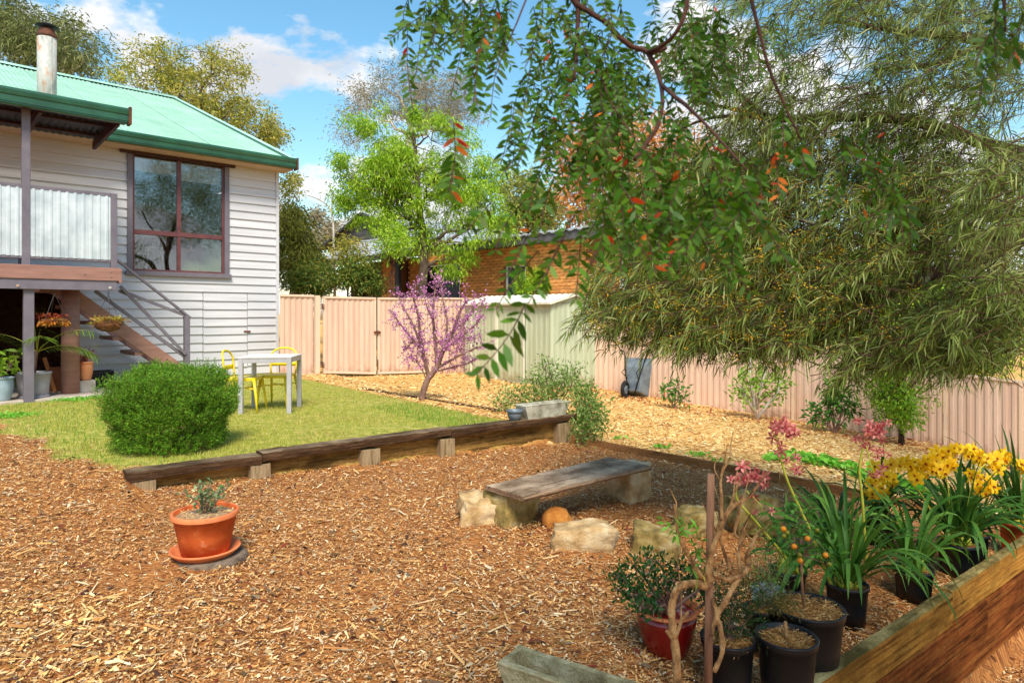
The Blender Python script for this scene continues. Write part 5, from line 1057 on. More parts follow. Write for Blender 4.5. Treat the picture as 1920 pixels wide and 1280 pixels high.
# ------------------------------------------------------------------ pots of the near right corner
def black_pot(x, y, r, h, zr_, lab, grp='black plastic nursery pots', soil=True):
    b = V3(x, y, zr_ - h); t = thing('potted_plant', b, lab, 'potted plant', grp); pot(t, b, r, r * .78, h, 'blackpl', .008, .035, .007, n=40); 
    m = MB(); m.lathe(b, [(r + .001, h - .012), (r + .004, h - .004), (r + .0, h + .001), (r - .006, h - .002)], 40, caps=False); m.build('rim', 'barrow' if r > .2 else 'blackpl', t)
    if soil: straw(t, (x, y, zr_ - .02), r * .8, int(6200 * r), 'straw', .03)
    return t, b
pA, b = black_pot(1.215, 2.95, .13, .30, .177, 'black pot with straw mulch and a short cut stem, nearest the trough')
m = MB(); m.tube([b + V3(0, 0, .27), b + V3(-.005, 0, .36)], [.008, .007], 8); m.tube([b + V3(-.005, 0, .31), b + V3(-.02, 0.01, .335)], .004, 5); m.build('stem', 'tanbark', pA)
pB, b = black_pot(.965, 2.98, .118, .28, .158, 'black pot left of the stake rows holding fine ferny foliage')
pB['label'] = 'black pot holding fine dark ferny foliage beside the bare stems'
def bushp(parent, pts, n, r, ll, lw, m, seed=1, stem='stemdark', base=None, sr=.004, droop=.1, seg=1, ndir=(0, 0, .4), name='foliage'):
    """foliage gathered in clumps round given points, each clump carried by a twig from the base"""
    rs = np.random.default_rng(seed); sm = MB(); Pp = []; Dd = []
    for p in pts:
        p = Vector(p)
        if base is not None:
            b_ = Vector(base); mid = b_.lerp(p, .5) + Vector(rs.normal(size=3) * .03); sm.tube([b_, mid, p], [sr, sr * .7, sr * .35], 5, False)
        k = n // len(pts); q = rs.normal(size=(k, 3)) * r; Pp.append(q + np.array(p)); Dd.append(unit(q + 1e-6) * .7 + rs.normal(size=(k, 3)) * .6 + np.array(ndir))
        for _ in range(5): sm.tube([p, p + Vector(rs.normal(size=3) * r * .9)], [sr * .35, sr * .2], 4, False)
    Pp = np.concatenate(Pp); Dd = np.concatenate(Dd); V, T = leaves(Pp, Dd, ll * (.6 + .7 * rs.random(len(Pp))), lw * (.7 + .5 * rs.random(len(Pp))), droop, seg)
    if sm.v: sm.build('stem', stem, parent)
    o = np_mesh(name, V, T, m, parent); o['kind'] = 'stuff'; return o
def PX(*l): return [P(a, b_, c) for a, b_, c in l]
bushp(pB, PX((1360, 1130, 3.0), (1385, 1110, 2.95), (1345, 1095, 3.05), (1400, 1140, 3.0), (1365, 1165, 2.95), (1395, 1170, 2.95), (1410, 1100, 3.1), (1340, 1150, 2.9)), 1500, .04, .028, .006, 'l_fern', 2, base=b + V3(0, 0, .26))
m = MB(); m.tube([b + V3(.01, 0, .26), P(1372, 1110, 3.0)], [.006, .004], 6); m.build('cane', 'postw', pB)
pC, b = black_pot(1.465, 3.3, .17, .33, .153, 'largest black pot, planted with a small kumquat tree')
straw(pC, (b.x, b.y, .14), .15, 700, 'straw', .03); kb = b + V3(-.02, 0, .3)
m = MB(); m.tube([kb, P(1503, 1080, 3.3), P(1501, 1000, 3.3)], [.008, .007, .005], 8); m.build('trunk', 'stake', pC)
bushp(pC, PX((1475, 985, 3.3), (1500, 975, 3.25), (1525, 985, 3.35), (1490, 1010, 3.25), (1520, 1015, 3.3), (1550, 1035, 3.3), (1470, 1010, 3.35), (1500, 1040, 3.3), (1497, 960, 3.3), (1555, 1060, 3.3)), 240, .035, .05, .018, 'l_citrus', 4, base=P(1501, 1040, 3.3), droop=.2)
for (a, b_, g_) in ((1469, 991, 0), (1514, 1009, 0), (1489, 1024, 0), (1500, 1050, 0), (1532, 993, 1), (1555, 1057, 1), (1476, 998, 1), (1499, 1040, 1), (1470, 1004, 1), (1548, 1040, 0)):
    m = MB(); q = P(a, b_, 3.22); r = .0135 if not g_ else .011; m.lathe(q, [(.001, -r), (r * .6, -r * .8), (r * .95, -r * .3), (r, 0), (r * .9, r * .45), (r * .5, r * .87), (.001, r)], 14); m.build('fruit', 'fruitg' if g_ else 'fruit', pC)
rs = np.random.default_rng(5); Pp = rs.normal(size=(900, 3)) * [.05, .05, .02] + np.array(P(1462, 1128, 3.15)); V_, T_ = leaves(Pp, rs.normal(size=(900, 3)), .02, .003, .2); M['l_moss'] = leafm('wiry_olive_moss', [(96, 88, 36), (120, 112, 50), (80, 76, 30)], .2); np_mesh('creeping_foliage', V_, T_, 'l_moss', pC, kind='stuff')
pD, b = black_pot(1.275, 3.42, .085, .2, .095, 'small black pot with trailing fine green plant behind the front pots')
bushp(pD, PX((1425, 1070, 3.4), (1445, 1050, 3.4), (1455, 1080, 3.45), (1430, 1100, 3.35), (1448, 1100, 3.4), (1440, 1030, 3.4)), 700, .04, .03, .005, 'l_shrub', 7, base=b + V3(0, 0, .18))
q = V3(1.435, 3.74, gz(1.435, 3.74)); m = MB(); m.lathe(q, [(.075, 0), (.085, .1), (.085, .21)], 28); t = thing('lidded_tub', q, 'small grey tub with a flat lid standing among the black pots', 'tub'); m.build('tub', 'galv', t); m = MB(); m.lathe(q, [(.092, .205), (.095, .215), (.09, .225), (.05, .232), (.045, .245), (.001, .247)], 28); m.build('lid', 'barrow', t)
# jade plant in a red glazed pot
jb = V3(.742, 3.2, gz(.742, 3.2)); jt_ = thing('potted_plant', jb, 'red glazed pot with a dark green jade plant', 'potted plant')
jh = .19 - jb.z; m = MB(); m.lathe(jb, [(.085, 0), (.1, .02), (.125, jh * .4), (.14, jh * .75), (.142, jh - .012)], 40); m.build('pot', 'redglaze', jt_)
m = MB(); m.lathe(jb, [(.14, jh - .014), (.156, jh - .004), (.157, jh), (.15, jh + .004), (.128, jh + .002), (.122, jh - .03), (.12, jh - .05), (.001, jh - .052)], 40); m.build('rim', 'terrarim', jt_)
m = MB(); m.lathe(jb, [(.119, jh - .05), (.1, jh - .04), (.001, jh - .036)], 24); m.build('soil', 'soil', jt_)
jc = PX((1190, 1060, 3.2), (1215, 1075, 3.1), (1240, 1060, 3.25), (1270, 1065, 3.2), (1170, 1085, 3.15), (1160, 1105, 3.1), (1185, 1115, 3.05), (1215, 1110, 3.1), (1240, 1095, 3.1), (1265, 1090, 3.15), (1295, 1080, 3.25), (1310, 1105, 3.2), (1290, 1110, 3.3), (1225, 1140, 3.0), (1200, 1140, 3.0), (1250, 1120, 3.3), (1320, 1085, 3.3), (1222, 1048, 3.3), (1160, 1080, 3.2), (1330, 1120, 3.2))
bushp(jt_, jc, 1150, .026, .03, .014, 'l_jade', 12, stem='stemdark', base=jb + V3(0, 0, jh - .04), sr=.012, droop=0, ndir=(0, 0, .9))
# bare pruned shrub and its stake
sb = P(1272, 1300, 2.78); sb.z = gz(sb.x, sb.y); bare = thing('bare_shrub', sb, 'leafless pruned shrub with curving tan stems at the bottom right', 'shrub')
def stems(parent, lines, mat, name='stem', n=8, K_=1.0):
    for l in lines:
        pts = [P(a, b_, c) for a, b_, c, r in l]; rad = [r * K_ for *_, r in l]; out = []; ro = []
        for i in range(len(pts) - 1):
            p0, p1, p2, p3 = pts[max(i - 1, 0)], pts[i], pts[i + 1], pts[min(i + 2, len(pts) - 1)]
            for k in range(5):
                t = k / 5; q = .5 * ((2 * p1) + (p2 - p0) * t + (2 * p0 - 5 * p1 + 4 * p2 - p3) * t * t + (3 * p1 - p0 - 3 * p2 + p3) * t ** 3); out.append(q + mnoise.noise_vector(q * 30) * .003); ro.append((rad[i] * (1 - t) + rad[i + 1] * t) * (1 + (.3 if mat == 'tanbark' else .12) * mnoise.noise(q * 45)))
        out.append(pts[-1]); ro.append(rad[-1]); m = MB(); m.tube(out, ro, n); m.build(name, mat, parent)
stems(bare, [
 [(1273, 1330, 2.78, .022), (1268, 1230, 2.78, .021), (1262, 1182, 2.78, .021), (1260, 1130, 2.78, .019), (1272, 1102, 2.78, .02), (1300, 1093, 2.79, .019), (1324, 1097, 2.8, .02), (1328, 1078, 2.8, .019), (1334, 1035, 2.8, .017), (1347, 1001, 2.8, .016), (1352, 981, 2.8, .015), (1373, 948, 2.82, .012), (1399, 935, 2.85, .008), (1420, 910, 2.88, .004)],
 [(1324, 1093, 2.8, .016), (1344, 1081, 2.79, .014), (1367, 1086, 2.8, .012), (1390, 1077, 2.82, .013), (1403, 1061, 2.84, .011), (1401, 1040, 2.86, .011), (1411, 1017, 2.88, .009), (1421, 1001, 2.9, .007)],
 [(1386, 1082, 2.82, .014), (1366, 1115, 2.8, .013), (1344, 1156, 2.78, .012), (1334, 1190, 2.78, .008)],
 [(1336, 1120, 2.8, .007), (1344, 1156, 2.78, .011), (1352, 1182, 2.77, .012), (1354, 1220, 2.77, .012), (1339, 1259, 2.76, .011)],
 [(1388, 1074, 2.82, .01), (1385, 1040, 2.84, .009), (1393, 989, 2.86, .008)], [(1390, 1010, 2.86, .005), (1378, 1001, 2.86, .008), (1384, 965, 2.87, .008), (1390, 935, 2.88, .006)],
 [(1318, 1086, 2.8, .012), (1290, 1040, 2.78, .011), (1272, 1001, 2.77, .008), (1267, 963, 2.77, .005), (1264, 945, 2.77, .003)], [(1372, 1076, 2.82, .008), (1352, 1017, 2.82, .007), (1348, 1000, 2.8, .006)],
 [(1354, 975, 2.8, .011), (1353, 930, 2.82, .008), (1352, 893, 2.84, .006), (1369, 858, 2.86, .004)], [(1352, 905, 2.84, .004), (1340, 880, 2.85, .003), (1345, 855, 2.85, .002)], [(1364, 962, 2.81, .008), (1385, 905, 2.85, .006), (1400, 880, 2.88, .003)],
 [(1262, 1200, 2.78, .01), (1250, 1182, 2.77, .008)], [(1268, 1190, 2.78, .01), (1280, 1160, 2.75, .008), (1291, 1147, 2.74, .007)], [(1344, 1081, 2.79, .013), (1343, 1075, 2.77, .012)], [(1399, 1046, 2.85, .009), (1408, 1025, 2.83, .006)], [(1277, 1165, 2.75, .004), (1277, 1110, 2.8, .003), (1270, 1050, 2.82, .002), (1261, 1030, 2.83, .0015)], [(1271, 1055, 2.82, .002), (1277, 1025, 2.83, .0015)]], 'tanbark', K_=.85)
rs = np.random.default_rng(16); tf = MB()
for (a, b_, dx, dy) in ((1352, 893, 12, -60), (1369, 858, 6, -50), (1399, 935, 50, -60), (1420, 910, 22, -30), (1384, 965, 20, -70), (1393, 989, 26, -50), (1421, 1001, 26, -24), (1410, 1015, -14, -40), (1267, 963, -12, -50), (1290, 1040, -30, -40), (1345, 1000, -30, -60), (1356, 978, -20, -80), (1373, 948, 10, -70), (1262, 1182, -24, -30), (1344, 1156, -22, -40), (1403, 1061, 34, -20), (1388, 1030, 18, -60), (1301, 1050, 20, -40), (1352, 1017, -10, -60), (1330, 1050, -34, -50)):
    p0 = P(a, b_, 2.83); p1 = P(a + dx, b_ + dy, 2.83 + rs.normal() * .05); mid = p0.lerp(p1, .5) + Vector(rs.normal(size=3)) * .008; tf.tube([p0, mid, p1], [.0042, .003, .0012], 5, False)
tf.build('twigs', 'tanbark', bare)['kind'] = 'stuff'
rs = np.random.default_rng(6)
for c, n_, mm in (((1281, 1000), 26, 'l_ground'), ((1300, 1035), 24, 'l_citrus'), ((1262, 975), 10, 'l_ground'), ((1315, 1060), 8, 'l_olive')):
    Pp = np.array(P(c[0], c[1], 2.8)) + rs.normal(size=(n_, 3)) * .03; V_, T_ = leaves(Pp, rs.normal(size=(n_, 3)), .045, .014, .3); np_mesh('leaf_tuft', V_, T_, mm, bare, kind='stuff')
q0 = P(1327, 1290, 2.83); q0.z = gz(q0.x, q0.y) - .02; q1 = P(1333, 888, 2.83); m = MB(); m.tube([q0, q0.lerp(q1, .4), q0.lerp(q1, .8), q1], [.018, .0175, .0165, .015], 10); tag(m.build('garden_stake', 'stake', None, loc=q0), 'rough brown upright stake standing through the bare shrub', 'stake')
# ------------------------------------------------------------------ orchids
def petal_mesh(kind):
    m = MB(); lip = MB(); n = 5; 
    for k in range(n):
        a = math.pi / 2 + 2 * math.pi * k / n; d = V3(math.cos(a), math.sin(a), 0); s_ = V3(-math.sin(a), math.cos(a), 0); L_ = 1.0; w = .30 if kind == 'y' else .2; z = .22 if kind == 'y' else .5
        pts = [V3(0, 0, 0), d * .45 * L_ + s_ * w + V3(0, 0, z * .45), d * .45 * L_ - s_ * w + V3(0, 0, z * .45), d * .8 * L_ + s_ * w * .75 + V3(0, 0, z * .5), d * .8 * L_ - s_ * w * .75 + V3(0, 0, z * .5), d * L_ + V3(0, 0, z * .35)]
        m.add(pts, [(0, 2, 1), (1, 2, 4, 3), (3, 4, 5)])
    lip.add([V3(-.14, .05, .05), V3(.14, .05, .05), V3(.14, -.16, .34), V3(0, -.26, .4), V3(-.14, -.16, .34), V3(0, .1, .35)], [(0, 1, 5), (1, 2, 5), (2, 3, 5), (3, 4, 5), (4, 0, 5)])
    return m, lip
YM, YL = [mb.mesh('flower', mt) for mb, mt in zip(petal_mesh('y'), ('f_yellow', 'f_lip'))]; PM_, PL_ = [mb.mesh('flower', mt) for mb, mt in zip(petal_mesh('p'), ('f_pink', 'f_pinklip'))]
def flower(parent, p, facing, size, me, ml):
    q = Vector(facing).to_track_quat('Z', 'Y').to_matrix().to_4x4() @ Matrix.Rotation(random.uniform(0, 6.28) if me is PM_ else random.uniform(-.5, .5), 4, 'Z'); mt = Matrix.Translation(p) @ q @ Matrix.Scale(size, 4)
    f = part_copy(me, parent, mt, 'flower'); l = bpy.data.objects.new('lip', ml); COL.objects.link(l); l.parent = f
def strap(parent, p0, d0, L_, w, mat, sag, seed=0, name='leaf', twist=.3):
    pts = [Vector(p0)]; d = Vector(d0).normalized(); n = 9
    for i in range(n): d = (d + V3(0, 0, -sag * (i + 1) / n)).normalized(); pts.append(pts[-1] + d * L_ / n)
    vs, fs = [], []; sd0 = Vector(d0).cross(V3(0, 0, 1)); sd0 = sd0.normalized() if sd0.length > .05 else V3(1, 0, 0)
    for i, p in enumerate(pts):
        f = i / n; ww = w * min(1, .55 + f * 2) * (1 - max(0, (f - .72) / .28) ** 1.6) / 2 + .0006; dd = (pts[min(i + 1, n)] - pts[max(i - 1, 0)]).normalized(); s_ = Matrix.Rotation(twist * f, 3, dd) @ sd0; nn = s_.cross(dd).normalized() * ww * .35
        vs += [p + s_ * ww + nn, p, p - s_ * ww + nn]
    for i in range(n): a = 3 * i; fs += [(a, a + 1, a + 4, a + 3), (a + 1, a + 2, a + 5, a + 4)]
    m = MB(); m.add(vs, fs, True); return m.build(name, mat, parent)
def orchid(x, y, lab, potr, poth, potmat, nl, Ls, mat, seed, spikes=(), lean=(0, 0), pname='orchid_plant', sagr=(.2, .75), w=.024):
    rs = random.Random(seed); b = V3(x, y, gz(x, y)); t = thing('orchid_plant', b, lab, 'orchid')
    pot(t, b, potr, potr * .8, poth, potmat, .008, .03, .007, n=32); straw(t, (x, y, b.z + poth - .03), potr * .85, 250, 'straw', .03)
    for k in range(nl):
        a = rs.random() * 6.283; sp = rs.random() ** .7 * .75; d = V3(math.cos(a) * sp + lean[0], math.sin(a) * sp + lean[1], 1); p0 = b + V3(math.cos(a) * potr * .45 * rs.random(), math.sin(a) * potr * .45 * rs.random(), poth - .03)
        strap(t, p0, d, Ls * (.65 + .5 * rs.random()), w * (.75 + .4 * rs.random()), mat, rs.uniform(*sagr), twist=rs.uniform(-.8, .8))
    m = MB()
    for k in range(7): a = k * .9; q = b + V3(math.cos(a) * potr * .4, math.sin(a) * potr * .4, poth - .03); m.lathe(q, [(.01, 0), (.022, .02), (.024, .045), (.014, .08), (.006, .1)], 8)
    m.build('pseudobulb', 'stemgreen', t); return t
oc_ = [orchid(1.97, 3.92, 'orchid with arching green leaves and two tall pink flower spikes', .12, .24, 'blackpl', 74, .74, 'l_orchid', 3),
       orchid(1.72, 4.15, 'dark leaved orchid behind the kumquat with a short leaning pink spike', .11, .2, 'blackpl', 18, .5, 'l_orchidd', 4),
       orchid(3.25, 4.85, 'orchid with dark arching leaves under a mass of yellow flowers', .14, .26, 'blackpl', 74, .7, 'l_orchidd', 5, w=.028),
       orchid(2.62, 4.35, 'leafy orchid without flowers in a black pot between two flowering ones', .12, .22, 'blackpl', 52, .62, 'l_orchid', 6),
       orchid(4.12, 5.4, 'orchid in a red-brown pot with upright dark leaves at the right edge', .15, .3, 'terra', 40, .8, 'l_orchidd', 7, sagr=(.08, .35))]
orchid(3.6, 5.22, 'dark strap leaved orchid without flowers against the pine wall, left of the red-brown pot', .12, .22, 'blackpl', 46, .62, 'l_orchidd', 18, sagr=(.15, .7))
orchid(2.3, 4.75, 'dark orchid clump without flowers behind the two pink spikes', .11, .2, 'blackpl', 40, .56, 'l_orchidd', 19, sagr=(.2, .75))
oc_.append(orchid(2.95, 5.35, 'yellow flowering orchid farthest left of the yellow group', .12, .24, 'blackpl', 30, .6, 'l_orchidd', 8))
def spike(t, line, cluster, n, size, kind, seed, r=.007, stemmat='stemgreen'):
    rs = random.Random(seed); stems(t, [[(a, b_, c, r * (1 - .5 * i / len(line))) for i, (a, b_, c) in enumerate(line)]], stemmat, 'flower_stem')
    me, ml = (YM, YL) if kind == 'y' else (PM_, PL_)
    ax = [P(*q) for q in cluster]
    for k in range(n):
        f = rs.random() * (len(ax) - 1); i = min(int(f), len(ax) - 2); c = ax[i].lerp(ax[i + 1], f - i); a = rs.random() * 6.283; rr = (.035 if kind == 'p' else .03) * (.4 + 1.0 * rs.random()); side = V3(math.cos(a) * rr * 1.3, -abs(math.sin(a)) * rr if rs.random() < .7 else rr, rs.uniform(-rr, rr))
        p = c + side; fc = V3(side.x * 12 + rs.uniform(-.6, .6), -.8 + rs.uniform(-.3, .3), side.z * 6 + rs.uniform(-.5, .3)); flower(t, p, fc, size * (.8 + .4 * rs.random()), me, ml)
        if k % 2 == 0: mm = MB(); mm.tube([c, p], .0018, 4, False); mm.build('pedicel', 'stemdark' if kind == 'p' else 'stemgreen', t)
spike(oc_[0], [(1560, 1100, 3.9), (1515, 985, 3.88), (1478, 905, 3.86), (1462, 850, 3.86), (1452, 800, 3.86)], [(1500, 880, 3.86), (1470, 845, 3.86), (1455, 810, 3.86), (1462, 785, 3.86), (1485, 820, 3.86), (1452, 790, 3.86)], 38, .035, 'p', 1, .009)
spike(oc_[0], [(1625, 1060, 3.95), (1618, 950, 3.95), (1612, 870, 3.95), (1628, 810, 3.95)], [(1610, 825, 3.95), (1625, 795, 3.95), (1650, 800, 3.95), (1640, 830, 3.95), (1612, 815, 3.95)], 30, .035, 'p', 2, .009)
spike(oc_[0], [(1625, 835, 3.95), (1632, 870, 3.93), (1640, 890, 3.92)], [(1640, 845, 3.94), (1660, 860, 3.93), (1640, 890, 3.92), (1615, 880, 3.92)], 9, .03, 'p', 12, .004)
spike(oc_[1], [(1510, 1090, 4.1), (1470, 1040, 4.05), (1415, 975, 4.0), (1380, 930, 4.0), (1395, 890, 4.0)], [(1375, 935, 4.0), (1385, 905, 4.0), (1395, 880, 4.0), (1425, 900, 4.0), (1440, 915, 4.0), (1400, 875, 4.0)], 26, .036, 'p', 3, .009)
spike(oc_[1], [(1400, 920, 4.0), (1425, 945, 3.98), (1430, 960, 3.98)], [(1410, 925, 4.0), (1440, 930, 3.98), (1430, 968, 3.98)], 5, .034, 'p', 13, .003)
for k, (ln_, cl, n_) in enumerate([([(1770, 1010, 4.85), (1730, 930, 4.8), (1690, 890, 4.75)], [(1740, 870, 4.8), (1690, 865, 4.78), (1650, 880, 4.75), (1640, 910, 4.75)], 24), ([(1790, 1010, 4.9), (1800, 900, 4.9), (1770, 860, 4.85)], [(1835, 850, 4.9), (1790, 845, 4.9), (1750, 862, 4.85), (1720, 880, 4.85)], 28),
    ([(1800, 1010, 4.9), (1830, 890, 4.95), (1870, 860, 5.0)], [(1800, 838, 5.0), (1830, 850, 5.0), (1860, 870, 5.0), (1880, 858, 5.0)], 24), ([(1780, 1010, 4.9), (1775, 900, 4.85), (1740, 885, 4.8)], [(1800, 868, 4.85), (1760, 880, 4.8), (1700, 895, 4.8)], 20), ([(1810, 1010, 4.85), (1830, 930, 4.8), (1850, 900, 4.75)], [(1800, 890, 4.8), (1840, 895, 4.78), (1860, 915, 4.75), (1830, 920, 4.75)], 18)]):
    spike(oc_[2], ln_, cl, n_, .048, 'y', 20 + k, .006)
spike(oc_[5], [(1650, 980, 5.3), (1665, 900, 5.25), (1655, 885, 5.2)], [(1680, 895, 5.25), (1650, 905, 5.2), (1640, 930, 5.2), (1665, 915, 5.2)], 18, .048, 'y', 30, .006)
spike(oc_[4], [(1900, 990, 5.4), (1905, 910, 5.35), (1912, 880, 5.3)], [(1900, 868, 5.3), (1918, 875, 5.3), (1930, 890, 5.3)], 10, .048, 'y', 31, .006)
spike(oc_[4], [(1890, 990, 5.4), (1880, 900, 5.45), (1885, 850, 5.5)], [(1885, 850, 5.5), (1870, 845, 5.5), (1895, 862, 5.5)], 8, .048, 'y', 32, .006)
# ------------------------------------------------------------------ shrubs by the wall and along the right fence
def shr(px, py, name, lab, cat, hh, **k):
    q = G(px, py); t = thing(name, q, lab, cat); return t, q
t, q = shr(1030, 772, 'leafy_shrub', 'open pale green shrub growing behind the trough', 'shrub', 0); q = P(1030, 770, 8.5); 
bushp(t, PX((955, 745, 8.6), (975, 735, 8.7), (990, 748, 8.7), (1005, 715, 8.8), (1015, 735, 8.7), (1030, 700, 8.8), (1035, 725, 8.8), (1050, 715, 8.8), (1040, 750, 8.7), (1065, 700, 8.8), (1075, 705, 8.8), (1060, 735, 8.7), (1022, 690, 8.8), (1000, 740, 8.6), (1018, 755, 8.6), (1070, 725, 8.6), (940, 755, 8.6)), 2000, .085, .06, .022, 'l_shrub', 31, base=t.location, sr=.014)
t, q = shr(1100, 808, 'leafy_shrub', 'bushy grey-green shrub hanging beside the wall end post', 'shrub', 0)
bushp(t, PX((1090, 745, 8.3), (1105, 750, 8.3), (1095, 765, 8.2), (1110, 775, 8.2), (1100, 790, 8.1), (1120, 790, 8.1), (1090, 805, 8.0), (1108, 810, 8.0), (1122, 770, 8.3), (1098, 735, 8.4), (1085, 780, 8.2)), 1500, .08, .055, .028, 'l_shrub', 32, base=t.location, sr=.01)
t, q = shr(1264, 766, 'young_citrus_tree', 'small leafy sapling right of the wheelbarrow', 'sapling', 0)
bushp(t, [q + V3(a, b_, c) for a, b_, c in ((-.12, 0, .25), (.1, 0, .3), (0, .05, .42), (.15, 0, .18), (-.18, 0, .38), (.03, 0, .15), (.1, 0, .45))], 260, .075, .1, .04, 'l_citrus', 33, base=q, sr=.01)
m = MB(); q2 = G(1246, 752); m.bar(q2, q2 + V3(0, 0, .22), .02, .02); tag(m.build('marker_stake', 'terra', None, loc=q2), 'short orange stake next to the small sapling', 'stake')
t, q = shr(1418, 787, 'pale_trunk_shrub', 'open shrub with forked pale trunks and light green leaves by the fence', 'shrub', 0)
for l in ([(0, 0, 0), (-.05, 0, .35), (-.12, .0, .8), (-.1, 0, 1.2)], [(0, 0, 0), (.22, 0, .3), (.4, 0, .5), (.45, .0, .75)], [(-.03, 0, .15), (-.2, 0, .4), (-.28, 0, .6)], [(.0, 0, .2), (.08, 0, .6), (.2, 0, 1.0)]):
    m = MB(); pts = [q + Vector(p) for p in l]; m.tube(pts, [.035 - .006 * k for k in range(len(pts))], 8); m.build('trunk', 'palebark', t)
M['l_fresh'] = leafm('fresh_light_leaves', [(140, 180, 60), (166, 200, 84), (120, 160, 50)], .4)
bushp(t, [q + V3(a, b_, c) for a, b_, c in ((-.28, 0, .62), (-.12, 0, .75), (.1, 0, .7), (.3, 0, .72), (.45, 0, .6), (-.05, 0, .45), (.3, 0, .45), (.15, 0, .95), (-.25, 0, .9), (.5, 0, .8), (-.32, 0, .45))], 520, .09, .11, .05, 'l_fresh', 34, base=q + V3(0, 0, .3), sr=.01)
t, q = shr(1565, 812, 'dark_leaf_shrub', 'small dark glossy shrub between the pale trunked shrub and the maple', 'shrub', 0)
bushp(t, [q + V3(a, b_, c) for a, b_, c in ((-.3, 0, .4), (-.38, 0, .32), (-.1, 0, .72), (0, 0, .85), (.15, 0, .78), (.22, 0, .55), (.05, 0, .5), (-.15, 0, .45), (.12, 0, .3), (.25, 0, .7), (-.22, 0, .25), (-.02, 0, .65), (.3, 0, .4))], 560, .075, .14, .045, 'l_citrus', 35, base=q, sr=.014, droop=.4)
t, q = shr(1690, 834, 'maple_tree', 'small rounded fresh green maple tree in front of the right fence', 'tree', 0)
m = MB(); m.tube([q, q + V3(0, 0, .3), q + V3(.02, 0, .8), q + V3(0, 0, 1.3)], [.05, .042, .03, .012], 10); m.build('trunk', 'lichen', t)
rs = np.random.default_rng(40); cl = []
while len(cl) < 75:
    a = rs.uniform(-1, 1, 3)
    if np.dot(a, a) < 1 and np.dot(a, a) > .25: c = q + V3(a[0] * .62, a[1] * .5, 1.06 + a[2] * .78); cl.append((c.x, c.y, c.z)) if c.z > q.z + .35 else None
bushp(t, cl, 5200, .085, .075, .032, 'l_maple', 41, base=q + V3(0, 0, .8), sr=.01, stem='redbark', droop=.5)
# ground cover behind the edging
gcov = []
rs = np.random.default_rng(50)
for (pa, pb, n_, s_) in ((1500, 862, 26, .12), (1540, 872, 26, .12), (1580, 880, 24, .12), (1620, 895, 24, .12), (1650, 905, 20, .12), (1460, 865, 18, .1), (1690, 915, 20, .12), (1730, 930, 20, .12)):
    q = G(pa, pb); t = thing('strawberry_plant', q, 'low leafy green plant behind the pine edging, ' + {1500: 'second', 1540: 'third', 1580: 'fourth', 1620: 'fifth', 1650: 'sixth', 1460: 'first', 1690: 'seventh', 1730: 'last'}[pa] + ' from the left in its row', 'plant', 'low green plants behind the edging'); Pp = np.array(q) + rs.normal(size=(n_ * 3, 3)) * [s_, s_ * .7, .01] + [0, 0, .05]; D_ = rs.normal(size=(n_ * 3, 3)) * [1, 1, .3] + [0, 0, .6]
    V_, T_ = leaves(Pp, D_, .09, .06, .2, 2); np_mesh('leaf_rosette', V_, T_, 'l_ground', t, kind='stuff')
    sm = MB()
    for p in Pp[::6]: sm.tube([q, Vector(p)], .002, 4, False)
    sm.build('stem', 'stemgreen', t)
for (pa, pb, n_, s_, lab) in ((1240, 842, 30, .06, 'tiny green weed just behind the edging near the bench'), (1308, 856, 34, .07, 'small round leaved weed behind the middle of the edging'), (1345, 868, 14, .05, 'little green sprout behind the edging right of the weeds'), (1165, 826, 12, .05, 'tiny sprout behind the edging near the wall corner')):
    q = G(pa, pb); Pp = np.array(q) + rs.normal(size=(n_, 3)) * [s_, s_ * .7, .008] + [0, 0, .02]; V_, T_ = leaves(Pp, rs.normal(size=(n_, 3)) * [1, 1, .3] + [0, 0, .9], .07, .03, .2); V_ = V_ - np.array(q); o = np_mesh('weed', V_, T_, 'l_ground'); o.location = q; tag(o, lab, 'weed')
for (pa, pb, n_, lab) in ((135, 752, 200, 'green weeds sprouting at the foot of the brown column'), (180, 748, 110, 'green weeds beside the pavers near the brown column'), (20, 782, 260, 'low weeds growing in front of the slab at the left edge')):
    q = G(pa, pb); Pp = np.array(q) + rs.normal(size=(n_, 3)) * [.14, .1, .01] + [0, 0, .02]; V_, T_ = leaves(Pp, rs.normal(size=(n_, 3)) * [1, 1, .3] + [0, 0, .9], .05, .018, .2); V_ = V_ - np.array(q); o = np_mesh('weed', V_, T_, 'l_ground'); o.location = q; tag(o, lab, 'weed')
# ------------------------------------------------------------------ flowering redbud
q = G(790, 750); rbud = thing('redbud_tree', q, 'small leafless tree covered in magenta blossom beyond the lawn', 'tree'); yb = q.y
def PB(x, y, dy=0): return (x, y, yb + dy)
br = [([(790, 750), (800, 715), (818, 690), (832, 655), (850, 620), (862, 585), (878, 560)], .05), ([(805, 708), (795, 670), (788, 630), (784, 590), (775, 555), (782, 530)], .03), ([(803, 708), (790, 650), (770, 600), (752, 570), (745, 545)], .024), ([(795, 660), (765, 625), (745, 600), (730, 580)], .02), ([(820, 688), (816, 640), (812, 590), (815, 550), (820, 520)], .03), ([(835, 655), (838, 600), (830, 560), (825, 520)], .02), ([(832, 655), (860, 635), (890, 610), (905, 590)], .02), ([(820, 690), (855, 670), (885, 655), (908, 648)], .022), ([(822, 695), (850, 688), (880, 680), (892, 672)], .016), ([(850, 620), (875, 600), (890, 575), (912, 560)], .014), ([(792, 650), (775, 640), (760, 655)], .01), ([(812, 600), (800, 575), (795, 545)], .012), ([(800, 712), (790, 690), (778, 672), (762, 668)], .012), ([(845, 630), (870, 640), (900, 625)], .012), ([(818, 640), (850, 660), (880, 640)], .01)]
tips = []
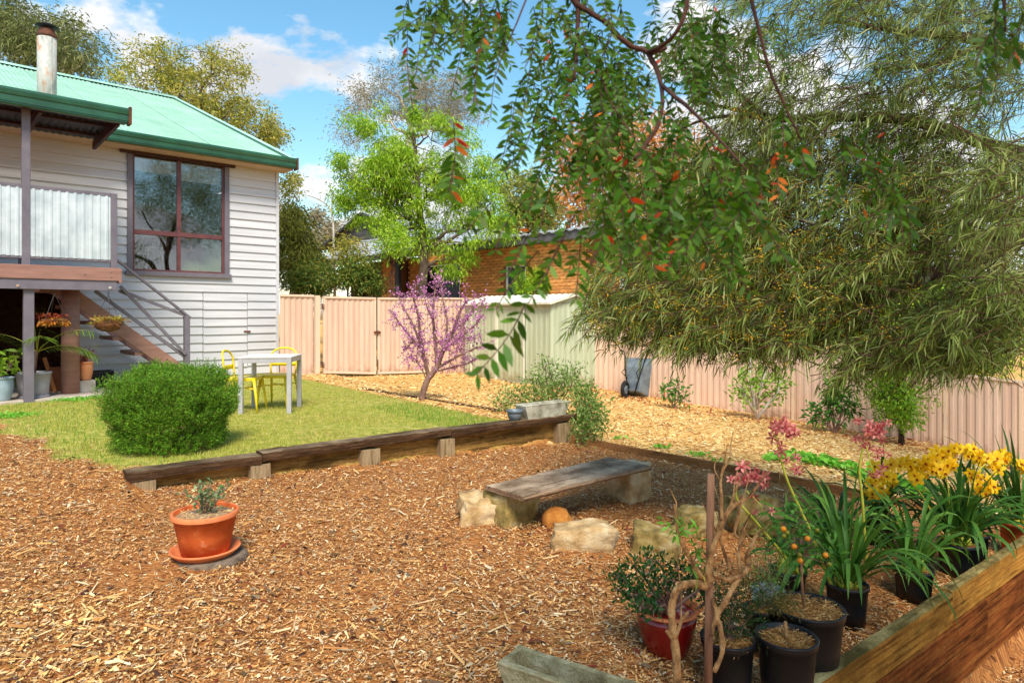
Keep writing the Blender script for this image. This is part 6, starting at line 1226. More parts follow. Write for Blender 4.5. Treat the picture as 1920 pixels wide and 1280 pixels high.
for k, (l, r) in enumerate(br):
    dy = 0 if k == 0 else ((k * 37) % 11 - 5) * .09; n_ = len(l); stems(rbud, [[(a, b_, yb + dy * i / n_, r * (1 - .75 * i / (n_ - 1))) for i, (a, b_) in enumerate(l)]], 'stemdark', 'trunk' if k == 0 else 'branch')
    for i in range(1, n_):
        for f in np.arange(0, 1, .12):
            a = l[i - 1][0] + (l[i][0] - l[i - 1][0]) * f; b_ = l[i - 1][1] + (l[i][1] - l[i - 1][1]) * f
            if b_ < 690 and (i > 1 or k > 0): tips.append(P(a, b_, yb + dy * i / n_))
rs = np.random.default_rng(60); sm = MB(); Pp = []
for p in tips:
    for _ in range(1):
        d = Vector(rs.normal(size=3)) + V3(0, 0, .5); d.normalize(); e = p + d * rs.uniform(.08, .3); sm.tube([p, e], [.004, .002], 4, False)
        for f in np.linspace(.1, 1, 8): Pp += [tuple(p.lerp(e, f) + Vector(rs.normal(size=3)) * .014) for _ in range(3)]
    Pp += [tuple(p + Vector(rs.normal(size=3)) * .018) for _ in range(6)]
sm.build('twigs', 'stemdark', rbud)['kind'] = 'stuff'; Pp = np.array(Pp); Pp = Pp[RNG.random(len(Pp)) < .3]; V_, T_ = leaves(Pp, rs.normal(size=Pp.shape), .036, .026, .1); np_mesh('blossom', V_, T_, 'f_redbud', rbud, kind='stuff')
# ------------------------------------------------------------------ the neighbour's brick house
KP = HN.copy()                                  # its garden face runs parallel to the shed front
K0 = P(1078, 587, 16.6); K0.z = 0
def K(u, off, z): return K0 - KP * u + HD * (-off) + Vector((0, 0, z))      # u to the left, off towards us
def kp(px, py, off):
    o = K0 - HD * off; u = onl(px, o, -KP); q = o - KP * u; return u, CZ + (HY - py) / F * q.y
def kbox(mb, u0, u1, o0, o1, z0, z1): return mb.hexa([K(u1, o1, z0), K(u0, o1, z0), K(u0, o0, z0), K(u1, o0, z0), K(u1, o1, z1), K(u0, o1, z1), K(u0, o0, z1), K(u1, o0, z1)])
nb_ = thing('brick_house', K(3, 0, gz(*K(3, 0, 0).xy)), 'orange brick neighbour house with dark gable and grey tiled roof behind the fence', 'house')
ul = kp(765, 500, 0)[0]; ktop = kp(1000, 459, 0)[1]; kbot = 1.2
win = [(kp(985, 500, 0)[0], kp(948, 500, 0)[0], 1.2, kp(948, 499, 0)[1]), (kp(862, 500, 0)[0], kp(793, 500, 0)[0], 1.2, kp(793, 499, 0)[1])]
def inwin(u0, u1, z): return any(u0 < b and u1 > a and z < c for a, b, _, c in win)
m = MB(); cuts = sorted([-1.2] + [x for w_ in win for x in w_[:2]] + [ul])
for a, b in zip(cuts, cuts[1:]):
    top_only = any(abs(a - w_[0]) < 1e-6 and abs(b - w_[1]) < 1e-6 for w_ in win)
    zlow = next((w_[3] for w_ in win if abs(a - w_[0]) < 1e-6), -.3) if top_only else -.3
    kbox(m, a, b, -.25, -.01, zlow, ktop)
m.build('wall', 'mortar', nb_)
bm_ = MB(); b0 = K(0, 0, 0); bx = KP * .115; m1 = MB(); m1.box((0, 0, 0), KP * .1165, HD * .012, V3(0, 0, .0385)); BR = m1.mesh('brick', 'brick')
m2 = MB(); row = 0; z = ktop - .045; nbr = 0
bl = []
while z > kbot:
    u = -.35 + (row % 2) * .12
    while u + .1 < ul: 
        if not inwin(u - .1, u + .1, z): bl.append((u, z))
        u += .243
    z -= .086; row += 1
for i, (u, z) in enumerate(bl):
    jx = random.uniform(-.003, .003)
    if i < 296: part_copy(BR, nb_, Matrix.Translation(K(u, -.006 + jx, z)), 'brick')
    else: m2.box(K(u, -.006 + jx, z), KP * .1165, HD * .012, V3(0, 0, .0385))
# pillar left of the dark post and further bricks
up0, up1 = kp(747, 500, .25)[0], kp(713, 500, .25)[0]; m = MB(); kbox(m, up0, up1, -.1, .23, -.3, kp(730, 468, .25)[1]); m.build('wall_return', 'mortar', nb_)
z = kp(730, 472, .25)[1]; row = 0
while z > kbot:
    u = up0 + .1 + (row % 2) * .1
    while u + .1 < up1: m2.box(K(u, .24, z), KP * .1165, HD * .012, V3(0, 0, .0385)); u += .243
    z -= .086; row += 1
if m2.v: o = m2.build('brickwork', 'brick', nb_); o['kind'] = 'stuff'
for a, b, z0, z1 in win:
    fr = MB(); kbox(fr, a, a + .04, -.06, -.02, -.2, z1); kbox(fr, b - .04, b, -.06, -.02, -.2, z1); kbox(fr, a + .04, b - .04, -.06, -.02, z1 - .04, z1); w = fr.build('window', 'white', nb_)
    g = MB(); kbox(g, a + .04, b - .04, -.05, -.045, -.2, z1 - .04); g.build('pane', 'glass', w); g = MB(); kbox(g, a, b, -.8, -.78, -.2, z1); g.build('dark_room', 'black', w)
m = MB(); kbox(m, -1.3, kp(905, 500, .1)[0] + 1.6, -.02, .34, ktop + .0, ktop + .22); m.build('fascia', 'gable', nb_)
ztf = ktop + .22
m = MB(); kbox(m, kp(750, 500, .5)[0], kp(743, 500, .5)[0], .45, .56, 0, kp(745, 470, .5)[1]); m.build('verandah_post', 'gabledark', nb_)
def tiles(u0, u1, o0, z0, o1, z1, rows, nm, hipr=0.0, hipl=0.0):
    m = MB(); K_ = 6
    for r in range(rows):
        f0, f1 = r / rows, (r + 1.12) / rows; a0, a1 = u0 + hipr * f0, u1 - hipl * f0; n = max(6, int((a1 - a0) / .3) * K_); vs = []
        for i in range(n + 1):
            u = a0 + (a1 - a0) * i / n + (.15 if r % 2 else 0); c = .028 * (1 if (i % K_) in (0, 1, 2) else 0) + .01 * random.random() * 0
            vs += [K(u, o0 + (o1 - o0) * f0, z0 + (z1 - z0) * f0 + c + .03), K(u, o0 + (o1 - o0) * f1, z0 + (z1 - z0) * f1 + c), K(u, o0 + (o1 - o0) * f0, z0 + (z1 - z0) * f0 - .01 + c)]
        m.add(vs, [(3 * i, 3 * i + 3, 3 * i + 4, 3 * i + 1) for i in range(n)] + [(3 * i, 3 * i + 2, 3 * i + 5, 3 * i + 3) for i in range(n)])
    o = m.build(nm, 'tile', nb_); return o
tiles(-1.3, kp(900, 500, 0)[0] + 1.6, .38, ztf - .02, -3.6, ztf + .52, 12, 'tiled_roof')
# verandah skirt roof, gable
uL, uR = kp(588, 500, .9)[0], kp(768, 500, .9)[0]; zs0 = kp(640, 482, .9)[1]
us, ue = kp(775, 480, .9)[0], kp(588, 480, .9)[0]; zsa = kp(700, 477, .9)[1]
zs1 = kp(700, 449, -.9)[1]
tiles(us, ue, .9, zsa, -.9, zs1, 6, 'verandah_tiles', hipl=.6)
m = MB(); kbox(m, us, ue, .86, .93, zsa - .2, zsa - .01); m.build('verandah_gutter', 'gabledark', nb_)
m = MB(); kbox(m, us + .1, ue - .3, -.6, -.5, .0, zsa - .05); m.build('recessed_wall', 'redbark', nb_)
m = MB(); kbox(m, up1, up1 + .5, .1, .14, .4, zsa - .35); m.build('paling_screen', 'stump', nb_)
ga, gb, gc = [kp(*p_, -.9) for p_ in ((768, 447), (608, 462), (685, 404))]
gz0 = (ga[1] + gb[1]) / 2 - .05
m = MB(); m.add([K(ga[0], -.9, gz0), K(gb[0], -.9, gz0), K(gc[0], -.9, gc[1])], [(0, 1, 2)])
for k in range(1, 6):
    f = k / 6; z = gz0 + (gc[1] - gz0) * f; kbox(m, ga[0] + (gc[0] - ga[0]) * f, gb[0] + (gc[0] - gb[0]) * f, -.9, -.885, z, z + .015)
m.build('gable_cladding', 'gable', nb_)
m = MB()
for e in (ga, gb): m.bar(K(e[0] + (e[0] - gc[0]) * .06, -.75, gz0 - .03), K(gc[0], -.75, gc[1] + .05), .2, .1)
m.build('barge_board', 'gabledark', nb_)
m = MB(); m.add([K(ga[0], -.85, gz0), K(gc[0], -.85, gc[1] + .06), K(gc[0], -8, gc[1] + .06), K(ga[0], -8, gz0), K(gb[0], -.85, gz0), K(gb[0], -8, gz0)], [(0, 1, 2, 3), (4, 5, 2, 1)]); m.build('gable_roof', 'tile', nb_)
# ------------------------------------------------------------------ trees
def ell(px, py, Y, rx, ry, rd=None): return (np.array(P(px, py, Y)), np.array([rx / F * Y, (rd if rd is not None else rx / F * Y), ry / F * Y]))
def limb(a, b, r0, r1, n=7, wob=.06, seed=0, sag=0.0):
    rs = np.random.default_rng(seed); a, b = Vector(a), Vector(b); L_ = (b - a).length; pts = []
    for i in range(n + 1):
        t = i / n; w = math.sin(math.pi * t) * L_ * wob; pts.append(a.lerp(b, t) + Vector(rs.normal(size=3)) * w * .45 + V3(0, 0, -sag * math.sin(math.pi * t) * L_))
    return pts, [r0 + (r1 - r0) * (i / n) for i in range(n + 1)]
def tree(name, lab, cat, base, trunk, tr, ells, ncl, clr, nleaf, ll, lw, lm, bark, seed=1, droop=.2, seg=1, shell=.5, grp=None, gapf=.0, twig=True, cflat=.8, ddir=(0, 0, 0), weights=None, lname='crown'):
    rs = np.random.default_rng(seed); base = Vector(base); base.z = gz(base.x, base.y) if base.y < 20 else base.z; t = thing(name, base, lab, cat, grp)
    tp = [base] + [Vector(p) for p in trunk]; m = MB(); rad = [tr * (1 - .75 * i / max(1, len(tp) - 1)) for i in range(len(tp))]; pts, rr = [], []
    for i in range(len(tp) - 1):
        a, b = limb(tp[i], tp[i + 1], rad[i], rad[i + 1], 6, .04, seed + i); pts += a[:-1]; rr += b[:-1]
    pts.append(tp[-1]); rr.append(rad[-1]); m.tube(pts, rr, 9); m.build('trunk', bark, t)
    w = np.array([np.prod(e[1]) for e in ells]) if weights is None else np.array(weights, float); w = w / w.sum(); cs = []
    while len(cs) < ncl:
        c, r = ells[rs.choice(len(ells), p=w)]; u = rs.normal(size=3); u /= np.linalg.norm(u); q = c + u * r * (shell + (1 - shell) * rs.random() ** .6)
        cs.append(q)
    cs = np.array(cs); bmb = MB(); ppts = [(p, r_) for p, r_ in zip(pts, rr)][len(pts) // 4:]
    # main limbs to a few far clumps, twigs from limbs to the rest
    limbs = []
    for k in range(min(12, ncl)):
        c = Vector(cs[k]); j = min(range(len(ppts)), key=lambda i: (ppts[i][0] - c).length + (0 if ppts[i][0].z < c.z else 1.5 * (ppts[i][0].z - c.z))); j = max(0, j - 2)
        a, b = limb(ppts[j][0], c, ppts[j][1] * .6, ppts[j][1] * .12, 8, .1, seed * 31 + k); bmb.tube(a, b, 6, False); limbs += list(zip(a, b))
    bmb.build('branches', bark, t)
    if twig:
        tw = MB(); L_ = np.array([tuple(a) for a, _ in limbs]); 
        for k in range(12, ncl):
            c = cs[k]; d = np.linalg.norm(L_ - c, axis=1) + np.maximum(0, L_[:, 2] - c[2]); j = int(np.argmin(d)); a, b = limb(limbs[j][0], c, min(limbs[j][1] * .6, tr * .12), tr * .02, 4, .1, seed * 77 + k); tw.tube(a, b, 4, False)
        tw.build('twigs', bark, t)['kind'] = 'stuff'
    per = np.maximum(3, (nleaf / ncl * (.5 + rs.random(ncl)))).astype(int); C = np.repeat(cs, per, 0); n = len(C); R_ = np.repeat(clr * (.6 + .7 * rs.random(ncl)), per)[:, None]
    off = rs.normal(size=(n, 3)) * R_ * np.array([1, 1, cflat]) * .6; Pp = C + off; Dd = unit(off) * .6 + rs.normal(size=(n, 3)) * .7 + np.array(ddir)
    V, T = leaves(Pp, Dd, ll * (.6 + .8 * rs.random(n)), lw * (.7 + .6 * rs.random(n)), droop, seg); o = np_mesh(lname, V, T, lm, t); return t
# far and middle distance
tree('gum_tree', 'olive green gum tree behind the roof at the top left', 'tree', V3(-19, 27, -1), [P(60, 300, 27), P(75, 150, 27), P(80, 60, 27)], .35, [ell(70, 75, 27, 95, 60), ell(150, 85, 27, 58, 42), ell(25, 45, 27, 70, 45), ell(120, 110, 27, 70, 30)], 95, .5, 11500, .22, .045, 'l_gum', 'palebark', 2, .5, shell=.45)
tree('feathery_tree', 'olive yellow broad tree rising behind the roof ridge', 'tree', V3(-12, 23, -1), [P(370, 420, 23), P(375, 300, 23), P(365, 180, 23)], .3, [ell(360, 180, 23, 120, 90), ell(430, 250, 23, 95, 80), ell(290, 150, 23, 75, 62), ell(480, 225, 23, 55, 70), ell(515, 260, 23, 34, 36), ell(380, 110, 23, 90, 34), ell(240, 130, 23, 40, 30)], 230, .30, 19000, .12, .05, 'l_olive', 'bark', 3, .2, shell=.3)
tree('tall_gum_tree', 'tall sparse grey gum tree beyond the bright green tree', 'tree', V3(-7.5, 36, -1), [P(770, 420, 36), P(765, 280, 36), P(775, 190, 36)], .4, [ell(700, 165, 36, 55, 30), ell(760, 150, 36, 60, 30), ell(850, 180, 36, 62, 36), ell(880, 215, 36, 32, 28), ell(665, 235, 36, 36, 40), ell(655, 270, 36, 24, 24), ell(790, 190, 36, 80, 40), ell(830, 215, 36, 60, 26), ell(745, 210, 36, 40, 36)], 105, .62, 11000, .2, .035, 'l_euc', 'palebark', 4, .5, shell=.5)
tree('bright_green_tree', 'bright spring green tree in front of the brick house', 'tree', V3(-2.35, 17.3, 0), [P(795, 500, 17.2), P(790, 420, 17.2), P(780, 320, 17.2), P(775, 250, 17.2)], .15, [ell(785, 350, 17.2, 125, 95, 1.0), ell(680, 350, 17.2, 58, 40, .7), ell(890, 340, 17.2, 62, 50, .7), ell(870, 265, 17.2, 52, 40, .6), ell(735, 270, 17.2, 45, 50, .6), ell(800, 235, 17.2, 40, 32, .5), ell(672, 228, 17.2, 30, 24, .4), ell(705, 215, 17.2, 22, 22, .3), ell(915, 420, 17.2, 50, 40, .6), ell(650, 300, 17.2, 24, 20, .4), ell(850, 480, 17.2, 60, 34, .7), ell(780, 455, 17.2, 50, 30, .6), ell(930, 300, 17.2, 30, 24, .4), ell(700, 415, 17.2, 50, 22, .5), ell(650, 385, 17.2, 26, 18, .4)], 300, .21, 40000, .085, .03, 'l_bright', 'bark', 5, .6, shell=.3, ddir=(0, 0, -.2))
tree('weeping_shrub', 'feathery olive conifer at the corner of the house', 'tree', V3(-6.0, 18, 0), [P(556, 520, 18), P(555, 400, 18)], .08, [ell(552, 470, 18, 40, 78, .6), ell(545, 415, 18, 26, 40, .5), ell(575, 500, 18, 28, 50, .5)], 130, .25, 11000, .12, .012, 'l_cypress', 'bark', 6, .9, shell=.2)
tree('bright_top_tree', 'yellow tipped tree top beside the house corner', 'tree', V3(-7.6, 24, 0), [P(545, 520, 24), P(540, 410, 24)], .1, [ell(540, 410, 24, 26, 28), ell(548, 350, 24, 22, 22)], 34, .3, 2600, .13, .05, 'l_olive', 'bark', 7, .2)
for i, (x, y, rx, ry, Y, n_, lab, mt) in enumerate(((590, 525, 52, 32, 16.4, 4500, 'reddish tipped dark shrub over the fence near the house corner', 'l_dark'), (680, 515, 42, 38, 16.3, 5500, 'dense dark shrub over the fence in front of the verandah', 'l_dark'), (650, 470, 34, 26, 16.8, 1300, 'loose olive shrub reaching across the tiled verandah roof', 'l_olive'), (735, 450, 30, 36, 16.0, 1500, 'thin twigs of a yellow-green shrub before the gable', 'l_bright'), (1000, 530, 40, 28, 17.4, 3000, 'bright green shrub covering the brick house window', 'l_bright'))):
    tree('garden_shrub', lab, 'shrub', P(x, 720, Y), [P(x, 600, Y), P(x, y + 10, Y)], .05, [ell(x, y, Y, rx, ry, .5 if Y < 17 else .2)], 50, .2 if Y < 17 else .12, n_, .085, .034, mt, 'redbark', 20 + i, .2, shell=.3, grp='shrubs beyond the left fence')
t = thing('dead_tree', P(628, 640, 26), 'thin leafless dead tree against the clouds', 'tree')
stems(t, [[(628, 560, 26, .06), (626, 470, 26, .05), (622, 400, 26, .04), (600, 375, 26, .03), (560, 362, 26, .015), (535, 358, 26, .008)], [(622, 400, 26, .03), (622, 370, 26, .02), (616, 335, 26, .012), (613, 320, 26, .006)], [(600, 375, 26, .015), (604, 355, 26, .01), (608, 340, 26, .005)], [(580, 368, 26, .012), (592, 350, 26, .006)], [(612, 388, 26, .012), (590, 380, 26, .008), (570, 378, 26, .005)], [(622, 380, 26, .012), (632, 350, 26, .008), (640, 345, 26, .004)]], 'palebark', 'branch', 5)
tree('distant_gum', 'small pale gum crown far off behind the dead tree', 'tree', P(600, 600, 70), [P(600, 470, 70), P(600, 430, 70)], .3, [ell(592, 425, 70, 30, 30), ell(625, 440, 70, 28, 26), ell(570, 455, 70, 22, 22)], 45, .8, 3500, .4, .16, 'l_euc', 'palebark', 8, .3)
tree('round_tree', 'rounded yellow-green tree beyond the brick house roof', 'tree', P(990, 600, 38), [P(990, 470, 38), P(990, 400, 38)], .25, [ell(985, 375, 38, 58, 62), ell(960, 410, 38, 40, 40), ell(1030, 400, 38, 36, 50)], 120, .55, 9000, .2, .11, 'l_round', 'bark', 9, .1, shell=.3)
tree('orange_tree', 'orange leaved tree glimpsed through the hanging branches', 'tree', P(1180, 620, 24), [P(1180, 480, 24), P(1175, 350, 24)], .2, [ell(1100, 300, 24, 70, 70), ell(1190, 290, 24, 90, 80), ell(1280, 290, 24, 60, 60), ell(1090, 390, 24, 60, 70), ell(1200, 400, 24, 90, 70)], 130, .55, 9000, .17, .09, 'l_orange', 'bark', 10, .2, shell=.3)
for i, (x, y, rx, ry, Y, n_, lab, mt) in enumerate(((1260, 500, 110, 90, 22.5, 9000, 'dark bushy tree behind the shed', 'l_dark'), (1330, 480, 120, 120, 19, 10000, 'olive bushy tree beyond the middle of the right fence', 'l_olive'), (1500, 520, 130, 110, 18, 10000, 'dark bushy tree beyond the right fence', 'l_dark'), (1660, 560, 110, 90, 17, 9000, 'bright green bushy tree over the right fence above the maple', 'l_bright'), (1820, 560, 130, 110, 16, 10000, 'dark bushy tree at the right end of the fence', 'l_dark'), (1400, 300, 120, 90, 26, 6000, 'pale gum tree high beyond the right fence', 'l_gum'), (1750, 640, 120, 50, 14.5, 5000, 'bright green shrub just behind the right fence', 'l_bright'))):
    tree('background_tree', lab, 'tree', P(x, 760, Y), [P(x, 620, Y), P(x, y, Y)], .15, [ell(x, y, Y, rx, ry), ell(x - rx * .4, y + ry * .4, Y, rx * .6, ry * .6), ell(x + rx * .4, y + ry * .3, Y, rx * .6, ry * .6)], 110, .45, n_, .14, .06, mt, 'bark', 40 + i, .2, shell=.25, grp='trees beyond the right fence')
# ------------------------------------------------------------------ the big acacia: sprays of long narrow leaves
ac_base = V3(6.3, 5.6, gz(6.3, 5.6)); ac = thing('acacia_tree', ac_base, 'spreading tree with narrow grey-green leaves and yellow blossom over the right yard', 'tree')
stems(ac, [[(2366, 900, 5.6, .16), (2300, 650, 5.5, .15), (2150, 480, 5.3, .13), (1990, 400, 5.1, .09), (1920, 440, 5.0, .075), (1840, 480, 4.95, .065), (1750, 512, 4.9, .055), (1680, 545, 4.85, .045), (1640, 560, 4.8, .035), (1560, 600, 4.8, .02), (1480, 640, 4.8, .01)],
 [(2150, 480, 5.3, .09), (2000, 330, 5.2, .07), (1850, 270, 5.0, .05), (1700, 225, 4.9, .04), (1560, 220, 4.9, .032), (1450, 222, 4.9, .025), (1380, 205, 4.9, .015), (1290, 190, 4.9, .008)],
 [(1450, 222, 4.9, .02), (1380, 170, 4.8, .012), (1360, 100, 4.7, .008)], [(1450, 222, 4.9, .02), (1340, 220, 4.9, .012), (1260, 250, 4.9, .006)],
 [(1990, 400, 5.1, .06), (1860, 440, 5.2, .05), (1780, 460, 5.2, .035), (1700, 470, 5.2, .02), (1600, 440, 5.2, .01)],
 [(1750, 512, 4.9, .03), (1660, 470, 4.7, .02), (1560, 430, 4.6, .015), (1450, 400, 4.6, .008)], [(1640, 560, 4.8, .03), (1500, 540, 4.7, .018), (1380, 530, 4.7, .012), (1250, 560, 4.7, .006)],
 [(2150, 480, 5.3, .08), (2000, 150, 5.2, .06), (1850, 80, 5.0, .04), (1700, 60, 4.9, .025), (1560, 40, 4.8, .012)], [(1850, 80, 5.0, .03), (1750, 120, 4.9, .02), (1640, 130, 4.8, .01)],
 [(1560, 600, 4.8, .016), (1580, 660, 4.6, .012), (1600, 700, 4.5, .006)], [(1640, 660, 4.8, .012), (1600, 670, 4.7, .009), (1560, 690, 4.7, .006), (1500, 670, 4.7, .004)]], 'lichen', 'branch', 8)
rs = np.random.default_rng(77); tw = MB(); LP, LD, LL, LW = [], [], [], []; BP = []
zones = [  # px, py, rx, ry, Y, depth, sprays, blossom
 (1430, 560, 330, 120, 4.7, .5, 330, .5), (1250, 620, 170, 55, 4.5, .35, 90, .7), (1480, 430, 300, 110, 4.9, .6, 280, .35), (1700, 600, 200, 100, 4.7, .5, 170, .15), (1550, 330, 260, 100, 5.0, .5, 170, .2),
 (1780, 430, 190, 130, 4.8, .5, 200, .05), (1840, 610, 110, 110, 4.0, .35, 110, 0), (1880, 420, 80, 140, 3.9, .4, 90, 0), (1300, 400, 190, 110, 5.1, .5, 130, .3), (1600, 150, 300, 110, 4.9, .6, 120, .0), (1800, 140, 150, 150, 4.7, .6, 95, 0), (1380, 120, 130, 120, 4.8, .4, 60, 0), (1750, 30, 220, 50, 4.7, .5, 55, 0), (1520, 20, 160, 40, 4.6, .5, 35, 0), (1580, 250, 200, 70, 4.9, .5, 70, .1), (1420, 660, 200, 30, 4.6, .3, 60, .3), (1720, 690, 110, 22, 4.3, .3, 26, 0), (1600, 690, 40, 45, 4.4, .2, 18, 0)]
for (zx, zy, rx, ry, Y, dp, ns, blo) in zones:
    for _ in range(int(ns * 1.75)):
        a = rs.random() * 6.283; r = math.sqrt(rs.random()); yy = Y + rs.normal() * dp * .6; p = P(zx + math.cos(a) * r * rx, zy - 38 + math.sin(a) * r * ry * .95, yy)
        pq = (p.x / p.y * F + HX, HY - (p.z - CZ) / p.y * F); lim = 560 - (pq[0] - 1640) * .43
        if 1620 < pq[0] < 1960 and abs(pq[1] - lim) < 42 and p.y < 5.0 and rs.random() < .8: continue
        d = Vector((-.75 + rs.normal() * .7, rs.normal() * .45 - .2, -.1 + rs.normal() * .35)).normalized(); L_ = .28 + rs.random() * .3; q = p - d * L_ * .6; pts = [q]; n = 6
        for i in range(n): d = (d + V3(0, 0, -.10)).normalized(); pts.append(pts[-1] + d * L_ / n)
        tw.tube(pts, [.0035 - .0004 * i for i in range(n + 1)], 3, False); k = rs.integers(18, 30)
        for f in np.linspace(.12, 1, k):
            i = min(int(f * n), n - 1); o = pts[i].lerp(pts[i + 1], f * n - i); dd = np.array((pts[i + 1] - pts[i]).normalized()); v = rs.normal(size=3); v -= dd * v.dot(dd); v /= np.linalg.norm(v) + 1e-6
            LP.append(tuple(o)); LD.append(dd * (.9 + .5 * f) + v * .95 + np.array([0, 0, -.05])); LL.append(.06 + .06 * rs.random()); LW.append(.0052 + .0036 * rs.random())
            if rs.random() < blo * .14: BP.append(tuple(o)); 
# the high crown above the picture, and an unseen one added to shade the pots
def highcrown(t, cen, rad, n, ll, lw, mt, sd):
    r_ = np.random.default_rng(sd); k = n // 60; u = r_.normal(size=(k, 3)); u = unit(u) * (r_.random((k, 1)) ** .4); c = np.array(cen) + u * np.array(rad); Pq = np.repeat(c, 60, 0) + r_.normal(size=(k * 60, 3)) * .17
    V_, T_ = leaves(Pq, r_.normal(size=Pq.shape) + [0, 0, -.4], ll, lw, .3); np_mesh('unseen_crown', V_, T_, mt, t, kind='stuff')
highcrown(ac, (7.4, 5.4, 6.2), (2.8, 2.6, 2.0), 26000, .13, .012, 'l_acacia', 301)
m = MB(); m.tube([P(2150, 480, 5.3), V3(5.6, 5.0, 4.0), V3(6.2, 5.2, 6.0)], [.12, .08, .03], 8); m.tube([V3(5.6, 5.0, 4.0), V3(4.6, 4.6, 5.4)], [.06, .02], 6); m.tube([V3(5.6, 5.0, 4.0), V3(7.4, 4.6, 5.6)], [.06, .02], 6); m.build('upper_branches', 'lichen', ac)
tw.build('twigs', 'redbark', ac)['kind'] = 'stuff'
V, T = leaves(np.array(LP), np.array(LD), np.array(LL), np.array(LW), .3, 2); np_mesh('crown', V, T, 'l_acacia', ac); print('acacia leaves', len(LP))
BP = np.repeat(np.array(BP), 10, 0); BP = BP + rs.normal(size=BP.shape) * .018; V, T = leaves(BP, rs.normal(size=BP.shape), .012, .010, 0); np_mesh('blossom', V, T, 'l_blossom', ac, kind='stuff')
# ------------------------------------------------------------------ overhanging pinnate branches close to the camera
fb_ = V3(1.9, -.6, gz(1.9, 1.0) - .0); fb_.z = float(terrain(1.9, -.6)); fo = thing('overhanging_tree', fb_, 'near out of focus tree hanging feathered leaf sprays with red tips from above', 'tree')
tk = MB(); tk.tube([fb_, fb_ + V3(-.1, .1, 1.6), fb_ + V3(-.3, .4, 2.8), P(1200, -260, 1.5), P(1090, -40, 1.5)], [.09, .075, .05, .025, .012], 9); tk.build('trunk', 'redbark', fo)
stems(fo, [[(1090, -40, 1.5, .007), (1075, 0, 1.5, .006), (1130, 40, 1.5, .0062), (1180, 85, 1.5, .006), (1215, 100, 1.5, .006), (1240, 160, 1.45, .0045), (1235, 230, 1.4, .005), (1190, 300, 1.35, .004)], [(1085, -20, 1.5, .006), (1082, 60, 1.5, .005), (1078, 150, 1.45, .003)], [(1215, 100, 1.5, .006), (1270, 60, 1.4, .004), (1300, -40, 1.4, .005)], [(1215, 105, 1.5, .005), (1250, 90, 1.5, .004)], [(1120, 130, 1.3, .002), (1150, 200, 1.25, .0018), (1190, 260, 1.2, .0015)], [(1000, -30, 1.2, .002), (960, 60, 1.2, .0015), (930, 140, 1.2, .001)], [(1880, -60, 1.1, .004), (1885, 60, 1.1, .002)], [(1500, 260, 1.3, .002), (1440, 120, 1.3, .003), (1400, -40, 1.3, .004)], [(1240, 160, 1.45, .005), (1320, 230, 1.3, .003), (1400, 320, 1.2, .002)]], 'redbark', 'branch', 6)
rs = np.random.default_rng(99); LP, LD, LL, LW, LS, RD_ = [], [], [], [], [], []; tw = MB(); lr = []
def spray(pts, size, red=0.0, gap=.016, stemr=.0011):
    """one feather: leaflets in pairs along a hanging rachis"""
    pts = [Vector(p) for p in pts]; tw.tube(pts, [stemr] * len(pts), 3, False); tot = sum((b - a).length for a, b in zip(pts, pts[1:])); nl = max(3, int(tot / gap)); acc = 0
    for k in range(nl + 1):
        f = k / nl * (len(pts) - 1); i = min(int(f), len(pts) - 2); o = pts[i].lerp(pts[i + 1], f - i); dd = (pts[i + 1] - pts[i]).normalized(); sd = dd.cross(V3(0, 1, 0)); sd = sd.normalized() if sd.length > .1 else V3(1, 0, 0)
        for s_ in (-1, 1):
            if rs.random() < .06: continue
            d = sd * s_ + dd * .8 + Vector(rs.normal(size=3)) * .25; LP.append(tuple(o)); LD.append(tuple(d)); s2 = size * (1 - .35 * abs(2 * k / nl - .9)) * (.85 + .3 * rs.random()); LL.append(s2); LW.append(s2 * .34); LS.append(tuple(V3(0, -1, .0) + Vector(rs.normal(size=3)) * .6)); lr.append(rs.random() < red * .2)
def hang(px, py, Y, lpx, dx=0.0, size=.026, red=.03, curve=0.0):
    """hangs from a photo pixel downwards by lpx photo pixels"""
    n = 5; pts = [P(px + dx * i / n + curve * math.sin(math.pi * i / n), py + lpx * i / n, Y + .03 * math.sin(i)) for i in range(n + 1)]; spray(pts, size, red)
# named sprays that can be picked out
hang(985, 570, .95, 130, -90, .036, 0, 10); hang(850, 230, 1.0, 130, -10, .03, 1.6, 8); hang(852, 300, 1.0, 70, -8, .03, .02); hang(1455, 290, 1.1, 75, 5, .026, 3.5); hang(765, 40, 1.45, 170, 10, .026, .25, -6); hang(800, -10, 1.4, 150, -20, .026, .05); hang(885, 120, 1.1, 80, 10, .026, .35)
for (px, py, Y, l, dx) in ((770, -10, 1.5, 60, -12), (840, -20, 1.35, 160, -30), (870, -10, 1.3, 190, -25), (900, 0, 1.3, 180, -30), (930, 0, 1.25, 200, -40), (950, 50, 1.3, 170, -30), (895, 100, 1.25, 110, -10), (1000, 80, 1.3, 180, -30), (980, 150, 1.2, 120, -20), (960, 190, 1.25, 120, -22), (1010, 180, 1.2, 130, -40), (1000, 240, 1.2, 90, -60), (1020, 300, 1.15, 100, -30), (1040, 330, 1.1, 120, -30), (1080, 400, 1.05, 140, -60), (1060, 440, 1.0, 130, -70), (1010, 470, 1.0, 110, -80), (1090, 440, 1.0, 120, -10), (980, 380, 1.1, 90, -50), (920, 380, 1.15, 60, -50), (1130, 380, 1.1, 130, -30), (1000, 420, 1.05, 100, -50), (1150, 330, 1.15, 120, 20), (1190, 380, 1.1, 110, 30)):
    hang(px, py, Y, l, dx, .023 + .006 * rs.random(), .05, rs.normal() * 8)
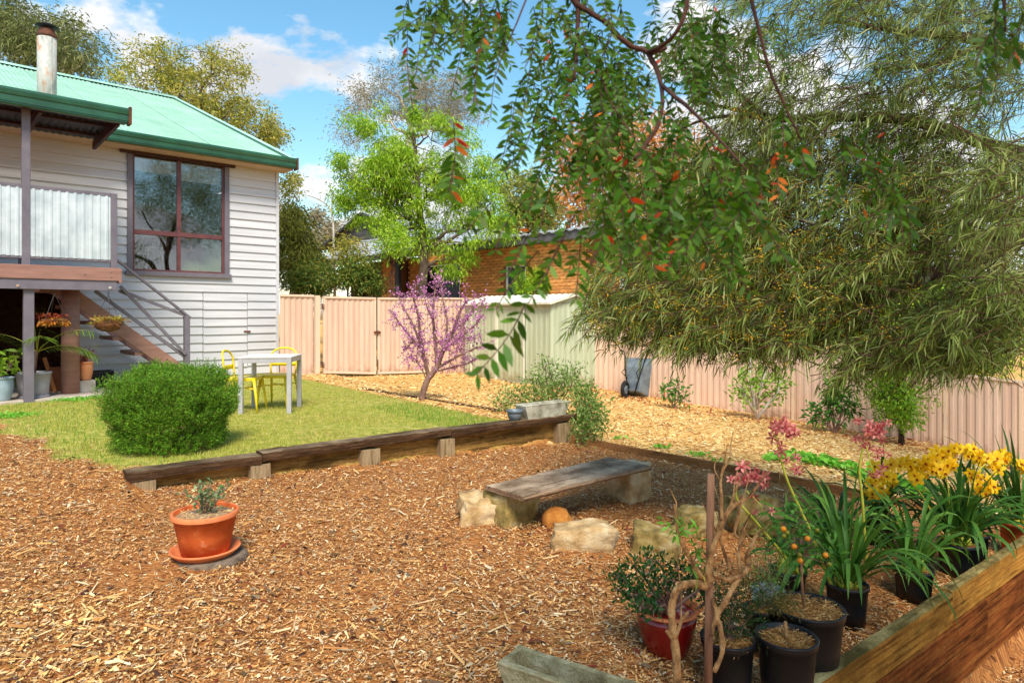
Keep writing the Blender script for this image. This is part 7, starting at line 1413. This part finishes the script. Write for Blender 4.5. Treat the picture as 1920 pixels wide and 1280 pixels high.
for (cx, cy, rx, ry, Y, n_, red) in ((930, 40, 130, 60, 1.45, 30, .03), (1100, 90, 110, 110, 1.5, 50, .03), (1080, 230, 110, 110, 1.4, 60, .05), (1180, 260, 110, 120, 1.35, 55, .08), (1230, 130, 120, 130, 1.5, 40, .03), (1330, 90, 90, 110, 1.6, 26, .02), (1200, 390, 120, 70, 1.2, 46, .10), (1310, 350, 120, 90, 1.2, 44, .14), (1360, 440, 70, 60, 1.15, 20, .1), (1400, 60, 60, 60, 1.6, 12, 0), (1480, 260, 60, 60, 1.3, 8, .2), (1640, 330, 90, 50, 1.25, 12, .08), (1680, 400, 50, 60, 1.2, 9, .1), (1890, 80, 30, 110, 1.0, 10, .15), (1620, 290, 60, 30, 1.3, 6, .15), (880, 50, 70, 60, 1.45, 18, .05)):
    for _ in range(int(n_ * .62)):
        a = rs.random() * 6.283; r = math.sqrt(rs.random()); hang(cx + math.cos(a) * r * rx, cy + math.sin(a) * r * ry - 40, Y * (.9 + .25 * rs.random()), 50 + rs.random() * 70, rs.normal() * 30, .022 + .010 * rs.random(), red, rs.normal() * 10)
tw.build('twigs', 'redbark', fo)['kind'] = 'stuff'
LP, LD, LL, LW, LS, lr = map(np.array, (LP, LD, LL, LW, LS, lr)); near = np.argsort(LL / np.maximum(LP[:, 1], .2))[::-1]; single = near[:290]; rest = np.setdiff1d(np.arange(len(LP)), single); print('fore leaves', len(LP))
def lf(idx): return leaves(LP[idx], LD[idx], LL[idx], LW[idx], .12, 2, side=LS[idx])
for nm, mt, sel in (('leaves', 'l_fore', rest[~lr[rest]]), ('red_leaves', 'l_red', rest[lr[rest]])):
    V, T = lf(sel); np_mesh(nm, V, T, mt, fo, kind='stuff')
for i in single: V, T = lf(np.array([i])); np_mesh('leaf', V, T, 'l_red' if lr[i] else 'l_fore', fo)
highcrown(fo, (2.3, .25, 3.5), (1.6, 1.0, .6), 22000, .07, .024, 'l_fore', 302)  # out of view over the camera, placed so its shade falls on the pots
